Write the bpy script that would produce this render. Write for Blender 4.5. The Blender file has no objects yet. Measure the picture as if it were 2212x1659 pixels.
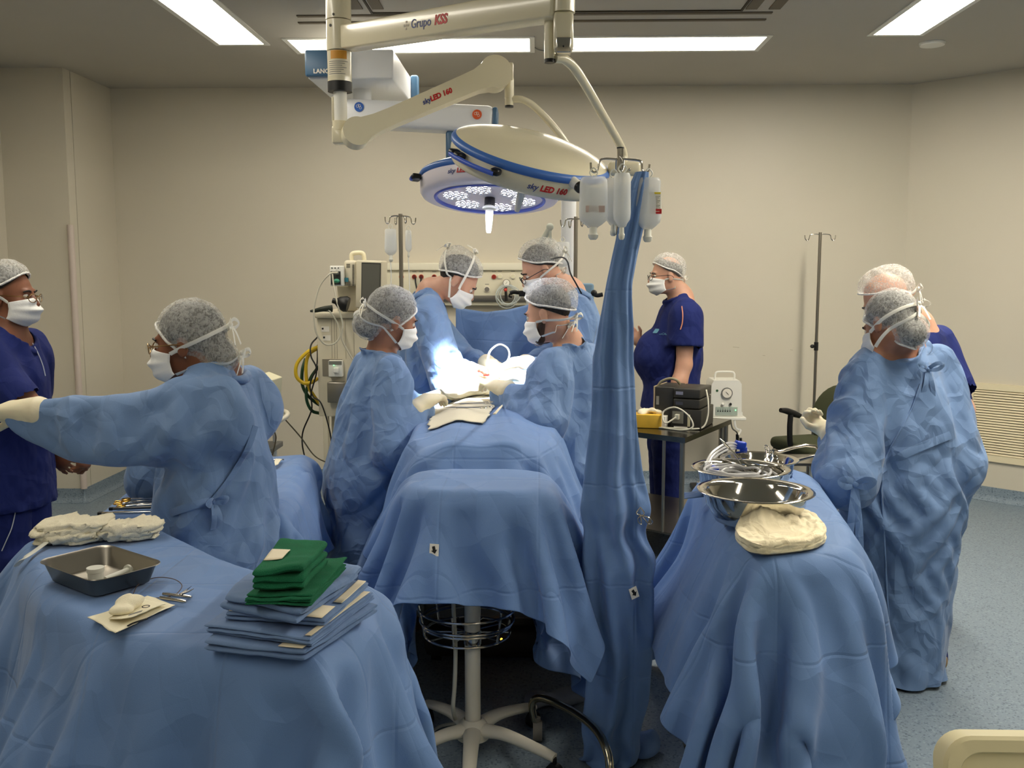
import bpy, bmesh, math, random, time
import numpy as np
from mathutils import Vector, Matrix, Euler
C = bpy.context.scene
# ---------- camera ----------
F = 2040.0; CAMZ = 1.6; PITCH = math.radians(6.52); YAW = math.radians(1.54)
cam_d = bpy.data.cameras.new('camera'); cam_d.sensor_width = 36.0; cam_d.lens = F / 2212 * 36.0
cam_d.clip_start = 0.05
cam = bpy.data.objects.new('camera', cam_d); C.collection.objects.link(cam); C.camera = cam
cam.location = (0, 0, CAMZ); cam.rotation_euler = (math.pi / 2 - PITCH, 0, YAW)
R3 = cam.rotation_euler.to_matrix()
# ---------- world / exposure ----------
wd = bpy.data.worlds.new('world'); C.world = wd; wd.use_nodes = True
wd.node_tree.nodes['Background'].inputs[0].default_value = (1.0, .93, .8, 1)
wd.node_tree.nodes['Background'].inputs[1].default_value = 0.05
C.view_settings.view_transform = 'Standard'; C.view_settings.look = 'None'
C.view_settings.exposure = 0.3; C.view_settings.gamma = 1.0; C.view_settings.use_curve_mapping = False
C.cycles.use_denoising = True
C.cycles.max_bounces = 7; C.cycles.diffuse_bounces = 4; C.cycles.transparent_max_bounces = 16; C.cycles.adaptive_threshold = 0.025
C.cycles.sample_clamp_indirect = 6.0; C.cycles.caustics_reflective = False; C.cycles.caustics_refractive = False

def ray(px, py):
    return R3 @ Vector(((px - 1106.0) / F, (829.5 - py) / F, -1.0))
def P(px, py, Y):                       # the point of the place seen at a pixel, at distance Y into the room
    d = ray(px, py); s = Y / d.y
    return Vector((d.x * s, Y, CAMZ + d.z * s))
def PZ(px, py, z):                      # ... at height z
    d = ray(px, py); s = (z - CAMZ) / d.z
    return Vector((d.x * s, d.y * s, z))
def PR(v):
    q = R3.transposed() @ (Vector(v) - Vector((0, 0, CAMZ)))
    return (round(1106 + F * q.x / -q.z), round(829.5 - F * q.y / -q.z))

# ---------- SDF meshing ----------
def cap(a, b, ra, rb=None, sq=None, k=0.02):   # tapered capsule, optionally squashed along a direction
    return ('c', np.array(a, float), np.array(b, float), ra, ra if rb is None else rb,
            None if sq is None else (np.array(Vector(sq[0]).normalized(), float), sq[1]), k)
def ell(c, r, M=None, k=0.02):
    return ('e', np.array(c, float), np.array(r, float), None if M is None else np.array(M, float), None, None, k)
def sdf_one(q, p):
    if q[0] == 'c':
        _, a, b, ra, rb, sq, k = q
        d = p - a
        if sq is not None:
            n, f = sq
            m = (a + b) / 2
            n = n - (b - a) * ((n @ (b - a)) / max((b - a) @ (b - a), 1e-9)) if (b - a) @ (b - a) > 1e-6 else n
            n = n / np.linalg.norm(n)
            d = d + (d @ n)[:, None] * n * (1 / f - 1)
        ab = b - a; L = max(ab @ ab, 1e-12)
        t = np.clip((d @ ab) / L, 0, 1)
        r = ra + (rb - ra) * t
        dd = np.linalg.norm(d - t[:, None] * ab, axis=1) - r
        return dd * (sq[1] if sq is not None else 1)
    _, c, r, M, _, _, k = q
    d = p - c
    if M is not None: d = d @ M          # columns of M = local axes
    e = d / r; l = np.linalg.norm(e, axis=1)
    g = np.linalg.norm(e / r, axis=1)
    return l * (l - 1) / np.maximum(g, 1e-9)
def sdf_eval(prims, p, cuts=()):
    out = None
    for q in prims:
        d = sdf_one(q, p); k = q[6]
        if out is None: out = d
        else:
            h = np.clip(.5 + .5 * (out - d) / k, 0, 1)
            out = out * (1 - h) + d * h - k * h * (1 - h)
    for c in cuts:
        if c[0] == 'plane':              # keep the side the normal points away from
            n = np.array(Vector(c[2]).normalized()); out = np.maximum(out, (p - np.array(c[1])) @ n)
        else:                            # smooth subtraction of a primitive
            d = -sdf_one(c[1], p); k = c[1][6]
            h = np.clip(.5 - .5 * (d - out) / k, 0, 1)
            out = d * (1 - h) + out * h + k * h * (1 - h)
    return out
def sdf_mesh(prims, h, cuts=(), extra=None):
    lo = np.full(3, 1e9); hi = -lo
    for q in prims:
        if q[0] == 'c':
            R = max(q[3], q[4]); a = np.minimum(q[1], q[2]) - R; b = np.maximum(q[1], q[2]) + R
        else:
            R = q[2].max(); a = q[1] - R; b = q[1] + R
        lo = np.minimum(lo, a); hi = np.maximum(hi, b)
    lo -= .04; hi += .04
    f = (lambda p: sdf_eval(prims, p, cuts)) if extra is None else (lambda p: extra(p, sdf_eval(prims, p, cuts)))
    lev = 3; n = np.ceil((hi - lo) / (h * 2 ** lev)).astype(int)
    g = np.stack(np.meshgrid(*[np.arange(k) for k in n], indexing='ij'), -1).reshape(-1, 3)
    off8 = np.array([[i, j, k] for i in (0, 1) for j in (0, 1) for k in (0, 1)])
    for l in range(lev, 0, -1):
        s = h * 2 ** l
        d = f(lo + (g + .5) * s)
        g = g[np.abs(d) < s * 1.05 + (.02 if l == lev else 0.006)]
        g = (g[:, None, :] * 2 + off8[None]).reshape(-1, 3)
    N = (n * 2 ** lev + 2).astype(np.int64)
    key = lambda q: (q[..., 0] * N[1] + q[..., 1]) * N[2] + q[..., 2]
    cor = (g[:, None, :] + off8[None]); ck = key(cor)
    uk, inv = np.unique(ck.reshape(-1), return_inverse=True)
    up = np.stack([uk // (N[1] * N[2]), (uk // N[2]) % N[1], uk % N[2]], -1)
    val = f(lo + up * h); cv = val[inv].reshape(-1, 8)
    sgn = cv < 0; act = sgn.any(1) & ~sgn.all(1)
    g = g[act]; cv = cv[act]; sgn = sgn[act]
    edges = [(a, b) for a in range(8) for b in range(a + 1, 8) if np.abs(off8[a] - off8[b]).sum() == 1]
    acc = np.zeros((len(g), 3)); cnt = np.zeros(len(g))
    for a, b in edges:
        m = sgn[:, a] != sgn[:, b]
        t = cv[:, a] / np.where(m, cv[:, a] - cv[:, b], 1)
        pt = off8[a] + t[:, None] * (off8[b] - off8[a])
        acc += np.where(m[:, None], pt, 0); cnt += m
    V = lo + (g + acc / cnt[:, None]) * h
    gk = key(g); order = np.argsort(gk); gs = gk[order]
    def look(q):
        kk = key(q); i = np.clip(np.searchsorted(gs, kk), 0, len(gs) - 1)
        return np.where(gs[i] == kk, order[i], -1)
    quads = []
    for ax in range(3):
        u, v = (ax + 1) % 3, (ax + 2) % 3
        eu = np.eye(3, dtype=int)[u]; ev = np.eye(3, dtype=int)[v]
        b = int(np.where((off8 == np.eye(3, dtype=int)[ax]).all(1))[0][0])
        m = sgn[:, 0] != sgn[:, b]
        idx = np.nonzero(m)[0]; q = g[idx]
        i0 = idx; i1 = look(q - eu); i2 = look(q - eu - ev); i3 = look(q - ev)
        ok = (i1 >= 0) & (i2 >= 0) & (i3 >= 0)
        Q = np.stack([i0, i1, i2, i3], -1)[ok]; s0 = sgn[idx, 0][ok]
        Q[~s0] = Q[~s0][:, ::-1]
        quads.append(Q)
    return V, np.concatenate(quads)
def quad_edges(Q):
    Q = np.asarray(Q)
    e = np.concatenate([Q[:, [0, 1]], Q[:, [1, 2]], Q[:, [2, 3]], Q[:, [3, 0]]]); e.sort(axis=1)
    e = np.unique(e, axis=0)
    d = np.concatenate([Q[:, [0, 2]], Q[:, [1, 3]]]); d.sort(axis=1)
    return e, np.unique(d, axis=0)
def bend_pairs(V, Q):                   # vertices two apart through a shared edge of two quads
    Q = np.asarray(Q); rec = []
    for a in range(4):
        rec.append(np.stack([Q[:, a], Q[:, (a + 1) % 4], Q[:, (a + 3) % 4], Q[:, (a + 2) % 4]], -1))
    r = np.concatenate(rec)             # edge (v0,v1), opposite (v3 next to v0, v2 next to v1)
    lo = np.minimum(r[:, 0], r[:, 1]); hi = np.maximum(r[:, 0], r[:, 1]); sw = r[:, 0] > r[:, 1]
    o0 = np.where(sw, r[:, 3], r[:, 2]); o1 = np.where(sw, r[:, 2], r[:, 3])
    k = lo.astype(np.int64) * (len(V) + 1) + hi; s = np.argsort(k, kind='stable'); k = k[s]; o0 = o0[s]; o1 = o1[s]
    m = np.nonzero(k[1:] == k[:-1])[0]
    b = np.concatenate([np.stack([o0[m], o0[m + 1]], -1), np.stack([o1[m], o1[m + 1]], -1)])
    b = b[b[:, 0] != b[:, 1]]; b.sort(axis=1)
    return np.unique(b, axis=0)
def pbd(V, Q, collide=None, pins=None, grow=1.05, steps=30, iters=10, g=9.8, dt=1 / 30, damp=.9, bend=.25, bend2=.1, shear=.5,
        rest=None, goal=None, floor=None, th=.004, sub=1, fric=.8):
    V = np.array(V, float); n = len(V); X0 = V.copy() if rest is None else np.array(rest, float)
    e, d = quad_edges(Q); b = bend_pairs(V, Q)
    nb = {}
    for i_, j_ in b.tolist(): nb.setdefault(i_, []).append(j_); nb.setdefault(j_, []).append(i_)
    b2 = []
    for i_, js in nb.items():
        for j_ in js:
            for k_ in nb[j_]:
                if k_ > i_ and (X0[i_] - X0[j_]) @ (X0[k_] - X0[j_]) < -.8 * np.linalg.norm(X0[i_] - X0[j_]) * np.linalg.norm(X0[k_] - X0[j_]): b2.append((i_, k_))
    b2 = np.array(b2 or [(0, 1)])
    E = np.concatenate([e, d, b, b2]); K = np.concatenate([np.ones(len(e)), np.full(len(d), shear), np.full(len(b), bend), np.full(len(b2), bend2)])
    gr = grow if np.isscalar(grow) else grow((X0[E[:, 0]] + X0[E[:, 1]]) / 2, X0[E[:, 0]] - X0[E[:, 1]])
    L = np.linalg.norm(X0[E[:, 0]] - X0[E[:, 1]], axis=1) * gr
    w = np.ones(n) if pins is None else (1.0 - pins.astype(float))
    wa = w[E[:, 0]]; wb = w[E[:, 1]]; ws = np.maximum(wa + wb, 1e-9)
    deg = np.bincount(E[:, 0], weights=K, minlength=n) + np.bincount(E[:, 1], weights=K, minlength=n); deg = np.maximum(deg, 1e-6)
    om = 1.7
    vel = np.zeros_like(V); G0 = V.copy()
    ia, ib = E[:, 0], E[:, 1]
    def coll(X, prev):
        if floor is not None:
            m = X[:, 2] < floor + th; X[m, 2] = floor + th; X[m, :2] = prev[m, :2] + (X[m, :2] - prev[m, :2]) * .3
        if collide is not None:
            dd = collide(X); m = np.nonzero((dd < th) & (w > 0))[0]
            if len(m):
                q = X[m]; ep = 1e-3; gx = np.stack([collide(q + ep * a) - collide(q - ep * a) for a in np.eye(3)], -1)
                gx /= np.maximum(np.linalg.norm(gx, axis=1), 1e-9)[:, None]
                mv = (q - prev[m]); tn = mv - (mv * gx).sum(1)[:, None] * gx
                X[m] = q + gx * (th - dd[m])[:, None] - tn * fric
        return X
    for s in range(steps):
        prev = V.copy()
        vel[:, 2] -= g * dt; vel *= damp
        V = V + vel * dt * w[:, None]
        for it in range(iters):
            dv = V[ia] - V[ib]; l = np.sqrt((dv * dv).sum(1)) + 1e-9
            c = (K * (l - L) / l / ws)[:, None] * dv
            acc = np.empty_like(V)
            for a in range(3):
                acc[:, a] = np.bincount(ib, weights=c[:, a] * wb, minlength=n) - np.bincount(ia, weights=c[:, a] * wa, minlength=n)
            V += acc * (om / deg)[:, None]
            if goal is not None: V += (G0 - V) * goal[:, None]
            if it == iters // 2: V = coll(V, prev)
        V = coll(V, prev)
        vel = (V - prev) / dt
        mx = np.linalg.norm(vel, axis=1); sc = np.minimum(1, 2.0 / np.maximum(mx, 1e-9)); vel *= sc[:, None]
    return V
def noise3(p, scale, seed=0):           # smooth value noise in -1..1
    p = np.asarray(p) * scale + seed * 17.31; i = np.floor(p).astype(np.int64); f = p - i; f = f * f * (3 - 2 * f)
    out = 0
    for dx in (0, 1):
        for dy in (0, 1):
            for dz in (0, 1):
                h = ((i[:, 0] + dx) * 73856093) ^ ((i[:, 1] + dy) * 19349663) ^ ((i[:, 2] + dz) * 83492791)
                h = (h ^ (h >> 13)) * 1274126177; r = ((h ^ (h >> 16)) & 0xffff) / 32767.5 - 1
                out = out + r * (f[:, 0] if dx else 1 - f[:, 0]) * (f[:, 1] if dy else 1 - f[:, 1]) * (f[:, 2] if dz else 1 - f[:, 2])
    return out
# ---------- materials ----------
def lin(c):
    return tuple((x / 12.92 if x <= .04045 else ((x + .055) / 1.055) ** 2.4) for x in [v / 255 for v in c])
MATS = {}
def mat(name, rgb, rough=.5, metal=0., bump=None, vary=None, trans=0., alpha=1., emit=None, coat=0., ior=1.45, sheen=0., sss=0., cloth=None, grain=0., fold=0.):
    if name in MATS: return MATS[name]
    m = bpy.data.materials.new(name); m.use_nodes = True; MATS[name] = m
    nt = m.node_tree; N = nt.nodes; L = nt.links; b = N['Principled BSDF']
    col = (*lin(rgb), 1); b.inputs['Base Color'].default_value = col
    b.inputs['Roughness'].default_value = rough; b.inputs['Metallic'].default_value = metal
    b.inputs['IOR'].default_value = ior; b.inputs['Coat Weight'].default_value = coat; b.inputs['Coat Roughness'].default_value = .1
    b.inputs['Transmission Weight'].default_value = trans; b.inputs['Alpha'].default_value = alpha
    b.inputs['Sheen Weight'].default_value = sheen
    if sss: b.inputs['Subsurface Weight'].default_value = sss; b.inputs['Subsurface Radius'].default_value = (.01, .004, .002)
    if emit: b.inputs['Emission Color'].default_value = (*lin(emit[0]), 1); b.inputs['Emission Strength'].default_value = emit[1]
    tc = N.new('ShaderNodeTexCoord')
    def noise(scale, detail=2., rough_=.5, dist=0.):
        n = N.new('ShaderNodeTexNoise'); n.inputs['Scale'].default_value = scale; n.inputs['Detail'].default_value = detail
        n.inputs['Roughness'].default_value = rough_; n.inputs['Distortion'].default_value = dist
        L.new(tc.outputs['Object'], n.inputs['Vector']); return n.outputs['Fac']
    def math_(op, a, b_=None, clamp=False):
        n = N.new('ShaderNodeMath'); n.operation = op; n.use_clamp = clamp
        for i, x in enumerate((a, b_)):
            if x is None: continue
            if isinstance(x, (int, float)): n.inputs[i].default_value = x
            else: L.new(x, n.inputs[i])
        return n.outputs[0]
    if vary:                             # (scale, amount): gentle colour variation of the stuff itself
        r = N.new('ShaderNodeValToRGB'); r.color_ramp.elements[0].position = .3; r.color_ramp.elements[1].position = .7
        a = vary[1]; r.color_ramp.elements[0].color = tuple(x * (1 - a) for x in col[:3]) + (1,)
        r.color_ramp.elements[1].color = tuple(min(1, x * (1 + a)) for x in col[:3]) + (1,)
        L.new(noise(vary[0], 3), r.inputs['Fac']); L.new(r.outputs['Color'], b.inputs['Base Color'])
    h = None
    if bump: h = math_('MULTIPLY', noise(bump[0], 3), bump[1])
    if cloth:                            # crisp creases of non-woven cloth
        def crease(scale, amp, rot, seed, st):  # facets meeting in straight sharp folds
            mp = N.new('ShaderNodeMapping'); mp.inputs['Rotation'].default_value = rot; mp.inputs['Scale'].default_value = st; mp.inputs['Location'].default_value = (seed, seed * 2, 0)
            L.new(tc.outputs['Object'], mp.inputs[0])
            nz = N.new('ShaderNodeTexNoise'); nz.inputs['Scale'].default_value = scale * .7; nz.inputs['Detail'].default_value = 1; L.new(mp.outputs[0], nz.inputs['Vector'])
            mx = N.new('ShaderNodeMix'); mx.data_type = 'VECTOR'; mx.inputs[0].default_value = .12; L.new(mp.outputs[0], mx.inputs[4]); L.new(nz.outputs['Color'], mx.inputs[5])
            v = N.new('ShaderNodeTexVoronoi'); v.feature = 'F1'; v.distance = 'MANHATTAN'; v.inputs['Scale'].default_value = scale; L.new(mx.outputs[1], v.inputs['Vector'])
            return math_('MULTIPLY', v.outputs['Distance'], amp)
        s1, a1, s2, a2 = cloth
        c = crease(s1, a1, (.3, .8, .4), 1.3, (1, 1, .6))
        c = math_('ADD', c, crease(s2, a2, (1.2, .2, 2.0), 4.1, (1, .6, 1)))
        if fold:                         # straight pressed fold lines
            sp = N.new('ShaderNodeSeparateXYZ'); L.new(tc.outputs['Object'], sp.inputs[0])
            for ax in ('X', 'Z', 'Y'):
                fr_ = math_('FRACT', math_('DIVIDE', math_('ADD', sp.outputs[ax], 10.07), fold)); g_ = math_('MINIMUM', math_('ABSOLUTE', math_('SUBTRACT', fr_, .5)), .02)
                c = math_('ADD', c, math_('MULTIPLY', g_, 9.0))
        c = math_('ADD', c, math_('MULTIPLY', noise(500, 1), .03))
        h = c if h is None else math_('ADD', h, c)
    if grain: h = math_('MULTIPLY', noise(700, 1), grain) if h is None else math_('ADD', h, math_('MULTIPLY', noise(700, 1), grain))
    if h is not None:
        bp = N.new('ShaderNodeBump'); bp.inputs['Strength'].default_value = 1.0; bp.inputs['Distance'].default_value = .01
        L.new(h, bp.inputs['Height']); L.new(bp.outputs['Normal'], b.inputs['Normal'])
    return m
def veil(name, rgb, cover, scale=60., stretch=(1, 1, 1)):   # thin fibrous cloth that lets part of what is below show
    m = bpy.data.materials.new(name); m.use_nodes = True; nt = m.node_tree; N = nt.nodes; L = nt.links
    b = N['Principled BSDF']; b.inputs['Base Color'].default_value = (*lin(rgb), 1); b.inputs['Roughness'].default_value = .8
    tc = N.new('ShaderNodeTexCoord'); mp = N.new('ShaderNodeMapping'); mp.inputs['Scale'].default_value = stretch
    n1 = N.new('ShaderNodeTexNoise'); n1.inputs['Scale'].default_value = scale; n1.inputs['Detail'].default_value = 3; n1.inputs['Roughness'].default_value = .7
    n2 = N.new('ShaderNodeTexNoise'); n2.inputs['Scale'].default_value = scale * .22; n2.inputs['Detail'].default_value = 2; n2.inputs['Distortion'].default_value = 1.5
    L.new(tc.outputs['Object'], mp.inputs[0]); L.new(mp.outputs[0], n1.inputs['Vector']); L.new(tc.outputs['Object'], n2.inputs['Vector'])
    ad = N.new('ShaderNodeMath'); ad.operation = 'ADD'; L.new(n1.outputs['Fac'], ad.inputs[0]); L.new(n2.outputs['Fac'], ad.inputs[1])
    r = N.new('ShaderNodeMapRange'); r.inputs[1].default_value = .75; r.inputs[2].default_value = 1.25
    r.inputs[3].default_value = max(0, cover - .15); r.inputs[4].default_value = min(1, cover + .2)
    L.new(ad.outputs[0], r.inputs[0]); L.new(r.outputs[0], b.inputs['Alpha'])
    bp = N.new('ShaderNodeBump'); bp.inputs['Distance'].default_value = .004; L.new(n2.outputs['Fac'], bp.inputs['Height']); L.new(bp.outputs['Normal'], b.inputs['Normal'])
    return m
GOWN = mat('gown_blue', (108, 138, 182), .72, cloth=(5, 3.3, 12, 1.0), sheen=.15)
DRAPE = mat('drape_blue', (102, 135, 186), .7, cloth=(2.6, 4.6, 6.5, 1.1), sheen=.15, fold=.31)
SCRUB = mat('scrub_navy', (11, 30, 98), .85, cloth=(5, 2, 11, .6), grain=.04)
CREAM = mat('cream_enamel', (226, 218, 190), .25, coat=.4)
WHITEP = mat('white_plastic', (235, 234, 226), .35)
BEIGEP = mat('beige_plastic', (214, 206, 182), .45)
GREYP = mat('grey_plastic', (120, 120, 115), .5)
BLACKP = mat('black_plastic', (18, 18, 19), .45)
STEEL = mat('stainless_steel', (200, 196, 188), .16, 1.0)
BRUSHED = mat('brushed_steel', (150, 145, 135), .35, 1.0)
LATEX = mat('latex_glove', (236, 226, 196), .5, sss=.1, bump=(60, .05))
MASKM = mat('mask_white', (238, 238, 236), .8, bump=(120, .05))
TIE = mat('tie_white', (240, 238, 228), .8)
TOWELC = mat('cream_towel', (232, 224, 200), .9, bump=(90, .12), grain=.1)
BLUEP = mat('steel_blue_plastic', (72, 108, 140), .35)
RIMB = mat('blue_rim', (66, 112, 190), .35)
GOLD = mat('gold_plate', (200, 150, 60), .25, 1.0)
RED = mat('red_ink', (190, 24, 28), .5)
NAVYI = mat('navy_ink', (62, 74, 132), .5)
BLACKI = mat('black_ink', (20, 20, 20), .6)
PAPER = mat('paper_white', (238, 234, 222), .7)

# ---------- mesh building ----------
def frame(axis, up=(0, 0, 1)):           # 3x3 with columns x, y, z; z along axis
    z = Vector(axis).normalized(); u = Vector(up)
    if abs(z.dot(u.normalized())) > .99: u = Vector((0, 1, 0))
    x = u.cross(z).normalized(); y = z.cross(x)
    return Matrix((x, y, z)).transposed()
def M4(loc=(0, 0, 0), rot=None, sc=None):
    m = Matrix.Translation(Vector(loc))
    if rot is not None:
        m = m @ (rot.to_4x4() if isinstance(rot, Matrix) else Euler(rot).to_matrix().to_4x4())
    if sc is not None: m = m @ Matrix.Diagonal((*sc, 1))
    return m
def smooth_path(pts, n=8):
    pts = [Vector(p) for p in pts]
    if len(pts) < 3: return pts
    q = [pts[0] * 2 - pts[1]] + pts + [pts[-1] * 2 - pts[-2]]; out = []
    for i in range(1, len(q) - 2):
        for k in range(n):
            t = k / n; a, b, c, d = q[i - 1], q[i], q[i + 1], q[i + 2]
            out.append(.5 * ((2 * b) + (c - a) * t + (2 * a - 5 * b + 4 * c - d) * t * t + (3 * b - a - 3 * c + d) * t ** 3))
    out.append(pts[-1]); return out
class MB:
    def __init__(s): s.v = []; s.f = []; s.m = []; s.mats = []; s.cur = 0
    def use(s, m):
        if m not in s.mats: s.mats.append(m)
        s.cur = s.mats.index(m); return s
    def add(s, v, f):
        o = len(s.v); s.v += [tuple(x) for x in v]; s.f += [tuple(i + o for i in q) for q in f]; s.m += [s.cur] * len(f); return s
    def box(s, c, size, rot=None, bev=0.):
        M = M4(c, rot); a, b, d = [x / 2 for x in size]
        if bev <= 0:
            v = [M @ Vector((x, y, z)) for x in (-a, a) for y in (-b, b) for z in (-d, d)]
            return s.add(v, [(0, 1, 3, 2), (4, 6, 7, 5), (0, 4, 5, 1), (2, 3, 7, 6), (0, 2, 6, 4), (1, 5, 7, 3)])
        bm = bmesh.new(); bmesh.ops.create_cube(bm, size=1, matrix=Matrix.Diagonal((*size, 1)))
        bmesh.ops.bevel(bm, geom=bm.edges[:], offset=min(bev, min(size) * .49), segments=3, profile=.5, affect='EDGES')
        bm.transform(M); s.bm(bm); return s
    def bm(s, bm):
        bm.verts.index_update(); s.add([v.co[:] for v in bm.verts], [[v.index for v in f.verts] for f in bm.faces]); bm.free(); return s
    def tube(s, pts, r, n=10, closed=False, smooth=True, flat=None, caps=True, k=8):
        pts = smooth_path(pts, k) if smooth and len(pts) > 2 else [Vector(p) for p in pts]
        if closed: pts = pts[:-1] if (pts[0] - pts[-1]).length < 1e-6 else pts
        m = len(pts); T = []
        for i in range(m):
            a = pts[i - 1] if (i > 0 or closed) else pts[i]; b = pts[(i + 1) % m] if (i < m - 1 or closed) else pts[i]
            T.append((b - a).normalized() if (b - a).length > 1e-9 else Vector((0, 0, 1)))
        up = Vector(flat[0](pts[0]) if callable(flat[0]) else flat[0]) if flat else (Vector((0, 0, 1)) if abs(T[0].z) < .9 else Vector((1, 0, 0)))
        u = (up - T[0] * up.dot(T[0])).normalized(); v = []
        for i in range(m):
            if flat: u = Vector(flat[0](pts[i])) if callable(flat[0]) else up
            u = (u - T[i] * u.dot(T[i])).normalized(); w = T[i].cross(u)
            ri = r[min(i * len(r) // m, len(r) - 1)] if isinstance(r, (list, tuple)) else r
            if isinstance(r, (list, tuple)):
                q = i / (m - 1) * (len(r) - 1); j = min(int(q), len(r) - 2); ri = r[j] + (r[j + 1] - r[j]) * (q - j)
            ru = ri * (flat[1] if flat else 1)
            for k_ in range(n):
                a = 2 * math.pi * k_ / n; v.append(pts[i] + u * math.cos(a) * ru + w * math.sin(a) * ri)
        f = [(i * n + j, i * n + (j + 1) % n, ((i + 1) % m) * n + (j + 1) % n, ((i + 1) % m) * n + j) for i in range(m if closed else m - 1) for j in range(n)]
        if not closed and caps: f += [tuple(range(n))[::-1], tuple((m - 1) * n + j for j in range(n))]
        return s.add(v, f)
    def cyl(s, a, b, r, r2=None, n=24): return s.tube([a, b], [r, r if r2 is None else r2], n, smooth=False)
    def lathe(s, prof, M=None, n=40, cap0=False, cap1=False):
        M = M or Matrix(); v = []; f = []
        for r, z in prof:
            for j in range(n):
                a = 2 * math.pi * j / n; v.append(M @ Vector((r * math.cos(a), r * math.sin(a), z)))
        for i in range(len(prof) - 1):
            for j in range(n): f.append((i * n + j, i * n + (j + 1) % n, (i + 1) * n + (j + 1) % n, (i + 1) * n + j))
        if cap0: f.append(tuple(range(n))[::-1])
        if cap1: f.append(tuple((len(prof) - 1) * n + j for j in range(n)))
        return s.add(v, f)
    def ball(s, c, r, n=16, M=None):
        r = (r, r, r) if isinstance(r, (int, float)) else r
        prof = [(math.sin(math.pi * i / n) + 1e-5, -math.cos(math.pi * i / n)) for i in range(n + 1)]
        return s.lathe(prof, Matrix.Translation(Vector(c)) @ (M.to_4x4() if M else Matrix()) @ Matrix.Diagonal((*r, 1)), n * 2)
    def prism(s, pts, h, M=None, bev=0.):  # outline in local xy, extruded along local z from 0 to h
        M = M or Matrix(); n = len(pts)
        if bev:
            bm = bmesh.new(); vs = [bm.verts.new((x, y, 0)) for x, y in pts]; fc = bm.faces.new(vs)
            r = bmesh.ops.extrude_face_region(bm, geom=[fc]); bmesh.ops.translate(bm, vec=(0, 0, h), verts=[x for x in r['geom'] if isinstance(x, bmesh.types.BMVert)])
            bmesh.ops.recalc_face_normals(bm, faces=bm.faces[:])
            es = [e for e in bm.edges if abs(e.verts[0].co.z - e.verts[1].co.z) < 1e-9]
            bmesh.ops.bevel(bm, geom=es, offset=bev, segments=3, profile=.5, affect='EDGES'); bm.transform(M); return s.bm(bm)
        v = [M @ Vector((x, y, 0)) for x, y in pts] + [M @ Vector((x, y, h)) for x, y in pts]
        return s.add(v, [tuple(range(n))[::-1], tuple(range(n, 2 * n))] + [(i, (i + 1) % n, n + (i + 1) % n, n + i) for i in range(n)])
    def grid(s, fn, nu, nv, cu=False):
        v = [fn(i / (nu if cu else nu - 1), j / (nv - 1)) for j in range(nv) for i in range(nu)]
        f = [(j * nu + i, j * nu + (i + 1) % nu, (j + 1) * nu + (i + 1) % nu, (j + 1) * nu + i) for j in range(nv - 1) for i in range(nu if cu else nu - 1)]
        return s.add(v, f)
    def build(s, name, m=None, parent=None, ang=40, **kw):
        me = bpy.data.meshes.new(name); me.from_pydata(s.v, [], s.f)
        for q in (s.mats if m is None else [m]): me.materials.append(q)
        if m is None: me.polygons.foreach_set('material_index', s.m)
        return link(name, me, parent, ang=ang, **kw)
def link(name, me, parent=None, ang=40, solid=0., sub=0, fixn=False):
    o = bpy.data.objects.new(name, me); C.collection.objects.link(o)
    me.validate()
    if fixn:
        bm = bmesh.new(); bm.from_mesh(me); bmesh.ops.recalc_face_normals(bm, faces=bm.faces[:]); bm.to_mesh(me); bm.free()
    me.polygons.foreach_set('use_smooth', [ang > 0] * len(me.polygons))
    if 0 < ang < 180: me.set_sharp_from_angle(angle=math.radians(ang))
    if parent is not None:
        o.parent = parent
        loc = Vector(); q = parent
        while q is not None: loc += q.location; q = q.parent
        o.location = -loc if not parent.get('_local') else (0, 0, 0)
        if parent.get('_local'): o['_local'] = 1
    if solid: md = o.modifiers.new('thickness', 'SOLIDIFY'); md.thickness = solid; md.offset = 1
    if sub: md = o.modifiers.new('smooth', 'SUBSURF'); md.levels = 0; md.render_levels = sub
    return o
def vq(name, V, Q, m, parent=None, **kw):
    me = bpy.data.meshes.new(name); me.from_pydata(np.asarray(V).tolist(), [], np.asarray(Q).tolist()); me.materials.append(m)
    return link(name, me, parent, **kw)
def tag(o, label, cat, group=None):
    o['label'] = label; o['category'] = cat
    if group: o['group'] = group
    return o
def thing(name, label, cat, loc=(0, 0, 0), group=None, rot=None, local=False):
    o = bpy.data.objects.new(name, None); o.empty_display_size = .05; C.collection.objects.link(o); o.location = loc
    if local: o['_local'] = 1
    if rot: o.rotation_euler = rot
    return tag(o, label, cat, group)
def struct(o): o['kind'] = 'structure'; return o
def dup(o, loc=None, rot=None, label=None, group=None, parent=None):
    c = o.copy(); C.collection.objects.link(c)
    if parent is not None: c.parent = parent
    if loc is not None: c.location = loc
    if rot is not None: c.rotation_euler = rot
    if label: c['label'] = label
    if group: c['group'] = group
    for ch in list(o.children): dup(ch, parent=c)
    return c
def text(s, size, M, m, parent, name='lettering', ext=.0004, shear=0., bold=0.):
    cu = bpy.data.curves.new(name, 'FONT'); cu.body = s; cu.size = size; cu.extrude = ext; cu.shear = shear; cu.offset = bold
    cu.align_x = 'CENTER'; cu.align_y = 'CENTER'; cu.resolution_u = 3
    o = bpy.data.objects.new(name, cu); C.collection.objects.link(o)
    me = bpy.data.meshes.new_from_object(o.evaluated_get(bpy.context.evaluated_depsgraph_get()))
    bpy.data.objects.remove(o); me.transform(M); me.materials.clear(); me.materials.append(m)
    return link(name, me, parent, ang=0)
def face_m(pos, right, up):              # matrix whose x runs along right, y along up
    x = Vector(right).normalized(); z = x.cross(Vector(up)).normalized(); y = z.cross(x)
    return M4(pos, Matrix((x, y, z)).transposed())
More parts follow.
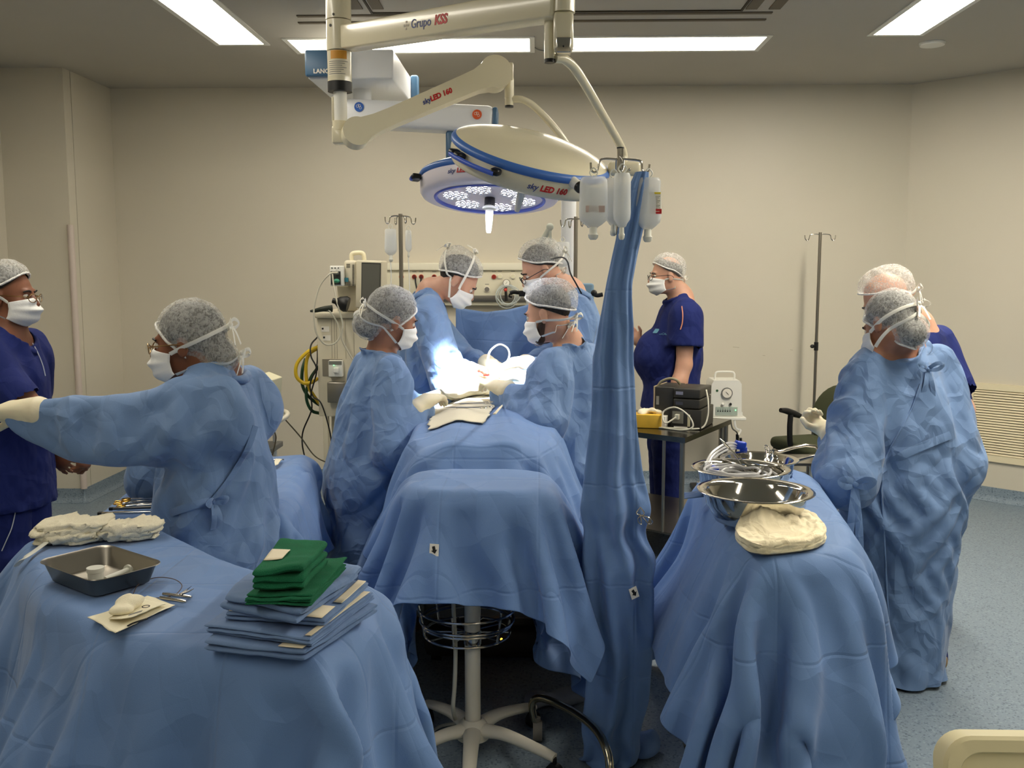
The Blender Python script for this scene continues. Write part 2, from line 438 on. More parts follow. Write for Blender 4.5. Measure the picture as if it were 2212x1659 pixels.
# ---------- room ----------
CEIL = 3.0; YB = 7.22; YL = 6.5
WALL = mat('wall_paint', (208, 201, 184), .42, vary=(1.2, .02), bump=(3, .05))
CEILM = mat('ceiling_paint', (182, 177, 166), .8, vary=(1.5, .02))
PANEL = mat('light_panel', (255, 255, 255), .5, emit=((255, 246, 228), 13.5)); PANELL = mat('light_panel_left', (255, 255, 255), .5, emit=((255, 246, 228), 13.0)); PANELC = mat('light_panel_soft', (255, 255, 255), .5, emit=((255, 246, 228), 7.0)); PANELD = mat('light_panel_soft_right', (255, 255, 255), .5, emit=((255, 246, 228), 13.0)); PANELB = mat('light_panel_dimmer', (255, 255, 255), .5, emit=((255, 246, 228), 8.5)); PANELR = mat('light_panel_brighter', (255, 255, 255), .5, emit=((255, 246, 228), 36.0))
GLAZE = mat('painted_metal', (226, 214, 182), .45)
DARK = mat('dark_slot', (60, 52, 36), .8)
def floor_mat():
    m = mat('vinyl_floor', (122, 137, 150), .42); nt = m.node_tree; N = nt.nodes; L = nt.links; b = N['Principled BSDF']
    tc = N.new('ShaderNodeTexCoord'); v = N.new('ShaderNodeTexVoronoi'); v.inputs['Scale'].default_value = 150
    L.new(tc.outputs['Object'], v.inputs['Vector'])
    r = N.new('ShaderNodeValToRGB'); e = r.color_ramp.elements; r.color_ramp.interpolation = 'CONSTANT'
    e[0].position = 0; e[0].color = (*lin((94, 108, 122)), 1); e[1].position = .1; e[1].color = (*lin((124, 139, 152)), 1)
    n = r.color_ramp.elements.new(.86); n.color = (*lin((138, 152, 164)), 1); n = r.color_ramp.elements.new(.96); n.color = (*lin((110, 124, 140)), 1)
    sp = N.new('ShaderNodeSeparateColor'); L.new(v.outputs['Color'], sp.inputs[0]); L.new(sp.outputs[0], r.inputs['Fac'])
    L.new(r.outputs['Color'], b.inputs['Base Color'])
    return m
VINYL = floor_mat()
pc = P(1962, 400, YB); XR = pc.x                      # right chamfer starts here
XL = P(182, 1060, YL).x; XLL = P(14, 500, YL).x; XRR = XR + 3.0
Y0 = -2.2
def poly_wall(name, a, b, z0=0, z1=CEIL, m=WALL):
    mb = MB(); d = (Vector(b) - Vector(a)).normalized(); n = Vector((d.y, -d.x)) * -.1
    v = [(*a, z0), (*b, z0), (b[0] + n.x, b[1] + n.y, z0), (a[0] + n.x, a[1] + n.y, z0)]
    v += [(x, y, z1) for x, y, _ in v]
    mb.add(v, [(0, 1, 5, 4), (1, 2, 6, 5), (2, 3, 7, 6), (3, 0, 4, 7), (0, 3, 2, 1), (4, 5, 6, 7)])
    return struct(mb.build(name, m, fixn=True, ang=30))
loop = [(XLL, Y0), (XLL, YL), (XL, YL), (XL, YB), (XR, YB), (XRR, YB - 3.0), (XRR, Y0)]
names = ['wall_left', 'wall_left_front', 'wall_left_return', 'wall_back', 'wall_right_slanted', 'wall_right', 'wall_front']
for i, nm in enumerate(names): poly_wall(nm, (XL, YL + .11) if i == 2 else loop[i], loop[(i + 1) % 7])
struct(MB().box(((XLL + XRR) / 2, (Y0 + YB) / 2, -.05), (XRR - XLL + .4, YB - Y0 + .4, .1)).build('floor', VINYL))
struct(MB().box(((XLL + XRR) / 2, (Y0 + YB) / 2, CEIL + .05), (XRR - XLL + .4, YB - Y0 + .4, .1)).build('ceiling', CEILM))
for i, nm in enumerate(['left', 'left_front', 'left_return', 'back', 'right_slanted', 'right']):   # coved vinyl skirting
    a = Vector((*loop[i], 0)); b = Vector((*loop[i + 1], 0)); d = (b - a).normalized(); n = Vector((d.y, -d.x, 0)); mb = MB()
    if n.dot(Vector((0, 3, 0)) - a) < 0: n = -n
    prof = [(.0, .1), (.004, .1), (.006, .05), (.012, .025), (.024, .01), (.04, .003), (.04, 0), (0, 0)]
    ext = .04 if nm in ('left_return',) else 0
    v = [q + n * x + Vector((0, 0, z)) for q in (a - d * 0, b + d * 0) for x, z in prof]; k = len(prof)
    mb.add(v, [(j, (j + 1) % k, k + (j + 1) % k, k + j) for j in range(k)])
    struct(mb.build('baseboard_' + nm, VINYL, ang=60, fixn=True))
struct(MB().lathe([(x + .001, z) for x, z in [(.0, .1), (.004, .1), (.006, .05), (.012, .025), (.024, .01), (.04, .003), (.04, 0)]], M4((XL, YL, 0)), 32).build('baseboard_corner', VINYL, ang=60))
mb = MB(); mb.tube([(XL + .0, YL, .1), (XL + .0, YL, 1.95)], .022, 16, smooth=False)
struct(mb.build('trim_1', mat('pvc_guard', (206, 192, 182), .4)))
# ceiling lights
def light(label, x0, x1, y0, y1, PANEL=PANEL):
    t = thing('ceiling_light', label, 'light', ((x0 + x1) / 2, (y0 + y1) / 2, CEIL), 'recessed ceiling light panels')
    fr = MB(); w = .03
    for a, b, c, d in ((x0 - w, x1 + w, y0 - w, y0), (x0 - w, x1 + w, y1, y1 + w), (x0 - w, x0, y0, y1), (x1, x1 + w, y0, y1)):
        fr.box(((a + b) / 2, (c + d) / 2, CEIL - .003), (b - a, d - c, .006))
    fr.build('frame', WHITEP, t)
    MB().box(((x0 + x1) / 2, (y0 + y1) / 2, CEIL - .001), (x1 - x0, y1 - y0, .004)).build('diffuser', PANEL, t)
pl, ql = PZ(475.4, 95, CEIL), PZ(569.4, 93.1, CEIL); light('long light panel in the ceiling at the left of the room', pl.x, ql.x, 2.2, (pl.y + ql.y) / 2, PANELL)
light('long light panel in the ceiling above the camera on the left', pl.x, ql.x, -1.6, 1.4, PANELC)
pl, ql = PZ(1886.5, 74, CEIL), PZ(1988.3, 72, CEIL); light('long light panel in the ceiling at the right of the room', pl.x, ql.x, 2.2, (pl.y + ql.y) / 2, PANELR)
light('long light panel in the ceiling above the camera on the right', pl.x, ql.x, -1.6, 1.4, PANELD)
pa, pb = PZ(1656, 77.6, CEIL), PZ(1630.4, 106.5, CEIL); ya, yb = pa.y, pb.y
c1 = PZ(1240, 90, CEIL).x; c2 = PZ(1144, 90, CEIL).x
light('light panel on the ceiling before the back wall, the one nearer the right wall', c1 - .02, (pa.x + pb.x) / 2, ya, yb, PANELB)
light('light panel on the ceiling before the back wall, behind the lamp column', c2 - 1.28 * (pa.x - c1), c2, ya, yb, PANELB)
# air diffuser unit in the ceiling
t = thing('air_diffuser', 'large rectangular air diffuser with slots set in the ceiling above the lamps', 'air vent', (.4, 3.8, CEIL))
def zr(mb, x0, x1, y0, y1, dz=.004, th=.008): mb.box(((x0 + x1) / 2, (y0 + y1) / 2, CEIL - dz), (x1 - x0, y1 - y0, th))
q0 = PZ(1605, 19, CEIL); q1 = PZ(1690, 24, CEIL); qa = PZ(800, 24, CEIL)
xL, xRt = qa.x, q0.x; yN = q0.y
m1 = MB(); zr(m1, xL - .5, xRt + .5, yN - 2.2, yN + .52, .002, .004); m1.build('panel', CEILM, t)
m2 = MB(); g = .012
for a, b, c, d in ((xL, xRt, yN, yN + g), (xL, xL + g, yN - 2.0, yN), (xRt - g, xRt, yN - 2.0, yN)): zr(m2, a, b, c, d, .006)
m2.build('seam', DARK, t)
for k in (0, 1):
    yk = PZ(1400, (25, 40)[k], CEIL).y; xk = PZ(1668 - 14 * k, (25, 40)[k], CEIL).x; s = .03
    mk = MB(); zr(mk, P(760, 40, yk).x - .3, xk, yk, yk + s, .006); mk.build('slot', mat('slot_grey', (110, 100, 84), .8), t)
for px in (1625, 1675, 815, 770):
    a = PZ(px, 14, CEIL); mk = MB(); zr(mk, a.x - .03, a.x + .03, a.y - 2.0, a.y + .02, .006); mk.build('slot', MATS['slot_grey'], t)
t = PZ(2014, 92, CEIL); tag(MB().lathe([(.001, -.02), (.07, -.018), (.075, -.004), (.075, 0)], M4(t), 32).build('smoke_detector', WHITEP), 'small round white detector on the ceiling by the right light panel', 'detector')
w0 = PZ(1152, 101, CEIL); tag(MB().tube([w0, w0 + Vector((.05, .05, -.01)), w0 + Vector((.16, .06, -.01)), w0 + Vector((.3, .06, 0))], .004, 6).build('ceiling_cable', GREYP), 'thin grey cable running along the ceiling between the two back light panels', 'cable')
# louvred vent on the slanted wall
dW = Vector((1, -1, 0)).normalized(); nW = Vector((-1, -1, 0)).normalized()
def on_slant(px, py):
    d = ray(px, py); s = (XR + YB) / (d.x + d.y); return Vector((d.x * s, d.y * s, CAMZ + d.z * s))
va = on_slant(2098.8, 825.2); vb = on_slant(2082.5, 988)
t = thing('louvred_vent', 'cream metal louvred air vent low on the slanted right wall', 'air vent', (va.x, va.y, vb.z))
z1, z0 = va.z, vb.z; Wd = 1.1; base = Vector((va.x, va.y, 0)) - dW * .02
fr = MB(); fw = .045
RW = Matrix((dW, -nW, Vector((0, 0, 1)))).transposed()
for u0, u1, w0_, w1_ in ((0, Wd, z1 - fw, z1), (0, Wd, z0, z0 + fw), (0, fw, z0 + fw, z1 - fw), (Wd - fw, Wd, z0 + fw, z1 - fw)):
    fr.box(base + dW * (u0 + u1) / 2 + nW * .01 + Vector((0, 0, (w0_ + w1_) / 2)), (u1 - u0, .02, w1_ - w0_), RW)
fr.build('frame', GLAZE, t)
n = 25
for i in range(n):
    z = z0 + fw + (z1 - z0 - 2 * fw) * (i + .5) / n
    MB().box(base + dW * Wd / 2 + nW * .012 + Vector((0, 0, z)), (Wd - 2 * fw, .003, (z1 - z0 - 2 * fw) / n * .9), RW @ Euler((-.7, 0, 0)).to_matrix()).build('slat', GLAZE, t)
MB().box(base + dW * Wd / 2 + nW * .002 + Vector((0, 0, (z0 + z1) / 2)), (Wd - .05, .002, z1 - z0 - .05), RW).build('backing', DARK, t)
sc = MB()
for u in (.02, Wd - .02):
    for z in (z0 + .02, z1 - .02): sc.ball(base + dW * u + nW * .021 + Vector((0, 0, z)), .004, 6)
sc.build('screw', GREYP, t)
# ---------- people ----------
def fwd_of(a): a = math.radians(a); return Vector((math.sin(a), math.cos(a), 0))
def right_of(a): a = math.radians(a); return Vector((math.cos(a), -math.sin(a), 0))
def head_frame(yaw, pitch=0, roll=0):
    r = right_of(yaw); f = fwd_of(yaw); u = Vector((0, 0, 1)); p = math.radians(pitch)
    f2 = f * math.cos(p) - u * math.sin(p); u2 = u * math.cos(p) + f * math.sin(p)
    q = math.radians(roll); r3 = r * math.cos(q) - u2 * math.sin(q); u3 = u2 * math.cos(q) + r * math.sin(q)
    return Matrix((r3, f2, u3)).transposed()
def hand_prims(w, d, n, side=1, curl=.35, spread=0., g=1.0, add=0.):
    w = Vector(w); d = Vector(d).normalized(); n = Vector(n); n = (n - d * n.dot(d)).normalized(); t = d.cross(n) * side
    out = [cap(w - d * .01, w + d * .03, .026 + add, .03 + add, (n, .72), .02), cap(w + d * .03, w + d * .078, (.036 + add) * g, (.040 + add) * g, (n, .38), .02)]
    for i in range(4):
        o = w + d * (.086 - .004 * abs(i - 1)) + t * (.029 - .0195 * i)
        L = [.072, .08, .074, .058][i]; th = curl * .5; dd = (d + t * (.06 - .05 * i) * (1 + spread)).normalized()
        r0 = (.0092 - .0005 * i) + add
        for k, fr in enumerate((.46, .3, .24)):
            th += curl * (.7 + .1 * i) * (1 if k else .5)
            v = dd * math.cos(th) + n * math.sin(th); e = o + v * L * fr
            out.append(cap(o, e, r0, r0 * .92, None, .006 if k else .012)); o = e; r0 *= .92
    o = w + d * .028 + t * .028 + n * .006; v = (d * .62 + t * .72 + n * .3).normalized(); e = o + v * .042
    out.append(cap(o, e, .0135 + add, .0105 + add, None, .014)); v2 = (d * .9 + t * .2 + n * (.25 + curl * .4)).normalized()
    out.append(cap(e, e + v2 * .034, .0105 + add, .0085 + add, None, .006))
    return out
def shell(mb, H, c, r, limF, limS, limB, puff=0., bun=None, tuck=.0, rip=0., tilt=12, nu=72, nv=26, seed=0, lump=.0, vs=0.):
    tl = math.radians(tilt); ct, st = math.cos(tl), math.sin(tl)
    c = np.array(c); r = np.array(r)
    def fn(u, v):
        az = u * 2 * math.pi; ca = math.cos(az)
        lim = limS + (limF - limS) * max(0, ca) ** 1.5 + (limB - limS) * max(0, -ca) ** 1.2
        p = math.radians(lim) * (vs + (1 - vs) * v)
        d = np.array([math.sin(p) * math.sin(az), math.sin(p) * ca, math.cos(p)])
        d = np.array([d[0], d[1] * ct - d[2] * st, d[2] * ct + d[1] * st])
        k = 1 + puff * math.sin(math.pi * min(1, v)) ** .8 - tuck * max(0, (v - .88) / .12) ** 2
        k += rip * (math.sin(az * 26 + seed) * .6 + math.sin(az * 41 + 2 * seed) * .4) * v ** 3
        if lump: k += lump * (math.sin(az * 5 + seed) * math.sin(p * 6 + seed) + .6 * math.sin(az * 9 + 1.7 * seed + p * 7)) * math.sin(math.pi * min(1, v))
        q = c + d * r * k
        if bun:
            b = np.array(bun[0]); b = b / np.linalg.norm(b); w = math.exp((d @ b - 1) * bun[2]); q = q + b * bun[1] * w
        return q
    g = [fn(i / nu, j / (nv - 1)) for j in range(nv) for i in range(nu)]
    P0, Hm = H
    v = [P0 + Hm @ Vector(x) for x in g]
    f = [(j * nu + i, (j + 1) * nu + i, (j + 1) * nu + (i + 1) % nu, j * nu + (i + 1) % nu) for j in range(nv - 1) for i in range(nu)]
    return mb.add(v, f)
SKIN = {}
def skin(k):
    c = {'light': (204, 158, 134), 'tan': (162, 114, 90), 'brown': (128, 80, 56), 'dark': (104, 66, 48)}[k]
    return mat('skin_' + k, c, .5, sss=.15, bump=(60, .06), vary=(14, .08))
HAIR = {'black': mat('hair_black', (20, 16, 15), .55, bump=(80, .5)), 'brown': mat('hair_brown', (48, 34, 26), .55, bump=(80, .5)), 'grey': mat('hair_grey', (96, 92, 88), .6, bump=(80, .5))}
CAPM = veil('cap_net', (236, 236, 232), .31, 300, (1, 1, .3)); CAPBAND = veil('cap_band', (245, 244, 240), .8, 120)
GLASSF = mat('spectacle_frame', (24, 22, 24), .3); GLASSG = mat('spectacle_frame_gold', (150, 120, 80), .3, 1.0)
LENS = mat('spectacle_lens', (235, 240, 240), .05, alpha=.12)
SHOE = mat('shoe', (60, 50, 44), .6); SHOET = mat('shoe_tan', (150, 124, 84), .6)
def add_noise_disp(V, amp, sc, seed): return V + noise3(V, sc, seed)[:, None] * amp
def cloth_sim(prims, cuts, drop, body, h=.0155, gh=.14, gv=.04, goal=.002, steps=26, g=1.5, seed=1, bend=.25, b2=.2, axis=(0, 0, 1), nscale=7, pin=None):
    V, Q = sdf_mesh(prims, h, cuts)
    keep = np.ones(len(Q), bool); ctr = V[Q].mean(1)
    for pt, nm, rad in drop:             # open the ends: drop faces lying on a cut
        nv = np.array(Vector(nm).normalized()); dd = (ctr - np.array(pt)) @ nv
        keep &= ~((dd > -h * .45) & (np.linalg.norm(ctr - np.array(pt), axis=1) < rad))
    Q = Q[keep]; used = np.unique(Q); mp = -np.ones(len(V), int); mp[used] = np.arange(len(used)); V = V[used]; Q = mp[Q]
    ax = np.array(Vector(axis).normalized())
    def grow(m, d):
        u = np.abs(d @ ax) / np.maximum(np.linalg.norm(d, axis=1), 1e-9); n = noise3(m, nscale, seed)
        return 1 + (gh * (1 - u) + gv * u) * np.clip(.7 + 1.2 * n, 0, 1.6)
    V = V + noise3(V, 9, seed)[:, None] * np.array([.004, .004, 0])
    pins = None if pin is None else pin(V)
    return pbd(V, Q, (lambda p: sdf_eval(body, p)) if body else None, pins=pins, grow=grow, steps=steps, iters=10, bend=bend, bend2=b2, g=g, goal=np.full(len(V), goal), th=.005), Q
PEOPLE = {}
def person(label, N, Pv, yaw, head, hy, hp, hr, arms, wear, hs=1.0, sk='light', hair='black', bun=None, capkw=None, glasses=None, ties=None,
           belly=0., feet=None, gownkw=None, hem=.25, seed=1, group=None, build=1.0, tail=True, under=True, eyes=True, beard=False, mask=True, hairlim=(62, 96, 122), legs=True, hairvs=0., bunball=None):
    N = Vector(N); Pv = Vector(Pv); head = Vector(head); H = head_frame(hy, hp, hr); f = fwd_of(yaw); r = right_of(yaw)
    up = (N - Pv).normalized(); hd = lambda x, y, z: head + H @ (Vector((x, y, z)) * hs)
    M = np.array(H)
    ped = thing('person', label, 'person', (Pv.x, Pv.y, 0), group)
    S = {s: N - up * .055 + r * s * .165 * build for s in (-1, 1)}
    h_ = hs
    headp = [ell(hd(0, -.015, .035), np.array((.074, .093, .088)) * h_, M, .02), ell(hd(0, .028, -.015), np.array((.062, .068, .085)) * h_, M, .02),
             ell(hd(0, .036, -.078), np.array((.046, .05, .036)) * h_, M, .02), ell(hd(0, .074, -.1), np.array((.018, .016, .016)) * h_, M, .02),
             cap(hd(-.034, .08, .026), hd(.034, .08, .026), .010 * h_, None, None, .012), cap(hd(0, .088, .012), hd(0, .112, -.026), .0085 * h_, .0125 * h_, None, .01),
             ell(hd(-.012, .098, -.03), np.array((.008,) * 3) * h_, M, .006), ell(hd(.012, .098, -.03), np.array((.008,) * 3) * h_, M, .006),
             ell(hd(-.038, .062, -.028), np.array((.024,) * 3) * h_, M, .02), ell(hd(.038, .062, -.028), np.array((.024,) * 3) * h_, M, .02),
             cap(hd(-.018, .09, -.058), hd(.018, .09, -.058), .007 * h_, None, None, .006), cap(hd(-.016, .088, -.07), hd(.016, .088, -.07), .008 * h_, None, None, .006),
             ell(hd(-.077, -.012, -.004), np.array((.009, .019, .031)) * h_, M, .008), ell(hd(.077, -.012, -.004), np.array((.009, .019, .031)) * h_, M, .008),
             ell(hd(-.076, -.006, -.026), np.array((.007, .01, .013)) * h_, M, .008), ell(hd(.076, -.006, -.026), np.array((.007, .01, .013)) * h_, M, .008)]
    neck = [cap(hd(0, -.03, -.05), N + up * .02, .052 * build, .06 * build, None, .03), cap(N + up * .03, N - up * .07, .06, .1 * build, (f, .7), .04)]
    mid = N.lerp(Pv, .55)
    tors = [cap(N - up * .13, mid, .135 * build, .13 * build, (f, .68), .05), cap(mid, Pv, .13 * build, .14 * build, (f, .72), .05), cap(S[-1], S[1], .06, None, None, .04)]
    if belly: tors.append(ell(mid - up * .06 + f * belly * .5, (.15 * build, .1 + belly, .17), np.array(Matrix((r, f, Vector((0, 0, 1)))).transposed()), .06))
    feet = feet or {s: Vector((Pv.x, Pv.y, 0)) + r * s * .1 + f * .02 for s in (-1, 1)}
    lg = []
    if legs:
        for s in (-1, 1):
            hp_ = Pv + r * s * .085 - up * .02; an = Vector(feet[s]) + Vector((0, 0, .09)); kn = hp_.lerp(an, .5) + f * .02
            lg += [cap(hp_, kn, .085 * build, .055, None, .04), cap(kn, kn.lerp(an, .35) - f * .01, .052, .055, None, .02), cap(kn.lerp(an, .35) - f * .01, an, .053, .036, None, .02), cap(an - Vector((0, 0, .05)), an - Vector((0, 0, .055)) + f * .14, .034, .028, None, .02)]
    armp = []; hands = []; AR = {}
    for s, A in arms.items():
        el, wr, hdv, pn, curl = A[:5]; el = Vector(el); wr = Vector(wr); sh = S[s] if len(A) < 6 else Vector(A[5]); AR[s] = (sh, el, wr)
        armp += [cap(sh, el, .054 * build, .041 * build, None, .03), cap(el, el.lerp(wr, .4), .042 * build, .041 * build, None, .02), cap(el.lerp(wr, .4), wr, .04 * build, .027, None, .02)]
        hands.append(hand_prims(wr, hdv, pn, s, curl))
    body = headp + neck + tors + armp + [q for h2 in hands for q in h2] + lg
    cuts = [('sub', ell(hd(s * .031, .1, .006), np.array((.016, .016, .010)) * h_, M, .008)) for s in (-1, 1)]
    V, Q = sdf_mesh(body, .0055, cuts)
    b = vq('body', V, Q, skin(sk), ped, ang=180)
    if eyes:
        for s in (-1, 1):
            e = MB(); e.use(mat('eye_white', (225, 220, 212), .2)); e.ball(hd(s * .031, .0775, .006), .0125 * h_, 10, H); e.use(mat('eye_iris', (40, 24, 16), .15)); e.ball(hd(s * .031, .0815, .005), .0095 * h_, 8, H)
            e.build('eye', None, ped)
        for s in (-1, 1): MB().tube([hd(s * .014, .093, .024), hd(s * .032, .094, .03), hd(s * .05, .08, .024)], .0035 * h_, 6).build('eyebrow', HAIR['grey' if hair == 'none' else hair], ped)
    p0c, nloc = Vector((0, .066, .052)), Vector((0, .18, -.14)).normalized()
    def capsdf(g): return [ell(hd(0, -.022, .042), np.array((.09 + g, .113 + g, .106 + g)) * h_, M, .03), ell(hd(*bunball[0]), np.array((bunball[1] + g,) * 3) * h_, M, .035)]
    if bunball:
        V, Q = sdf_mesh(capsdf(-.010), .008, [('plane', hd(*(p0c - nloc * .002)), H @ nloc)]); vq('hair', V, Q, HAIR[hair], ped, ang=180)
    elif hair != 'none':
        hb = MB(); shell(hb, (head, H * hs), (0, -.015, .036), (.079, .099, .094), *hairlim, rip=.012, seed=seed, vs=hairvs)
        if bun: shell(hb, (head, H * hs), (0, -.03, .02), (.07, .085, .08), 40, 100, 140, bun=(bun[0], bun[1] * .85, bun[2]), seed=seed)
        hb.build('hair', HAIR[hair], ped, ang=180)
    if beard:
        V, Q = sdf_mesh([cap(hd(s * .064, .012, -.035), hd(s * .04, .05, -.094), .016 * h_, .02 * h_, None, .02) for s in (-1, 1)] + [cap(hd(-.04, .05, -.094), hd(0, .078, -.1), .02, .018, None, .02), cap(hd(.04, .05, -.094), hd(0, .078, -.1), .02, .018, None, .02)], .006)
        vq('beard', V, Q, mat('stubble', (58, 42, 34), .7, bump=(200, .4)), ped, ang=180)
    # bouffant cap
    kw = dict(c=(0, -.022, .042), r=(.091, .115, .108), limF=72, limS=92, limB=118, puff=.05, tuck=.04, rip=.008, lump=.015, seed=seed, bun=bun)
    kw.update(capkw or {})
    if bunball:
        V, Q = sdf_mesh(capsdf(.0), .007, [('plane', hd(*p0c), H @ nloc)]); nw = np.array(H @ nloc); pw = np.array(hd(*p0c))
        Q = Q[((V[Q].mean(1) - pw) @ nw) < -.004]; V = V + noise3(V, 26, seed)[:, None] * .0035 + noise3(V, 60, seed)[:, None] * .0015
        used = np.unique(Q); mp_ = -np.ones(len(V), int); mp_[used] = np.arange(len(used)); V = V[used]; Q = mp_[Q]; vq('bouffant_cap', V, Q, CAPM, ped, ang=180)
        ee = np.sort(np.concatenate([Q[:, [0, 1]], Q[:, [1, 2]], Q[:, [2, 3]], Q[:, [3, 0]]]), 1); ue, ct_ = np.unique(ee, axis=0, return_counts=True); bv = np.unique(ue[ct_ == 1])
        pb_ = V[bv]; c0 = pb_.mean(0); ax1 = np.array(H @ Vector((1, 0, 0))); ax2 = np.cross(nw, ax1); an_ = np.arctan2((pb_ - c0) @ ax2, (pb_ - c0) @ ax1); pb_ = pb_[np.argsort(an_)]
        k_ = np.ones(5) / 5; ps_ = np.stack([np.convolve(np.concatenate([pb_[-2:, i], pb_[:, i], pb_[:2, i]]), k_, 'valid') for i in range(3)], 1)
        MB().tube([Vector(q) for q in ps_[::2]], .0045, 8, closed=True, smooth=False).build('cap_band', CAPBAND, ped, ang=180)
    else:
        cm = MB(); lims = {k: kw[k] for k in ('limF', 'limS', 'limB')}
        shell(cm, (head, H * hs), **kw); co = cm.build('bouffant_cap', CAPM, ped, ang=180)
        bd = MB(); kb = dict(kw); kb.pop('bun'); n = 96
        cc = np.array(kw['c']); rr = np.array(kw['r']); tl = math.radians(kw.get('tilt', 12)); bp = []
        tw = thing  # noqa
        loop_ = []
        for i in range(n):
            tmp = MB(); az = i / n * 2 * math.pi; ca = math.cos(az); lim = kw['limS'] + (kw['limF'] - kw['limS']) * max(0, ca) ** 1.5 + (kw['limB'] - kw['limS']) * max(0, -ca) ** 1.2
            p = math.radians(lim); d = np.array([math.sin(p) * math.sin(az), math.sin(p) * ca, math.cos(p)]); d = np.array([d[0], d[1] * math.cos(tl) - d[2] * math.sin(tl), d[2] * math.cos(tl) + d[1] * math.sin(tl)])
            k = 1 - kw['tuck'] + .012 * math.sin(az * 24)
            q = cc + d * rr * k
            if bun: bb = np.array(bun[0]); bb = bb / np.linalg.norm(bb); q = q + bb * bun[1] * math.exp((d @ bb - 1) * bun[2])
            loop_.append(head + H @ (Vector(q) * hs))
        bd.tube(loop_, .0045, 8, closed=True, smooth=False); bd.build('cap_band', CAPBAND, ped, ang=180)
    if mask:
        def mf(u, v):
            a = (u - .5) * 2; ang = a * math.radians(80)
            yc = float(np.interp(v, [0, .15, .38, .6, .85, 1], [.1, .113, .128, .12, .104, .07])); z = float(np.interp(v, [0, 1], [.0, -.122]))
            side = abs(a) ** 1.5; z = z * (1 - side) + side * float(np.interp(v, [0, 1], [-.022, -.088]))
            x = .079 * math.sin(ang); y = yc * math.cos(ang) + (.012 * abs(a)) + .004 * math.sin(v * 19) * (1 - side)
            return hd(x, y, z)
        MB().grid(mf, 30, 30).build('face_mask', MASKM, ped, ang=180, solid=.0012)
    # ties of the mask
    cc = Vector(kw['c']); rr = Vector(kw['r']) * 1.06
    def hug(p, lift=1.0):
        if bunball:
            d = (Vector(p) - Vector((0, -.022, .02))).normalized(); ts = np.arange(.04, .26, .003); W = np.array([np.array(hd(*(Vector((0, -.022, .02)) + d * float(t)))) for t in ts]); sd = sdf_eval(capsdf(.003), W); ins = np.nonzero(sd < 0)[0]
            return Vector((0, -.022, .02)) + d * float(ts[ins[-1]] + .005 if len(ins) else .1)
        q = Vector(p) - cc; l = math.sqrt(sum((q[i] / rr[i]) ** 2 for i in range(3)))
        v = cc + q / l * lift
        if bun: bb = Vector(bun[0]).normalized(); d = Vector([(v - cc)[i] / rr[i] for i in range(3)]).normalized(); v = v + bb * bun[1] * math.exp((d.dot(bb) - 1) * bun[2])
        return v
    T = ties or dict(top=(0, -.11, .085), low=(0, -.1, -.045))
    st = MB(); nrm = lambda pt: (pt - (head + H @ (cc * hs))).normalized()
    for key, cz, y0 in (('top', -.022, .02), ('low', -.088, .01)):
        if key not in T: continue
        E_ = Vector(T[key])
        for s in (-1, 1):
            a0 = Vector((s * .078, y0 + .01, cz)); pts = [hd(*a0)]
            for t in np.linspace(.12, 1, 12):
                p = a0.lerp(E_, float(t)); p = p + Vector((s * .03 * math.sin(math.pi * t), 0, .0))
                if key == 'top' or t > .55: q = hug(p)
                else: q = p if abs(p.x) > .068 else Vector((s * .07, p.y, p.z))
                if key == 'low' and t <= .55: q = Vector((s * max(abs(p.x), .072 - .01 * t), p.y, p.z))
                pts.append(hd(*q))
            st.tube(pts, .0065, 8, flat=(nrm, .16), k=3)
        e = hug(E_, 1.0); ew = hd(*e); nn = nrm(ew)
        if T.get(key + '_bow', True):
            rx = H @ Vector((1, 0, 0)); rz = nn.cross(rx).normalized()
            for s in (-1, 1):
                l_ = .03 + .008 * s
                st.tube([ew, ew + (rx * s * l_ * .6 + nn * .014 + rz * .016), ew + (rx * s * l_ * 1.2 + nn * .02), ew + (rx * s * l_ * .7 + nn * .008 - rz * .012), ew], .006, 8, flat=((0, 0, 1) if abs(rz.z) < .5 else (1, 0, 0), .2), k=5)
                if tail: st.tube([ew, ew + rx * s * .012 + nn * .014 - rz * .02, ew + rx * s * .03 + nn * .02 - rz * .055 + Vector((0, 0, -.01))], .0065, 8, flat=(nn, .18), k=5)
            st.ball(ew + nn * .006, .009, 6)
    if st.v: st.build('mask_ties', TIE, ped, ang=60)
    if glasses:
        gm = GLASSG if glasses == 'gold' else GLASSF; g = MB(); g.use(gm)
        for s in (-1, 1):
            ring = [hd(s * .033 + .023 * math.cos(a), .116 - .012 * (abs(s * .033 + .023 * math.cos(a)) / .056) ** 2, .0 + .017 * math.sin(a)) for a in np.linspace(0, 2 * math.pi, 24, endpoint=False)]
            g.tube(ring, .0018, 6, closed=True, smooth=False); g.tube([hd(s * .056, .104, .004), hd(s * .078, .06, .006), hd(s * .084, -.005, .004), hd(s * .084, -.03, -.012)], .002, 6)
        g.tube([hd(-.01, .116, .004), hd(0, .119, .008), hd(.01, .116, .004)], .0018, 6); go = g.build('glasses', None, ped)
        for s in (-1, 1): MB().grid(lambda u, v: hd(s * .033 + .022 * v * math.cos(u * 2 * math.pi), .1155 - .002 * v, .016 * v * math.sin(u * 2 * math.pi)), 20, 3, cu=True).build('lens', LENS, go)
    simb = tors + armp + neck[1:]
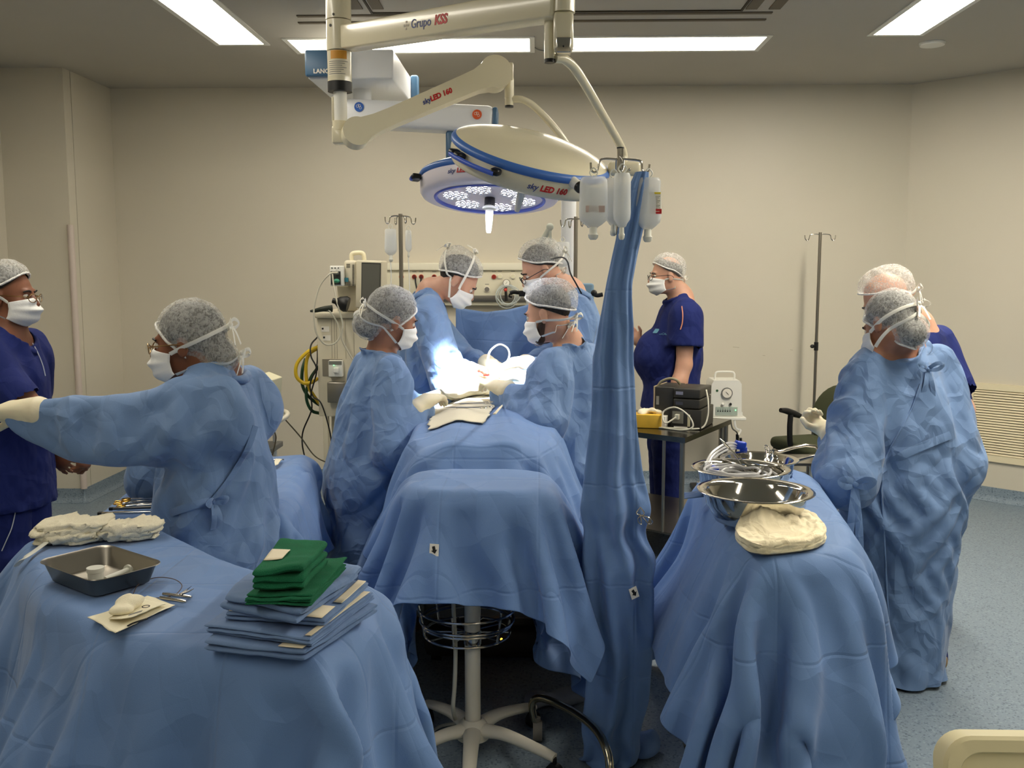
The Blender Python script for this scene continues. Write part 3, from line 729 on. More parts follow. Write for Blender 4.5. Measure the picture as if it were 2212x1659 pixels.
    if wear == 'gown':
        gk = dict(rt=.16, rw=.17, rh=.24, sq=.8, ra=.085, rel=.095, rwr=.052, fl=.0); gk.update(gownkw or {})
        floorp = gk.get('hemc', Vector((Pv.x, Pv.y, hem))); hemc = Vector(floorp)
        if under:                        # scrub shirt showing at the neck
            V, Q = sdf_mesh([cap(N - up * .17, N - up * .2, .11 * build, .11 * build, (f, .7), .05), cap(N - up * .1, N + up * .005, .085, .07, None, .05)], .012, [('sub', cap(N - up * .02 + f * .01, N + up * .2 + f * .03, .066, .09, None, .02))])
            vq('scrub_top', V, Q, SCRUB, ped, ang=180, sub=1)
        gp = [cap(N - up * .15, mid, gk['rt'] * build, gk['rw'] * build, (f, gk['sq'])), cap(S[-1], S[1], .085, None, None, .06), cap(N - up * .1, N + (head - N).normalized() * .03, .125, .082, None, .04),
              cap(mid, Pv, gk['rw'] * build, (gk['rw'] + .02) * build, (f, gk['sq']), .06), cap(Pv, hemc, (gk['rw'] + .02) * build, gk['rh'] * build, (f, gk['sq']), .08)]
        drop = [(hemc, (0, 0, -1), .6)]
        for s, (sh, el, wr) in AR.items():
            gp += [cap(sh, el, gk['ra'] * build, gk['rel'], None, .05), cap(el, el.lerp(wr, .35), gk['rel'], gk['rel'] * .95, None, .02), cap(el.lerp(wr, .35), wr - (wr - el).normalized() * .03, gk['rel'] * .95, gk['rwr'], None, .03)]
        gp += gk.get('extra', [])
        cu = [('plane', hemc, (0, 0, -1)), ('sub', cap(N - (head - N).normalized() * .01, N + (head - N).normalized() * .2, gk.get('neckr', .067), .09, None, .012))]
        V, Q = cloth_sim(gp, cu, drop, simb, seed=seed, gh=gk.get('gh', .15), gv=gk.get('gv', .05), axis=gk.get('axis', (0, 0, 1)), steps=gk.get('steps', 24))
        vq('surgical_gown', V, Q, GOWN, ped, ang=180, sub=1)
        i = 0
        for s, (sh, el, wr) in AR.items():
            A = arms[s]; d = (Vector(wr) - el).normalized(); hp2 = hand_prims(wr, A[2], A[3], s, A[4], add=.0022)
            gl = hp2 + [cap(Vector(wr) + d * .0, Vector(wr) - d * .07, .034, .046, None, .02)]
            V, Q = sdf_mesh(gl, .0048); V = V + noise3(V, 60, seed)[:, None] * .0012
            vq('glove', V, Q, gk.get('glove', LATEX), ped, ang=180)
    else:
        sk_ = dict(rt=.158, rw=.16, rh=.185, hemz=None, sl=.55, rs=.078); sk_.update(gownkw or {})
        hz = Vector((Pv.x, Pv.y, Pv.z - .16)) if sk_['hemz'] is None else Vector((Pv.x, Pv.y, sk_['hemz']))
        tp = [cap(N - up * .15, mid, sk_['rt'] * build, sk_['rw'] * build, (f, .78)), cap(S[-1], S[1], .075, None, None, .06), cap(mid, hz, sk_['rw'] * build, sk_['rh'] * build, (f, .8), .06)]
        if belly: tp.append(ell(mid - up * .06 + f * belly * .5, (.165 * build, .12 + belly, .19), np.array(Matrix((r, f, Vector((0, 0, 1)))).transposed()), .06))
        drop = [(hz, (0, 0, -1), .5)]; cu = [('plane', hz, (0, 0, -1)), ('sub', cap(N - up * .045 + f * .02, N + up * .2 + f * .05, .07, .12, None, .02))]
        for s, (sh, el, wr) in AR.items():
            e = sh.lerp(el, sk_['sl']); d = (el - sh).normalized(); tp.append(cap(sh, e + d * .1, sk_['rs'] * build, sk_['rs'] * build * 1.1, None, .04))
        nt_ = len(tp) - len(AR); slv = []
        for i_, (s, (sh, el, wr)) in enumerate(AR.items()): slv.append((tp[nt_ + i_], np.array(sh.lerp(el, sk_['sl'])), np.array((el - sh).normalized())))
        def extra(p, _):                 # torso, then each sleeve cut square at its end
            d0 = sdf_eval(tp[:nt_], p)
            for q, e, dn in slv:
                d1 = np.maximum(sdf_one(q, p), (p - e) @ dn); h2 = np.clip(.5 + .5 * (d0 - d1) / .04, 0, 1); d0 = d0 * (1 - h2) + d1 * h2 - .04 * h2 * (1 - h2)
            d0 = np.maximum(d0, hz.z - p[:, 2]); dn_ = -sdf_one(cu[1][1], p); return np.maximum(d0, dn_)
        V, Q = sdf_mesh(tp, .013, cu, extra)
        ctr = V[Q].mean(1); keep = (ctr[:, 2] - hz.z) > .005
        for s, (sh, el, wr) in AR.items():
            e = np.array(sh.lerp(el, sk_['sl'])); dn = np.array((el - sh).normalized()); pl = (ctr - e) @ dn; rad = np.linalg.norm(ctr - e - pl[:, None] * dn, axis=1)
            keep &= ~((np.abs(pl) < .009) & (rad < .10))
        Q = Q[keep]
        gr = lambda m, d: 1 + .07 * np.clip(.6 + 1.2 * noise3(m, 6, seed), 0, 1.6) * (1 - .7 * np.abs(d[:, 2]) / np.maximum(np.linalg.norm(d, axis=1), 1e-9))
        V = pbd(V, Q, lambda p: sdf_eval(simb, p), grow=gr, steps=16, iters=8, bend=.3, bend2=.3, g=1.2, goal=np.full(len(V), .004), th=.005)
        vq('scrub_top', V, Q, SCRUB, ped, ang=180, sub=1)
    if legs:
        tr = []
        for s in (-1, 1):
            hp_ = Pv + r * s * .085 - up * .02; an = Vector(feet[s]) + Vector((0, 0, .07)); kn = hp_.lerp(an, .5) + f * .02
            tr += [cap(hp_, kn, (.115 if wear != 'gown' else .088) * build, .095 if wear != 'gown' else .07, None, .04), cap(kn, an, .095 if wear != 'gown' else .07, .08 if wear != 'gown' else .066, None, .02)]
        tr.append(cap(Pv, Pv + up * .05, .15 * build if wear != 'gown' else .12, .14 * build if wear != 'gown' else .12, (f, .78), .04))
        V, Q = sdf_mesh(tr, .018, [('plane', (0, 0, .03), (0, 0, -1))]); Q = Q[V[Q].mean(1)[:, 2] > .036]
        V = pbd(V, Q, None, grow=1.05, steps=10, iters=8, bend=.3, bend2=.2, g=1.0, goal=np.full(len(V), .01), floor=0.005)
        vq('trousers', V, Q, SCRUB, ped, ang=180, sub=1)
        for s in (-1, 1):
            q = Vector(feet[s]); V, Q = sdf_mesh([cap(q + Vector((0, 0, .05)) - f * .03, q + Vector((0, 0, .042)) + f * .16, .045, .036, None, .03), cap(q + Vector((0, 0, .06)), q + Vector((0, 0, .09)), .042, .042, None, .03)], .008, [('plane', (0, 0, .002), (0, 0, -1))])
            vq('shoe', V, Q, SHOET if wear == 'gown' else SHOE, ped, ang=180)
    return ped, hd, H
T0 = time.time()
def vec(a, b): return (Vector(b) - Vector(a))
# man in scrubs at the left edge
w = P(160, 955, 3.72)
person('person in navy scrubs and white mask standing at the left edge, arm lowered', P(18, 722, 3.9), P(12, 985, 3.9), 88, P(22, 640, 3.9), 88, 4, 0,
       {1: (P(88, 905, 3.72), w, vec(w, P(192, 1012, 3.72)), (-1, .2, -.3), .75), -1: (P(60, 890, 4.1), P(110, 960, 4.1), (.6, 0, -1), (0, 1, 0), .4)},
       'scrub', sk='brown', glasses='gold', seed=2, build=1.12, capkw=dict(limF=66, lump=.02), gownkw=dict(rh=.2, rt=.17, sl=.62))
# instrument nurse
w = P(30, 890, 2.72)
person('person in a blue gown and glasses reaching an arm out to the left edge', P(470, 808, 2.95), P(468, 1105, 2.9), -72, P(404, 744, 2.92), -91, 6, 0,
       {-1: (P(255, 888, 2.72), w, (-1, 0, -.12), (.1, -.3, -1), .25, P(482, 852, 2.82)), 1: (P(325, 980, 3.12), P(305, 985, 3.38), (-.2, 1, 0), (0, 0, -1), .5)},
       'gown', sk='brown', glasses='gold', bunball=((0, -.1, -.05), .062), seed=3, hem=.3, hs=.97,
       gownkw=dict(rt=.155, rw=.17, rh=.22, sq=.86, ra=.1, rel=.08, rwr=.043, hemc=P(505, 1330, 2.9)), ties=dict(top=(0, -.15, .05), low=(0, -.16, -.04)))
# assistant on the left of the table
w = P(922, 866, 4.05)
person('person in a blue gown leaning in at the left of the towel on the drape', P(822, 768, 4.15), P(792, 985, 4.1), 62, P(850, 690, 4.13), 62, 18, 8,
       {1: (P(852, 925, 3.92), w, vec(w, P(960, 850, 4.2)), (0, 0, -1), .45), -1: (P(905, 880, 4.42), P(965, 852, 4.4), (.8, .3, 0), (0, 0, -1), .4)},
       'gown', sk='tan', bunball=((-.01, -.1, -.055), .068), seed=4, hem=.3, hs=1.0, gownkw=dict(rt=.165, rw=.18, rh=.23, hemc=P(775, 1330, 4.1)), ties=dict(top=(0, -.12, .03), low=(0, -.12, -.0), low_bow=False))
# surgeon on the left
w = P(1035, 806, 4.5)
person('person in a blue gown bowing over the lit surgical site from the left', P(925, 640, 4.9), P(905, 870, 4.95), 80, P(990, 606, 4.85), 84, 42, 6,
       {1: (P(975, 790, 4.66), w, (.8, -.1, -.25), (0, 0, -1), .5), -1: (P(1005, 765, 5.05), P(1065, 790, 4.78), (.7, -.3, -.2), (0, 0, -1), .5)},
       'gown', sk='light', bun=((0, -.7, .5), .02, 4), seed=5, hem=.25, gownkw=dict(rt=.15, rw=.165, rh=.22), ties=dict(top=(0, -.03, .15), low=(0, -.1, .07)))
# surgeon on the right with glasses
w = P(1112, 786, 4.62)
person('person in a blue gown and black-framed glasses with a dark strap, bowing from the right', P(1240, 640, 4.98), P(1268, 880, 5.0), -92, P(1168, 583, 4.9), -98, 30, -4,
       {-1: (P(1225, 790, 4.72), w, (-.8, -.2, -.25), (0, 0, -1), .5), 1: (P(1190, 760, 5.15), P(1120, 790, 4.85), (-.7, -.3, -.2), (0, 0, -1), .5)},
       'gown', sk='light', glasses='black', seed=6, hem=.25, gownkw=dict(rt=.165, rw=.175, rh=.22), ties=dict(top=(0, -.115, .03), low=(0, -.1, -.06)), capkw=dict(limF=64, lump=.03, r=(.096, .122, .112)))
# assistant on the right
w = P(1074, 836, 4.2)
person('bearded person in a blue gown seen in profile, arm across the drape from the right', P(1232, 752, 4.2), P(1250, 985, 4.2), -58, P(1184, 680, 4.15), -66, 16, 0,
       {-1: (P(1172, 868, 3.98), w, vec(w, P(1040, 815, 4.35)), (0, 0, -1), .5), 1: (P(1195, 840, 4.5), P(1110, 812, 4.5), (-.8, 0, 0), (0, 0, -1), .5)},
       'gown', sk='light', beard=True, hair='black', seed=7, hem=.3, gownkw=dict(rt=.17, rw=.18, rh=.22, ra=.1, rel=.1), ties=dict(top=(0, -.1, -.02), low=(0, -.1, -.08)), capkw=dict(limF=66, lump=.03, r=(.096, .124, .113), limB=108))
# bald man by the back wall
w = P(1380, 738, 6.62)
person('heavy bald person in navy scrubs and glasses standing by the back wall', P(1472, 648, 6.3), P(1448, 815, 6.3), -92, P(1438, 596, 6.27), -98, 6, 0,
       {-1: (P(1478, 788, 6.05), P(1452, 880, 5.98), (-.2, .1, -1), (1, 0, 0), .4), 1: (P(1428, 762, 6.62), w, vec(w, P(1358, 712, 6.62)), (0, -1, 0), .3)},
       'scrub', sk='light', glasses='black', hair='grey', hairvs=.55, belly=.1, build=1.22, seed=8, gownkw=dict(rs=.088, sl=.55, rh=.2), ties=dict(top=(0, -.1, -.01), low=(0, -.09, -.08)))
# nurse in gown at the right, seen from behind
w = P(1788, 930, 3.82)
person('person in a long blue gown with a neck bow, back turned, at the right', P(1955, 752, 3.75), P(1952, 1030, 3.72), -22, P(1920, 706, 3.68), -32, 26, 10,
       {-1: (P(1832, 985, 3.52), w, vec(w, P(1748, 905, 3.9)), (.2, -.6, .3), 1.15), 1: (P(2065, 965, 3.72), P(2010, 965, 3.98), (-.6, .8, 0), (0, 0, -1), .4)},
       'gown', sk='tan', bunball=((.01, -.088, -.062), .064), seed=9, hem=.08, hs=.98, gownkw=dict(rt=.185, rw=.2, rh=.155, sq=.9, ra=.1, rel=.105, hemc=Vector((P(1952, 1435, 3.68).x, 3.68, .1))),
       ties=dict(top=(.01, -.13, .035), low=(0, -.13, .0), low_bow=False), feet={-1: Vector(PZ(1930, 1440, 0)), 1: Vector(PZ(2008, 1445, 0))})
# man in scrubs behind her
person('bald person in navy scrubs half hidden behind the long gown at the right', P(1985, 712, 4.35), P(2005, 960, 4.32), -42, P(1915, 652, 4.25), -60, 34, 0,
       {1: (P(2082, 885, 4.28), P(2060, 965, 4.1), (-.5, -.2, -.8), (-1, 0, 0), .4), -1: (P(1885, 860, 4.1), P(1850, 925, 4.2), (-.6, .3, -.2), (0, 0, -1), .4)},
       'scrub', sk='light', hair='none', build=1.08, seed=10, gownkw=dict(sl=.66, rs=.085, rt=.165), ties=dict(top=(0, -.1, .0), low=(0, -.1, -.08)), capkw=dict(lump=.03, r=(.095, .122, .111)))
print('PEOPLE %.1f' % (time.time() - T0), flush=True)
# ---------- drapes ----------
def poly_sd(p, poly):
    p = np.asarray(p, float); A = np.asarray(poly, float); B = np.roll(A, -1, 0); best = np.full(len(p), 1e9); q = np.zeros_like(p); ins = np.zeros(len(p), bool)
    for a, b in zip(A, B):
        ab = b - a; t = np.clip(((p - a) @ ab) / (ab @ ab), 0, 1); c = a + t[:, None] * ab; d = np.linalg.norm(p - c, axis=1)
        m = d < best; best = np.where(m, d, best); q = np.where(m[:, None], c, q)
        cr = ((a[1] > p[:, 1]) != (b[1] > p[:, 1])) & (p[:, 0] < (b[0] - a[0]) * (p[:, 1] - a[1]) / (b[1] - a[1] + 1e-12) + a[0]); ins ^= cr
    return np.where(ins, -best, best), q
def round_poly(pts, n=3, k=.22):         # corner cutting
    A = [Vector(p) for p in pts]
    for _ in range(n):
        out = []
        for i in range(len(A)):
            a, b = A[i], A[(i + 1) % len(A)]; out += [a.lerp(b, k), a.lerp(b, 1 - k)]
        A = out
    return [tuple(p) for p in A]
def drape(name, poly, top, rect, h=.018, rot=0., ctr=None, flare=.32, steps=30, label=None, cat='drape', hfn=None, bend=.35, b2=.35, m=None, grp=None, seed=1, sub=1, g=.9, grow=1.0, colin=0., extra_col=None, cut=None, rnd=.008, goal=.006, zmin=None, parent=None):
    x0, x1, y0, y1 = rect; nx = int((x1 - x0) / h) + 1; ny = int((y1 - y0) / h) + 1
    gx, gy = np.meshgrid(np.linspace(x0, x1, nx), np.linspace(y0, y1, ny)); p = np.stack([gx.ravel(), gy.ravel()], -1)
    if rot:
        c = np.array(ctr or ((x0 + x1) / 2, (y0 + y1) / 2)); a = math.radians(rot); p = (p - c) @ np.array([[math.cos(a), math.sin(a)], [-math.sin(a), math.cos(a)]]) + c
    rest = np.concatenate([p, np.zeros((len(p), 1))], 1)
    Q = np.array([(j * nx + i, j * nx + i + 1, (j + 1) * nx + i + 1, (j + 1) * nx + i) for j in range(ny - 1) for i in range(nx - 1)])
    d, q = poly_sd(p, poly); o = np.maximum(d, 0); n = (p - q) / np.maximum(np.abs(d), 1e-6)[:, None] * np.where(d > 0, 1, 0)[:, None]
    fl = flare * (1 + .35 * noise3(rest, 4, seed))
    xy = np.where((d > 0)[:, None], q + n * (o * fl + np.minimum(o, .02))[:, None], p); z = top + .012 - np.sqrt(np.maximum(o ** 2 - (o * fl) ** 2, 0))
    if zmin is not None: z = np.maximum(z, zmin)
    V = np.concatenate([xy, z[:, None]], 1); hf = hfn or (lambda p: 0.)
    if hfn is not None: V[:, 2] += np.where(d < 0, hfn(V), 0)
    def col(X):
        dd, _ = poly_sd(X[:, :2], poly); dz = X[:, 2] - (top + (hfn(X) if hfn is not None else 0.)); dd = dd + colin
        a = np.maximum(dd + rnd, 0); b = np.maximum(dz + rnd, 0)
        out = np.minimum(np.maximum(dd + rnd, dz + rnd), 0) + np.sqrt(a * a + b * b) - rnd
        return out if extra_col is None else np.minimum(out, extra_col(X))
    V = V + (noise3(V, 3.2, seed) * np.clip(o * 3, 0, 1) * .03)[:, None] * np.stack([n[:, 0], n[:, 1], 0 * n[:, 0]], -1) + noise3(V, 7, seed)[:, None] * .003
    V = pbd(V, Q, col, rest=rest, grow=grow if not np.isscalar(grow) or grow != 1 else 1.0, steps=steps, iters=12, g=g, damp=.9, bend=bend, bend2=b2, floor=0.004, th=.004, goal=np.full(len(V), goal))
    if cut is not None: Q = Q[~cut(rest[Q].mean(1))]
    ob = vq(name, V, Q, m or DRAPE, parent, ang=180, sub=sub, solid=.0015)
    if label: tag(ob, label, cat, grp)
    return ob
def xy(px, py, z): v = PZ(px, py, z); return (v.x, v.y)
T0 = time.time(); TZ = .86
LT = [xy(*q, TZ) for q in ((58, 1172), (72, 1235), (120, 1305), (230, 1365), (400, 1402), (560, 1418), (690, 1418), (775, 1340), (800, 1262), (680, 1248), (560, 1236), (470, 1205), (390, 1165), (330, 1135), (180, 1130))]
drape('table_drape', LT, TZ, (-1.75, .02, 1.12, 3.0), h=.022, flare=.3, steps=30, label='large blue drape over the curved table in front at the left', seed=3, b2=.4)
RT = round_poly([xy(1630, 1212, TZ), xy(1866, 1188, TZ), xy(1742, 1012, TZ), xy(1500, 1026, TZ)], 2, .12)
drape('table_drape', RT, TZ, (.1, 1.3, 1.78, 4.2), h=.022, flare=.3, steps=30, rot=-4, label='blue drape over the table carrying the steel basins', seed=5, b2=.4)
IT = [xy(214, 1112, TZ - .02), xy(610, 1112, TZ - .02), xy(660, 982, TZ - .02), xy(350, 1005, TZ - .02)]
drape('table_drape', IT, TZ - .02, (IT[0][0] - .3, IT[2][0] + .42, IT[0][1] - .4, IT[2][1] + .45), h=.02, flare=.25, label='blue drape over the instrument table behind the reaching person', seed=7)
# patient under the main drape
ML = P(878, 960, 3.55).x; MR = P(1196, 960, 3.55).x
MT = round_poly([(ML, 3.42), (MR, 3.42), (MR + .06, 5.4), (ML - .04, 5.4)], 2, .15)
def bodyh(X):                            # the legs of the patient make a soft ridge under the cloth
    cx = (ML + MR) / 2; return .05 * np.exp(-((X[:, 0] - cx + .09) / .1) ** 2) + .05 * np.exp(-((X[:, 0] - cx - .1) / .1) ** 2) + .04 * np.clip((X[:, 1] - 3.4) / .5, 0, 1) - .03
PTOP = .965
drape('patient_drape', MT, PTOP, (ML - .8, MR + .75, 2.72, 5.2), h=.022, flare=.3, steps=30, rot=3, label='wide blue drape spread over the patient on the operating table', hfn=bodyh, seed=9,
      cut=lambda c: (np.abs(c[:, 0] - (ML + MR) / 2) < .2 + .25 * np.clip(3.2 - c[:, 1], 0, 1)) & (c[:, 1] < 3.22))
MAYO = round_poly([P(880, 1075, 2.93).xy, P(1190, 1075, 2.93).xy, P(1188, 1000, 3.3).xy, P(890, 1000, 3.3).xy], 2, .2)
mxs = [p[0] for p in MAYO]
mz = P(1020, 1062, 2.95).z
drape('mayo_stand_drape', MAYO, mz, (min(mxs) - .33, max(mxs) + .4, 2.575, 3.62), h=.02, flare=.34, steps=30, rot=-5, label='blue drape hanging over the white-columned stand at the foot of the table', seed=11, bend=.35, b2=.4)
print('DRAPES %.1f' % (time.time() - T0), flush=True)
# hanging drape on the IV pole
def pole_drape():
    rows = [(1372, 1402, 372), (1350, 1402, 400), (1338, 1392, 470), (1322, 1375, 540), (1308, 1364, 600), (1292, 1368, 690), (1283, 1366, 760), (1276, 1372, 880), (1262, 1382, 1000), (1254, 1398, 1085), (1262, 1392, 1125), (1256, 1412, 1195),
            (1262, 1408, 1290), (1272, 1408, 1400), (1268, 1402, 1490), (1262, 1385, 1560), (1258, 1372, 1640)]
    ys = [r[2] for r in rows]; Yd = lambda v: 3.0 + .03 * math.sin(v * 5)
    nu, nv = 56, 110; V = []
    for j in range(nv):
        v = j / (nv - 1); y = ys[0] + (ys[-1] - ys[0]) * v; a = float(np.interp(y, ys, [r[0] for r in rows])); b = float(np.interp(y, ys, [r[1] for r in rows]))
        L = P(a, y, Yd(v)); R_ = P(b, y, Yd(v)); c = (L + R_) / 2; w = (R_ - L).length / 2
        for i in range(nu):
            t = i / nu * 2 * math.pi; pl = 1 + .3 * math.sin(5 * t + v * 5) * (.3 + .7 * v) + .14 * math.sin(9 * t - v * 9 + math.sin(v * 14))
            V.append((c.x + w * .96 * math.cos(t) * (1 + (pl - 1) * .3), c.y + (w * .55 + .012) * math.sin(t) * pl, max(c.z, .01)))
    Q = np.array([(j * nu + i, (j + 1) * nu + i, (j + 1) * nu + (i + 1) % nu, j * nu + (i + 1) % nu) for j in range(nv - 1) for i in range(nu)])
    V = np.array(V); rest = V.copy(); gr = lambda m, d: 1 + .22 * np.clip(.5 + 1.3 * noise3(m, 5, 4), 0, 1.6) * (1 - .75 * np.abs(d[:, 2]) / np.maximum(np.linalg.norm(d, axis=1), 1e-9))
    pins = np.zeros(len(V)); pins[:nu] = 1
    V = pbd(V, Q, None, pins=pins, grow=gr, steps=26, iters=10, bend=.25, bend2=.2, g=1.0, goal=np.full(len(V), .004), floor=.004)
    return vq('pole_drape', V, Q, DRAPE, None, ang=180, sub=1)
tag(pole_drape(), 'long blue drape hanging from the bag pole down to the floor', 'drape')
# ---------- ceiling lamps and pendant ----------
def cam_dir(x, y, z): return (R3 @ Vector((x, y, z))).normalized()
def ctext(s, size, C0, Mt, R, az, zl, m, parent, bold=0., shear=0., off=0.0):
    """lettering wrapped round the rim of a lamp: Mt = lamp frame, az = azimuth of its middle"""
    cu = bpy.data.curves.new('lettering', 'FONT'); cu.body = s; cu.size = size; cu.offset = bold; cu.shear = shear; cu.align_x = 'LEFT'; cu.align_y = 'CENTER'; cu.resolution_u = 3
    o = bpy.data.objects.new('lettering', cu); C.collection.objects.link(o)
    me = bpy.data.meshes.new_from_object(o.evaluated_get(bpy.context.evaluated_depsgraph_get())); bpy.data.objects.remove(o)
    w = max(v.co.x for v in me.vertices)
    for v in me.vertices:
        a = az + (v.co.x + off) / R; v.co = Mt @ Vector((R * math.cos(a), R * math.sin(a), zl + v.co.y))
    me.materials.clear(); me.materials.append(m); link('lettering', me, parent, ang=0); return w
LEDM = mat('led_lens', (255, 255, 255), .2, emit=((235, 238, 255), 60.0)); REFL = mat('reflector', (225, 222, 215), .12, .9)
UNDER = mat('lamp_under_white', (236, 230, 240), .3); KNOBB = mat('clamp_black', (15, 15, 16), .35)
def dome(t, C0, n, R, facing, lit):
    F3 = frame(n, facing); M = M4(C0, F3); f = R / .31
    top = [(.0001, .052), (.06, .05), (.14, .043), (.21, .03), (.26, .016), (.288, .004), (.298, -.004)]
    MB().lathe([(r * f, z * f) for r, z in top], M, 96).build('top_cover', CREAM, t, ang=60)
    MB().lathe([(.296 * f, -.002 * f), (.306 * f, -.008 * f), (.311 * f, -.018 * f), (.309 * f, -.03 * f), (.303 * f, -.034 * f)], M, 96).build('rim_band', RIMB, t, ang=60)
    MB().lathe([(.303 * f, -.032 * f), (.305 * f, -.05 * f), (.302 * f, -.085 * f), (.292 * f, -.1 * f), (.27 * f, -.106 * f), (.238 * f, -.104 * f)], M, 96).build('housing', UNDER if lit else CREAM, t, ang=60)
    MB().lathe([(.242 * f, -.105 * f), (.238 * f, -.11 * f), (.232 * f, -.11 * f), (.228 * f, -.104 * f), (.228 * f, -.09 * f)], M, 96).build('glass_ring', mat('ring_violet_blue', (92, 110, 205), .3), t, ang=60)
    MB().lathe([(.0001, -.097 * f), (.23 * f, -.097 * f)], M, 64).build('lens_plate', UNDER, t)
    for k in range(6):
        a0 = k * math.pi / 3 + .25; cx, cy = .15 * f * math.cos(a0), .15 * f * math.sin(a0); pod = MB(); pod.use(REFL)
        for i, (r, na) in enumerate(((0, 1), (.024, 6), (.046, 11))):
            for j in range(na):
                a = 2 * math.pi * j / na; x, y = cx + r * f * math.cos(a), cy + r * f * math.sin(a)
                pod.use(REFL).lathe([(.0105 * f, -.1065 * f), (.006 * f, -.099 * f)], M @ M4((x, y, 0)), 10)
                pod.use(LEDM if lit else GREYP).lathe([(.0001, -.1045 * f), (.0062 * f, -.1035 * f)], M @ M4((x, y, 0)), 8)
        pod.build('led_cluster', None, t, ang=0)
    h = MB(); h.use(KNOBB).lathe([(.022 * f, -.09 * f), (.024 * f, -.13 * f), (.0001, -.131 * f)], M, 24)
    h.use(WHITEP).lathe([(.02 * f, -.131 * f), (.03 * f, -.138 * f), (.03 * f, -.146 * f), (.018 * f, -.152 * f), (.015 * f, -.2 * f), (.011 * f, -.24 * f), (.009 * f, -.25 * f), (.0001, -.252 * f)], M, 24)
    h.build('centre_handle', None, t)
    return M, f
def azim(M, pt): q = M.inverted() @ Vector(pt); return math.atan2(q.y, q.x)
def rim_handle(t, M, f, pxs, Y):
    az = [azim(M, P(x, y, Y)) for x, y in pxs]
    for i in range(1, len(az)):
        while az[i] - az[i - 1] > math.pi: az[i] -= 2 * math.pi
        while az[i] - az[i - 1] < -math.pi: az[i] += 2 * math.pi
    a0, a1 = az[0], az[-1]; pts = [M @ Vector((.345 * f * math.cos(a), .345 * f * math.sin(a), -.05 * f)) for a in np.linspace(a0, a1, 30)]
    MB().tube(pts, .009 * f, 10, smooth=False).build('rim_handle', mat('handle_blue', (70, 100, 200), .3), t)
    for a in az:
        p = M @ Vector((.328 * f * math.cos(a), .328 * f * math.sin(a), -.045 * f)); rd = (M.to_3x3() @ Vector((math.cos(a), math.sin(a), 0)))
        MB().box(p, (.042 * f, .036 * f, .026 * f), Matrix((rd, (M.to_3x3() @ Vector((0, 0, 1))).cross(rd), M.to_3x3() @ Vector((0, 0, 1)))).transposed(), .01).build('handle_clamp', KNOBB, t)
YC = 3.9; cc = P(733, 120, YC)
t = thing('ceiling_column', 'thick cream column hanging from the ceiling with a black cap below', 'lamp column', (cc.x, cc.y, CEIL))
zA = P(733, 178, YC).z; r0 = .0505; zj = P(733, 45, YC).z; zl = P(733, 112, YC).z
m = MB(); m.cyl((cc.x, YC, CEIL), (cc.x, YC, zj + .002), r0, n=48).build('tube', CREAM, t)
MB().cyl((cc.x, YC, zj - .002), (cc.x, YC, zl + .002), r0 * .99, n=48).build('swivel', CREAM, t)
MB().cyl((cc.x, YC, zl - .002), (cc.x, YC, zA), r0 * .95, n=48).build('swivel', CREAM, t)
MB().cyl((cc.x, YC, zA), (cc.x, YC, P(733, 199, YC).z), r0 * .97, n=48).build('end_cap', BLACKP, t)
MB().lathe([(.14, -.001), (.14, -.02), (.1, -.035), (.06, -.04)], M4((cc.x, YC, CEIL)), 48).build('ceiling_flange', CREAM, t)
def wrap_patch(name, px0, py0, px1, py1, m, rr):
    mb = MB(); z0 = P(733, py0, YC).z; z1 = P(733, py1, YC).z; a0 = math.acos(max(-1, min(1, (P(px0, py0, YC).x - cc.x) / rr))); a1 = math.acos(max(-1, min(1, (P(px1, py0, YC).x - cc.x) / rr)))
    mb.grid(lambda u, v: (cc.x + (rr + .0008) * math.cos(a0 + (a1 - a0) * u), YC - (rr + .0008) * math.sin(a0 + (a1 - a0) * u), z0 + (z1 - z0) * v), 12, 2); return mb.build(name, m, t)
wrap_patch('warning_label', 719, 114, 752, 132, mat('label_orange', (214, 152, 52), .5), r0 * .95); wrap_patch('data_label', 713, 134, 757, 168, mat('label_clear', (222, 214, 190), .4), r0 * .95)
for k in range(7): wrap_patch('label_print', 715, 137 + k * 4.4, 754 - (k * 5) % 13, 138.3 + k * 4.4, GREYP, r0 * .953)
for s in (.35,): MB().ball((cc.x - .01, YC - r0, P(727, 38, YC).z), .005, 8).build('screw', GREYP, t)
MB().ball((cc.x - .024, YC - r0 * .88, P(716, 61, YC).z), .006, 8).build('screw', GREYP, t)
# upper lamp (nearer): arm, drop and tilted dome
C1 = P(1150, 322, 3.6); t1 = thing('surgical_light', 'unlit surgical lamp head tilted to show its cream top, the nearer of the two', 'surgical lamp', (C1.x, C1.y, C1.z))
A = P(748, 84, YC); B = P(1212, 8, 3.05); ax = (B - A).normalized(); RA = frame(ax)
MB().box((A + B) / 2, (.085, .092, (B - A).length), Matrix((RA.col[1], -RA.col[0], RA.col[2])).transposed() if False else RA, .008).build('arm', CREAM, t1)
mid = P(955, 38, A.y + (B.y - A.y) * (955 - 748) / (1212 - 748)); fn = (Vector((0, -1, 0)) - ax * (Vector((0, -1, 0)).dot(ax))).normalized(); upv = fn.cross(ax) * 1; upv = upv if upv.z > 0 else -upv
fn = RA.col[0] if RA.col[0].y < 0 else -RA.col[0]; upv = RA.col[1] if RA.col[1].z > 0 else -RA.col[1]
def on_arm(px, dn=.044, Y=None, du=0.):
    s = (px - 748) / (1212 - 748); iy = 1 / (A.y) + (1 / B.y - 1 / A.y) * s; Yq = 1 / iy; q = A + (B - A) * ((Yq - A.y) / (B.y - A.y)); return q + fn * dn + upv * du
off = .0425
text('Grupo', .044, face_m(on_arm(931, off + .001), ax, upv), NAVYI, t1, shear=.0, bold=.0004)
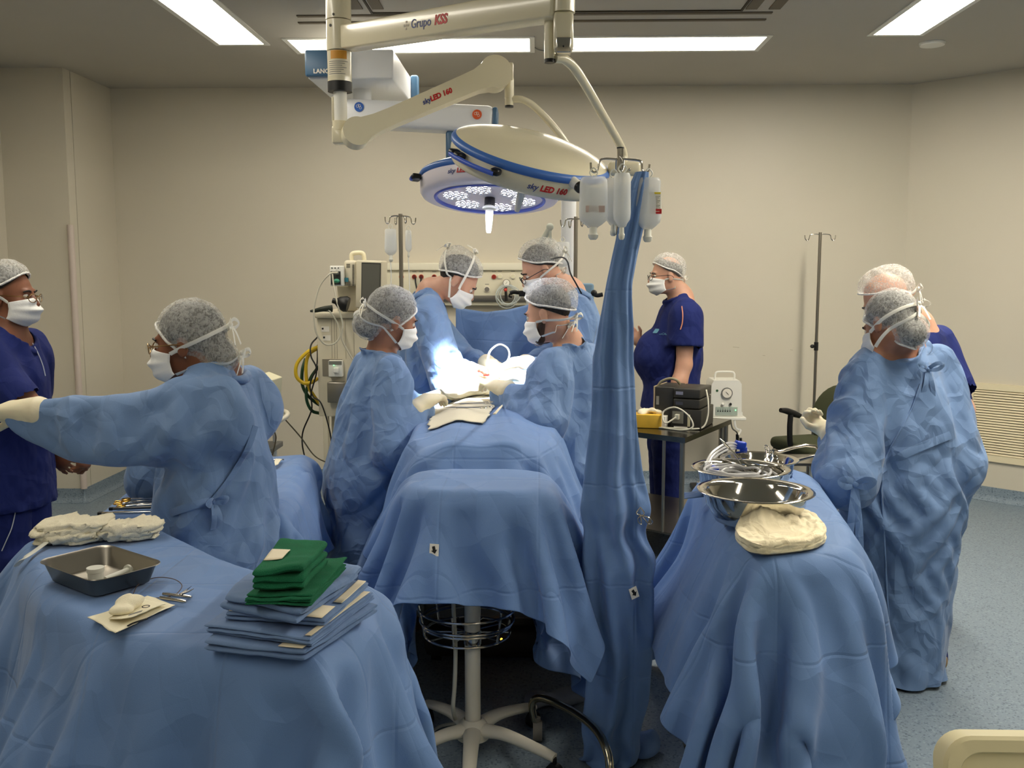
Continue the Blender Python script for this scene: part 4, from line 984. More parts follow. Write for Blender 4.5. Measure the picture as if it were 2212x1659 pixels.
text('KSS', .045, face_m(on_arm(974, off + .001), ax, upv), RED, t1, shear=.1, bold=.0018)
lg = MB()
for dx, dy in ((0, 0), (.012, 0), (-.012, 0), (0, .012), (0, -.012)): lg.box(on_arm(899, off + .0008) + ax * dx + upv * dy, (.008, .008, .001), Matrix((ax, upv, fn)).transposed())
lg.build('logo', mat('logo_grey', (176, 166, 146), .4), t1)
Yh = 3.05; hx = P(1217, 40, Yh)
MB().cyl((hx.x, Yh, P(1217, -60, Yh).z), (hx.x, Yh, P(1217, 28, Yh).z), .036, n=32).build('joint', CREAM, t1)
m = MB(); m.use(CREAM).box((hx.x, Yh, (P(1217, 28, Yh).z + P(1217, 112, Yh).z) / 2), (.062, .06, P(1217, 28, Yh).z - P(1217, 112, Yh).z), None, .012)
m.use(STEEL).box((hx.x, Yh - .012, (P(1217, 86, Yh).z + P(1217, 119, Yh).z) / 2), (.046, .05, P(1217, 86, Yh).z - P(1217, 119, Yh).z), None, .004); m.build('joint', None, t1)
MB().ball((hx.x, Yh - .038, P(1219, 106, Yh).z), .003, 6).build('screw', BLACKP, t1)
q = P(1188, 80, Yh + .04)
m = MB(); m.use(CREAM).cyl((q.x, q.y, P(1188, 20, q.y).z), (q.x, q.y, P(1188, 128, q.y).z), .018, n=28); m.box((q.x + .02, q.y, P(1188, 30, q.y).z), (.03, .03, .07), None, .006); m.use(BLACKP).cyl((q.x, q.y, P(1188, 128, q.y).z), (q.x, q.y, P(1188, 136, q.y).z), .0175, n=28); m.build('swivel', None, t1)
YK = 3.6
MB().tube([P(1198, 126, 3.09), P(1222, 130, 3.12), P(1250, 160, 3.2), P(1300, 245, 3.4), P(1335, 305, 3.55), P(1346, 330, YK), P(1348, 352, YK)], .0155, 16).build('drop_tube', CREAM, t1)
M1, f1 = dome(t1, C1, cam_dir(.235, .87, .43), .304, (0, -1, 0), False)
m = MB(); m.use(CREAM).box((P(1316, 364, YK) + P(1380, 366, YK)) / 2, (.12, .05, .05), (0, 0, 0), .014); m.use(STEEL).ball(P(1360, 366, YK - .03), .005, 8); m.build('yoke', None, t1)
az0 = azim(M1, P(1168, 385, 3.33)); RT_ = .3055 * f1
w = ctext('sky', .029, C1, M1, RT_, azim(M1, P(1146, 372, 3.33)), -.064, NAVYI, t1, shear=.25, bold=.0006); ctext('LED 160', .029, C1, M1, RT_, azim(M1, P(1146, 372, 3.33)), -.064, RED, t1, shear=.2, bold=.0012, off=w + .004)
rim_handle(t1, M1, f1, [(972, 298), (995, 325), (1090, 368)], 3.4)
kq = P(1247, 400, 3.36); d_ = (M1.to_3x3() @ Vector((0, 0, 0)) + (kq - C1)).normalized()
m = MB(); m.use(WHITEP).cyl(kq - d_ * .03, kq + d_ * .012, .019, n=24); m.use(KNOBB).cyl(kq + d_ * .012, kq + d_ * .024, .02, n=24); m.build('side_knob', None, t1)
# lower lamp (farther): spring arm, drop and lit dome
C2 = P(1060, 380, 4.25); t2 = thing('surgical_light', 'lit surgical lamp head shining on the operating site, the lower and farther one', 'surgical lamp', (C2.x, C2.y, C2.z))
m = MB(); m.use(WHITEP).cyl((cc.x, YC, P(733, 199, YC).z), (cc.x, YC, P(733, 270, YC).z), .027, n=28); m.build('drop_post', None, t2)
m = MB(); m.box(P(722, 238, YC + .01), (.012, .05, .1), None, .004); m.cyl(P(735, 262, YC), P(735, 282, YC), .032, n=28); m.box(P(734, 293, YC), (.055, .06, .07), None, .008); m.build('joint', CREAM, t2)
E1 = P(770, 288, YC - .04); E2 = P(1068, 160, 4.1); a2 = (E2 - E1).normalized(); fn2 = Vector((0, -1, 0)); fn2 = (fn2 - a2 * fn2.dot(a2)).normalized(); u2 = fn2.cross(a2); u2 = u2 if u2.z > 0 else -u2
L2 = (E2 - E1).length; r1_, r2_, hw = .058, .07, .041
def arm_outline():
    pts = []
    for a in np.linspace(math.radians(50), math.radians(310), 22): pts.append((r1_ * math.cos(a), r1_ * math.sin(a)))
    pts += [(r1_ + .03, -hw * .9), (.16, -hw * .85), (L2 - .15, -hw), (L2 - r2_ - .02, -hw * 1.05)]
    for a in np.linspace(math.radians(-130), math.radians(130), 24): pts.append((L2 + r2_ * math.cos(a), r2_ * math.sin(a)))
    pts += [(L2 - r2_ - .02, hw * 1.05), (L2 - .15, hw), (.16, hw * .85), (r1_ + .03, hw * .9)]
    return pts
MA = M4(E1 + fn2 * .035, Matrix((a2, u2, fn2)).transposed())
MB().prism([(x, y) for x, y in arm_outline()], -.07, MA, 0).build('spring_arm', CREAM, t2, ang=30, fixn=True)
s0 = (905 - 770) / (1068 - 770)
text('sky', .029, face_m(E1 + a2 * (L2 * .475 + .004) + fn2 * .036, a2, u2), NAVYI, t2, shear=.25, bold=.0006); text('LED 160', .029, face_m(E1 + a2 * (L2 * .475 + .073) + fn2 * .036, a2, u2), RED, t2, shear=.2, bold=.0012)
YV = 4.15; vx = P(1100, 190, YV)
m = MB(); m.box((P(1098, 156, YV)), (.045, .05, .075), None, .008); m.cyl(P(1100, 170, YV), P(1100, 212, YV), .0205, n=24); m.build('joint', CREAM, t2)
m = MB(); m.use(CREAM).cyl(P(1100, 212, YV), P(1100, 228, YV), .019, n=24); m.use(BLACKP).cyl(P(1100, 228, YV), P(1100, 232, YV), .0185, n=24); m.build('swivel', None, t2)
MB().tube([P(1106, 214, YV), P(1130, 216, YV), P(1158, 234, YV + .02), P(1205, 285, YV + .05), P(1240, 340, YV + .1), P(1250, 372, YV + .12), P(1250, 395, YV + .1)], .0155, 16).build('drop_tube', CREAM, t2)
M2, f2 = dome(t2, C2, cam_dir(.035, .995, -.06), .316, (0, -1, 0), True)
yk = MB(); yk.tube([M2 @ Vector((.33 * math.cos(a), .33 * math.sin(a), -.05)) for a in np.linspace(azim(M2, P(1212, 400, 4.25)) - .35, azim(M2, P(1212, 400, 4.25)) + .45, 14)], .018, 12, smooth=False); yk.box(P(1240, 402, 4.3), (.09, .05, .035), None, .012); yk.build('yoke', CREAM, t2)
a0 = azim(M2, P(968, 379, 3.98)); w = ctext('sky', .027, C2, M2, .3065 * f2, a0, -.062, NAVYI, t2, shear=.25, bold=.0006); ctext('LED 160', .027, C2, M2, .3065 * f2, a0, -.062, RED, t2, shear=.2, bold=.0012, off=w + .004)
rim_handle(t2, M2, f2, [(912, 412), (930, 388)], 4.15)
site = Vector(P(1040, 806, 4.55))
for nm, loc, e, ang, bl in (('lamp_beam', M2 @ Vector((0, 0, -.14)), 4800, 27, .95),):
    ld = bpy.data.lights.new(nm, 'SPOT'); ld.energy = e; ld.spot_size = math.radians(ang); ld.spot_blend = bl; ld.shadow_soft_size = .2; ld.color = (.9, .94, 1)
    lo = bpy.data.objects.new(nm, ld); C.collection.objects.link(lo); lo.location = loc; lo.rotation_euler = (site - Vector(loc)).to_track_quat('-Z', 'Y').to_euler()
# pendant
t = thing('equipment_pendant', 'white and blue ceiling pendant arm with round badges behind the lamps', 'pendant', P(760, 150, 5.3))
def boxpx(mb, x0, y0, x1, y1, Y, dep, bev=0.): a = P(x0, y0, Y); b = P(x1, y1, Y); return mb.box(((a.x + b.x) / 2, Y + dep / 2, (a.z + b.z) / 2), (abs(b.x - a.x), dep, abs(a.z - b.z)), None, bev)
PEND = mat('pendant_white', (236, 238, 240), .35)
boxpx(MB(), 664, 107, 850, 170, 5.2, .75, .01).build('ceiling_box', PEND, t)
boxpx(MB(), 657, 107, 748, 164, 5.16, .05, .012).build('end_panel', BLUEP, t); a = P(875, 170, 5.97)
MB().box((P(850, 150, 5.2).x + .02, 5.93, (P(850, 110, 5.2).z + P(850, 171, 5.2).z) / 2), (.05, .06, .19), None, .015).build('end_panel', BLUEP, t)
text('LANCO', .032, face_m(P(699, 154, 5.155), (1, 0, 0), (0, 0, 1)), PAPER, t, bold=.001)
ps = P(782, 185, 5.5); MB().cyl((ps.x, 5.5, P(782, 160, 5.5).z), (ps.x, 5.5, P(782, 222, 5.5).z), .052, n=32).build('pivot_post', PEND, t)
a = P(748, 246, 5.42); b = P(1068, 262, 5.42); pa_ = MB(); cx = (a + b) / 2; pa_.box(cx, ((b - a).length, .2, .145), (0, math.atan2(-(b.z - a.z), b.x - a.x), 0), .035); pa_.build('pendant_arm', PEND, t)
MB().box(b + Vector((.005, 0, 0)), (.03, .18, .13), (0, .04, 0), .012).build('end_panel', BLUEP, t)
for (px, py, c) in ((783, 238, (30, 96, 190)), (1033, 254, (222, 96, 50))):
    q = P(px, py, 5.42); q.y = 5.42 - .102; bd = MB(); bd.use(mat('badge_%d' % px, c, .4)).cyl(q, q - Vector((0, .004, 0)), .026, n=32); w_ = bd.use(PAPER)
    for dx, dz, rr in ((-.009, .004, .0065), (.004, .006, .0055), (.008, -.006, .006)):
        ring = [q + Vector((dx + rr * math.cos(k), -.0045, dz + rr * math.sin(k))) for k in np.linspace(0, 2 * math.pi, 14, endpoint=False)]; bd.tube(ring, .0011, 5, closed=True, smooth=False)
    bd.box(q + Vector((-.0025, -.0045, .006)), (.002, .001, .02)); bd.build('badge', None, t)
m = MB(); boxpx(m, 962, 280, 1002, 358, 5.36, .14, .02); m.build('hanger', BLUEP, t)
cp = P(1228, 500, 5.5); MB().box((cp.x, 5.5, (P(1228, 405, 5.5).z + P(1228, 660, 5.5).z) / 2), (.085, .085, P(1228, 405, 5.5).z - P(1228, 660, 5.5).z), None, .03).build('pendant_post', PEND, t)
MB().tube([P(1000, 320, 5.46), P(1120, 350, 5.5), P(1228, 410, 5.5)], .04, 14).build('hanger', PEND, t)
m = MB(); m.tube([P(1166, 530, 5.6), P(1188, 492, 5.55)], .017, 12); m.tube([P(1188, 488, 5.55), P(1189, 530, 5.55)], .009, 10); m.ball(P(1188, 490, 5.55), .022, 12); m.build('support_arm', mat('pale_grey_green', (204, 208, 196), .4), t)
# ---------- equipment along the back ----------
IVM = mat('iv_bag', (250, 252, 250), .25, alpha=.5, sheen=.3); IVF = mat('iv_fluid', (236, 242, 246), .15, alpha=.5); CAPW = mat('port_cap', (228, 228, 216), .4)
def hooks(mb, top, r=.004, span=.06, n=4, rot=0., drop=.02):
    for k in range(n):
        a = rot + k * 2 * math.pi / n; d = Vector((math.cos(a), math.sin(a), 0)); mb.tube([top, top + d * span * .5 + Vector((0, 0, .003)), top + d * span + Vector((0, 0, -.004)), top + d * span * 1.12 + Vector((0, 0, -.03)), top + d * span * 1.3 + Vector((0, 0, -.042)), top + d * span * 1.5 + Vector((0, 0, -.03)), top + d * span * 1.55 + Vector((0, 0, -.005))], r, 8, k=5)
def bottle(name, label, x0, x1, y0, y1, Y, neck=.28, grp=None, red=None, flat=.5, lab=None, fluid=True, ribbed=False):
    a = P((x0 + x1) / 2, y0, Y); b = P((x0 + x1) / 2, y1, Y); w = (P(x1, y0, Y).x - P(x0, y0, Y).x) / 2; h = a.z - b.z
    t = thing(name, label, 'fluid bag', (a.x, Y, b.z), grp)
    M = Matrix.Translation(Vector((a.x, Y, b.z))) @ Matrix.Diagonal((1, flat, 1, 1)); sh = h * .8; z0 = h * .2
    pr = [(w * .25, z0 - .004), (w * neck * 1.1, z0), (w * .6, z0 + sh * .05), (w * .92, z0 + sh * .13), (w, z0 + sh * .25), (w * .97, z0 + sh * .55), (w * (.9 if ribbed else .96), z0 + sh * .8), (w * .93, z0 + sh * .93), (w * .78, z0 + sh * .99), (.0001, z0 + sh)]
    MB().lathe(pr, M, 36).build('bag', IVM, t, ang=60)
    if fluid: MB().lathe([(.0001, z0 + .004)] + [(r * .94, z * .995 + .002) for r, z in pr[2:6]] + [(w * .9, z0 + sh * .78), (.0001, z0 + sh * .78)], M, 30).build('fluid', IVF, t, ang=60)
    MB().lathe([(w * .2, 0), (w * .32, h * .03), (w * .36, h * .08), (w * .28, h * .1), (w * .26, h * .2)], M4((a.x, Y, b.z)), 20, cap0=True).build('port', CAPW, t)
    MB().tube([(a.x - .004, Y, a.z - .002), (a.x - .012, Y, a.z + .012), (a.x, Y, a.z + .026), (a.x + .012, Y, a.z + .012), (a.x + .004, Y, a.z - .002)], .0022, 8).build('hanger_loop', CAPW, t)
    if lab: lab(t, a, b, w, Y)
    return t
def iv_pole(label, px, py, Y, r=.011, zb=.02, hk=.06, rot=0., n=4, base=True, px2=None, py2=None, knob=None, hkr=.0035):
    top = P(px, py, Y); t = thing('iv_pole', label, 'drip stand', (top.x, Y, 0))
    bx = top.x if px2 is None else None
    MB().cyl((top.x, Y, zb), top, r, n=20).build('pole', BRUSHED, t)
    m = MB(); hooks(m, top - Vector((0, 0, .015)), hkr, hk, n, rot); m.build('hook_rack', STEEL, t)
    if knob: kz = P(px, knob, Y).z; m = MB(); m.cyl((top.x, Y, kz - .03), (top.x, Y, kz + .03), r * 1.4, n=20); m.use(BLACKP).ball((top.x - .03, Y - .01, kz), (.016, .012, .014), 10); m.cyl((top.x, Y, kz), (top.x - .03, Y - .01, kz), .005); m.build('clamp', BLACKP, t)
    if base:
        for k in range(5):
            a = k * 2 * math.pi / 5 + .3; d = Vector((math.cos(a), math.sin(a), 0)); MB().tube([Vector((top.x, Y, .09)), Vector((top.x, Y, .085)) + d * .12, Vector((top.x, Y, .065)) + d * .27], .011, 8).build('leg', STEEL, t)
            c = Vector((top.x, Y, 0)) + d * .27; MB().cyl(c + Vector((-d.y * .01, d.x * .01, .026)), c + Vector((d.y * .01, -d.x * .01, .026)), .025, n=18).build('caster', BLACKP, t)
    return t
iv_pole('chrome drip stand standing alone by the right end of the back wall', 1772, 502, 6.85, knob=748, n=2, hk=.07)
iv_pole('chrome drip stand with two small bags, left of the bowing surgeons', 865, 462, 5.45, n=4, rot=.5, r=.012)
iv_pole('chrome drip stand behind the surgeon with the glasses strap', 1244, 468, 5.3, n=4, rot=.4)
def small_label(t, a, b, w, Y):
    m = MB(); m.box((a.x + .002, Y - w * .52, (a.z + b.z) / 2 + .03), (w * .5, .001, .06)); m.build('label', PAPER, t)
bottle('iv_bag', 'limp clear fluid bag on the left hook of the middle drip stand', 830, 857, 494, 566, 5.42, flat=.45, ribbed=True)
bottle('iv_bag', 'narrow drip bag with a chamber on the right hook of the middle drip stand', 875, 889, 497, 556, 5.42, flat=.6, lab=small_label)
bottle('iv_bag', 'clear fluid bag behind the head of the surgeon with the strap', 1198, 1232, 522, 590, 5.3, flat=.5)
tag(MB().tube([P(844, 566, 5.42), P(845, 600, 5.42), P(844, 640, 5.42), P(850, 700, 5.4)], .0035, 8).use(IVM).build('drip_line', IVM), 'clear drip tube below the left bag of the middle drip stand', 'tube')
tag(MB().tube([P(882, 556, 5.42), P(884, 600, 5.42), P(886, 660, 5.4)], .003, 8).build('drip_line', IVM), 'clear drip tube below the right bag of the middle drip stand', 'tube')
# near bag pole carrying the long drape
Yp = 3.07; pt = P(1340, 321, Yp); t = thing('iv_pole', 'thick chrome bag pole with four hooks in front of the lamps', 'drip stand', (pt.x, Yp, 0))
m = MB(); m.use(STEEL).cyl((pt.x, Yp, .04), pt, .0105, n=24); m.use(BLACKP).cyl(pt, pt + Vector((0, 0, .004)), .0115, n=24); m.build('pole', None, t)
m = MB(); m.tube([P(1335, 344, Yp), P(1303, 343, Yp), P(1295, 350, Yp), P(1290, 368, Yp), P(1283, 372, Yp), P(1277, 366, Yp), P(1276, 351, Yp)], .0035, 10)
m.tube([P(1344, 343, Yp), P(1378, 346, Yp), P(1386, 352, Yp), P(1387, 366, Yp), P(1392, 372, Yp), P(1400, 370, Yp), P(1403, 355, Yp)], .0035, 10)
m.tube([P(1340, 338, Yp - .012), P(1346, 346, Yp - .03), P(1346, 362, Yp - .05), P(1343, 370, Yp - .06), P(1340, 366, Yp - .075)], .0035, 10); m.tube([P(1338, 338, Yp + .012), P(1332, 346, Yp + .03), P(1331, 362, Yp + .05), P(1333, 370, Yp + .06)], .0035, 10); m.build('hook_rack', STEEL, t)
MB().lathe([(.02, .06), (.05, .05), (.085, .02), (.085, 0), (.0001, 0)], M4((pt.x, Yp, .001)), 32).build('base', BLACKP, t)
def lab1(t, a, b, w, Y):
    m = MB(); m.use(mat('faded_red', (214, 190, 180), .5, alpha=.8)).box((a.x + w * .1, Y - w * .5, b.z + (a.z - b.z) * .48), (w * 1.3, .001, .02)); m.build('label', None, t)
def lab3(t, a, b, w, Y):
    h = a.z - b.z; m = MB(); y = Y - w * .38; x = a.x + w * .48
    m.use(mat('yellow_ink', (226, 206, 60), .5)).box((x, y - .001, b.z + h * .75), (w * .78, .001, .006)); m.use(RED).box((x + .003, y - .001, b.z + h * .47), (w * .82, .001, .015)); m.use(PAPER).box((x, y, b.z + h * .6), (w * .82, .0008, .06)); m.use(GREYP)
    for k in range(9): m.box((x - .002 * (k % 3), y - .001, b.z + h * .7 - k * .0045), (w * .74 - .004 * (k % 3), .0006, .0012))
    m.use(PAPER).box((x + .003, y - .0018, b.z + h * .47), (w * .5, .0006, .0015)); m.build('label', None, t)
G4 = 'fluid bags on the near pole'
bottle('iv_bag', 'wide clear fluid bag, leftmost on the near pole', 1251, 1314, 381, 518, 2.99, neck=.3, grp=G4, lab=lab1, flat=.55)
bottle('iv_bag', 'narrow bluish fluid bag hanging in front of the near pole', 1325, 1364, 373, 518, 2.9, neck=.45, grp=G4, flat=.8)
bottle('iv_bag', 'pale fluid bag mostly hidden behind the narrow bluish one', 1306, 1346, 384, 510, 3.06, neck=.4, grp=G4)
bottle('iv_bag', 'fluid bag with red and yellow label, rightmost on the near pole', 1372, 1430, 383, 523, 2.99, neck=.3, grp=G4, lab=lab3, ribbed=True)
# gas panel on the back wall
t = thing('gas_panel', 'cream medical gas and socket panel on the back wall behind the surgeons', 'wall panel', (P(985, 610, YB).x, YB, 1.4)); Yw = YB - .07
m = MB(); boxpx(m, 826, 572, 1150, 660, Yw, .068, .006); m.build('panel', mat('panel_cream', (222, 216, 192), .4), t)
m = MB(); boxpx(m, 826, 568, 1150, 584, Yw - .02, .088, .006); m.build('cable_duct', mat('panel_cream2', (232, 227, 206), .4), t)
m = MB(); boxpx(m, 826, 638, 1150, 652, Yw - .018, .03, .003); m.build('rail', BRUSHED, t)
def outlet(px, py, c, r=.016, ring=None):
    q = P(px, py, Yw - .002); m = MB(); m.use(mat('ring_%d_%d_%d' % (ring or (236, 230, 214)), ring or (236, 230, 214), .4)).cyl(q + Vector((0, .002, 0)), q - Vector((0, .006, 0)), r * 1.3, n=24); m.use(mat('outlet_%d_%d_%d' % c, c, .4)).cyl(q, q - Vector((0, .012, 0)), r, n=24); m.build('outlet', None, t)
    m = MB(); m.box(P(px, py - 11, Yw - .001), (.03, .001, .004)); m.build('print', GREYP, t)
for px in (867, 895, 910, 938): outlet(px, 598, (96, 22, 16), .014, (196, 90, 60))
outlet(1067, 598, (140, 36, 26), .014, (196, 110, 90)); outlet(1080, 597, (226, 220, 190)); outlet(1108, 597, (226, 220, 190)); outlet(1052, 625, (120, 116, 108), .018)
for pts in ([P(897, 600, Yw - .02), P(898, 612, Yw - .05), P(904, 640, Yw - .06)], [P(910, 600, Yw - .02), P(908, 615, Yw - .05), P(905, 650, Yw - .08)]): MB().tube(pts, .006, 8).build('plug_cord', BLACKP, t)
t = thing('vacuum_gauge', 'round pressure gauge with coiled clear tubing on the gas panel', 'gauge', P(1094, 612, Yw - .04))
q = P(1094, 611, Yw - .045); m = MB(); m.use(STEEL).cyl(q + Vector((0, .03, 0)), q - Vector((0, .008, 0)), .027, n=28); m.use(PAPER).cyl(q - Vector((0, .008, 0)), q - Vector((0, .009, 0)), .023, n=28); m.use(BLACKI).box(q - Vector((0, .0098, 0)), (.002, .001, .02), (0, .6, 0)); m.use(mat('red_knob', (200, 70, 60), .4)).ball(P(1092, 626, Yw - .06), .014, 10); m.use(BLACKP).cyl(P(1092, 618, Yw - .05), P(1094, 650, Yw - .05), .01); m.build('gauge', None, t)
m = MB()
for k, (rx, ry) in enumerate(((24, 26), (20, 22), (16, 19), (26, 20))): m.tube([P(1095 + rx * math.cos(a) + k, 640 + ry * math.sin(a) - k, Yw - .05 - .01 * k) for a in np.linspace(0, 2 * math.pi, 20, endpoint=False)], .0045, 6, closed=True, smooth=False)
m.build('tubing', mat('clear_tube', (214, 222, 220), .1, alpha=.45), t)
t = thing('monitor_arm', 'black jointed holder reaching out above the blue screen drape', 'holder', P(1120, 634, 5.6))
m = MB(); m.tube([P(1102, 634, 5.6), P(1110, 631, 5.6), P(1132, 634, 5.6)], .012, 10); m.box(P(1130, 634, 5.6), (.05, .03, .035), None, .006); m.tube([P(1102, 634, 5.6), P(1100, 640, 5.6), P(1106, 642, 5.6)], .005, 8); m.build('holder_arm', BLACKP, t)
m = MB(); boxpx(m, 1136, 595, 1146, 700, 5.62, .04, .004); m.build('post', WHITEP, t)
t = thing('patient_monitor', 'blue-grey device with black nozzle just right of the strap-wearing surgeon', 'device', P(1268, 625, 5.45)); m = MB(); boxpx(m, 1236, 612, 1283, 652, 5.4, .12, .015); m.build('housing', mat('blue_grey', (112, 142, 166), .4), t)
m = MB(); m.tube([P(1280, 634, 5.3), P(1290, 638, 5.3), P(1302, 636, 5.3)], .012, 10); m.ball(P(1283, 633, 5.3), .018, 10); m.build('nozzle', BLACKP, t)
# anaesthesia machine
Ya = 5.9; t = thing('anaesthesia_machine', 'tall beige anaesthesia machine standing against the back at the left', 'medical machine', (P(750, 900, Ya).x, Ya, 0)); TPX = lambda x, y, Y=Ya: P(x, y, Y)
zt = P(750, 673, Ya).z; m = MB(); boxpx(m, 679, 674, 800, 688, Ya - .03, .6, .012); m.build('top_shelf', BEIGEP, t)
m = MB(); boxpx(m, 684, 688, 797, 900, Ya, .5, .006); m.build('cabinet', BEIGEP, t)
m = MB()
for x in (716, 722, 727, 746, 764): boxpx(m, x, 690, x + 1.2, 775, Ya - .003, .004)
m.build('panel_seam', mat('seam_grey', (150, 144, 126), .5), t)
m = MB(); boxpx(m, 697, 898, 712, 1085, Ya, .05, .004); boxpx(m, 716, 898, 790, 1085, Ya + .1, .3); m.build('column', BEIGEP, t)
m = MB(); a = P(700, 1100, Ya).x; b = P(800, 1100, Ya).x; m.box(((a + b) / 2, Ya + .2, .07), (b - a + .05, .62, .08), None, .01); m.build('base', BEIGEP, t)
for sx in (a, b):
    for yy in (Ya - .05, Ya + .45): MB().cyl((sx - .012, yy, .03), (sx + .012, yy, .03), .03, n=18).build('caster', BLACKP, t)
m = MB(); boxpx(m, 696, 776, 740, 812, Ya - .004, .006); m.build('bay', mat('bay_grey', (130, 124, 110), .6), t)
m = MB(); m.use(WHITEP); boxpx(m, 709, 779, 739, 814, Ya - .05, .05, .004); m.use(GREYP); boxpx(m, 710, 780, 738, 788, Ya - .053, .004); m.use(WHITEP).box(P(726, 800, Ya - .06), (.03, .03, .03), None, .004); m.use(mat('green_led', (120, 255, 160), .3, emit=((120, 255, 160), 3.0))).ball(P(721, 789, Ya - .056), .003, 6); m.build('module', None, t)
m = MB(); boxpx(m, 706, 826, 745, 870, Ya - .06, .06, .006); m.build('canister', mat('metal_grey', (150, 146, 136), .3, .8), t)
for k, (x, y) in enumerate(((697, 711), (700, 730))):
    m = MB(); m.use(PAPER); boxpx(m, x - 3, y - 6, x + 14, y + 6, Ya - .002, .003); m.use(BLACKI); boxpx(m, x - 2, y - 3, x + 2, y + 1, Ya - .003, .002); m.build('label', None, t)
Ym = 5.85; t = thing('anaesthesia_monitor', 'beige monitor with a grey screen on top of the anaesthesia machine', 'monitor', (P(790, 670, Ym).x, Ym, zt))
a = P(768, 566, Ym); b = P(826, 664, Ym)
Rm = Matrix.Rotation(math.radians(-20), 3, 'Z'); mc = Vector(((a.x + b.x) / 2 + .01, Ym + .03, (a.z + b.z) / 2))
m = MB(); m.box(mc, (.185, .08, b.z and (a.z - b.z) + .02), Rm @ Euler((0, math.radians(2), 0)).to_matrix(), .012); m.build('screen_housing', BEIGEP, t)
m = MB(); m.box(mc + Rm @ Vector((.02, -.0405, .01)), (.125, .002, .235), Rm @ Euler((0, math.radians(2), 0)).to_matrix()); m.build('screen', mat('screen_grey', (96, 96, 90), .15), t)
m = MB(); m.box(mc + Rm @ Vector((.02, -.0402, .01)), (.135, .002, .25), Rm @ Euler((0, math.radians(2), 0)).to_matrix()); m.build('screen_bezel', mat('bezel_dark', (44, 44, 42), .4), t)
m = MB(); boxpx(m, 742, 562, 770, 618, Ym + .02, .22, .02); boxpx(m, 728, 618, 772, 672, Ym + .1, .14, .004); m.build('rear_housing', BEIGEP, t)
m = MB()
for k in range(16): boxpx(m, 761, 572 + k * 2.9, 765, 573.6 + k * 2.9, Ym + .018, .004)
for k in range(4): boxpx(m, 748, 610 + k * 2.3 - 40, 756, 611 + k * 2.3 - 40, Ym + .018, .004)
for k in range(4): boxpx(m, 749, 608 + k * 2.3, 757, 609 + k * 2.3, Ym + .018, .004)
m.build('vent_slots', mat('vent_dark', (70, 66, 56), .6), t)
MB().tube([P(760, 566, Ym + .1), P(760, 550, Ym + .1), P(770, 546, Ym + .1), P(784, 548, Ym + .1), P(787, 562, Ym + .1)], .014, 12).build('carry_handle', mat('handle_cream', (236, 228, 196), .4), t)
m = MB(); m.use(WHITEP); boxpx(m, 712, 574, 742, 618, Ym - .02, .1, .006); m.use(mat('dark_face', (52, 54, 52), .5)); boxpx(m, 714, 586, 736, 615, Ym - .023, .004); m.use(BLACKI)
for k in range(3): m.ball(P(717 + 7 * k, 579, Ym - .021), .004, 6)
m.use(mat('teal_knob', (60, 150, 120), .4)).ball(P(727, 607, Ym - .035), (.02, .02, .014), 12); m.use(GREYP).ball(P(727, 590, Ym - .03), .014, 10); m.use(mat('teal_tab', (50, 124, 140), .5)); boxpx(m, 744, 600, 752, 609, Ym + .01, .02); m.build('gas_module', None, t)
t = thing('breathing_mask', 'black breathing mask and hose lying on the anaesthesia machine', 'mask', (P(735, 668, 5.8).x, 5.8, zt)); q = Vector((P(742, 668, 5.8).x, 5.8, zt))
MB().lathe([(.0001, .0), (.045, .0), (.05, .02), (.035, .06), (.018, .08), (.016, .1)], M4(q + Vector((.03, 0, .045)), (0, -1.3, 0)), 28).build('cushion', BLACKP, t)
MB().tube([q + Vector((-.07, 0, .022)), q + Vector((-.12, -.02, .02)), q + Vector((-.17, -.02, .01)), q + Vector((-.2, -.03, .007))], [.022, .016, .012, .006], 12).build('hose', mat('black_green', (30, 38, 26), .5), t)
def cable(label, pts, r, m, name='cable', cat='cable'): return tag(MB().tube(pts, r, 8).build(name, m), label, cat)
CW = mat('cable_white', (208, 204, 186), .5); CB = mat('cable_black', (20, 18, 16), .5)
cable('pale cable looping down from the small module beside the machine', [P(728, 589, 5.81), P(712, 592, 5.75), P(690, 620, 5.75), P(678, 670, 5.75), P(682, 715, 5.76), P(700, 742, 5.8), P(722, 742, 5.8), P(735, 724, 5.8), P(730, 700, 5.8), P(712, 672, 5.78), P(706, 671, 5.78)], .0055, CW)
cable('thin pale cables hanging before the front of the anaesthesia machine', [P(718, 592, 5.81), P(722, 625, 5.78), P(730, 660, 5.77), P(740, 700, 5.78), P(738, 730, 5.8), P(752, 760, 5.82), P(768, 785, 5.84)], .005, CW)
YH = mat('hose_yellow', (214, 180, 40), .4); GH = mat('hose_green', (18, 60, 34), .4)
cable('thick yellow gas hose coiled at the left of the machine', [P(690, 748, 5.95), P(665, 760, 5.9), P(642, 785, 5.88), P(640, 812, 5.88), P(655, 827, 5.9), P(672, 826, 5.9), P(686, 818, 5.95)], .0115, YH, 'gas_hose', 'hose')
cable('second yellow gas hose running down beside the machine', [P(690, 750, 5.97), P(668, 765, 5.93), P(661, 790, 5.92), P(664, 830, 5.92), P(678, 855, 5.93), P(690, 872, 5.97)], .0115, YH, 'gas_hose', 'hose')
cable('dark green gas hose hanging from the side of the machine', [P(690, 790, 5.97), P(672, 815, 5.93), P(662, 845, 5.92), P(664, 870, 5.92), P(675, 888, 5.93), P(692, 893, 5.97)], .0105, GH, 'gas_hose', 'hose')
cable('dark green gas hose crossing behind the yellow one', [P(660, 775, 5.99), P(653, 800, 5.96), P(653, 830, 5.95), P(663, 852, 5.95), P(680, 868, 5.97), P(692, 876, 6.0)], .0105, GH, 'gas_hose', 'hose')
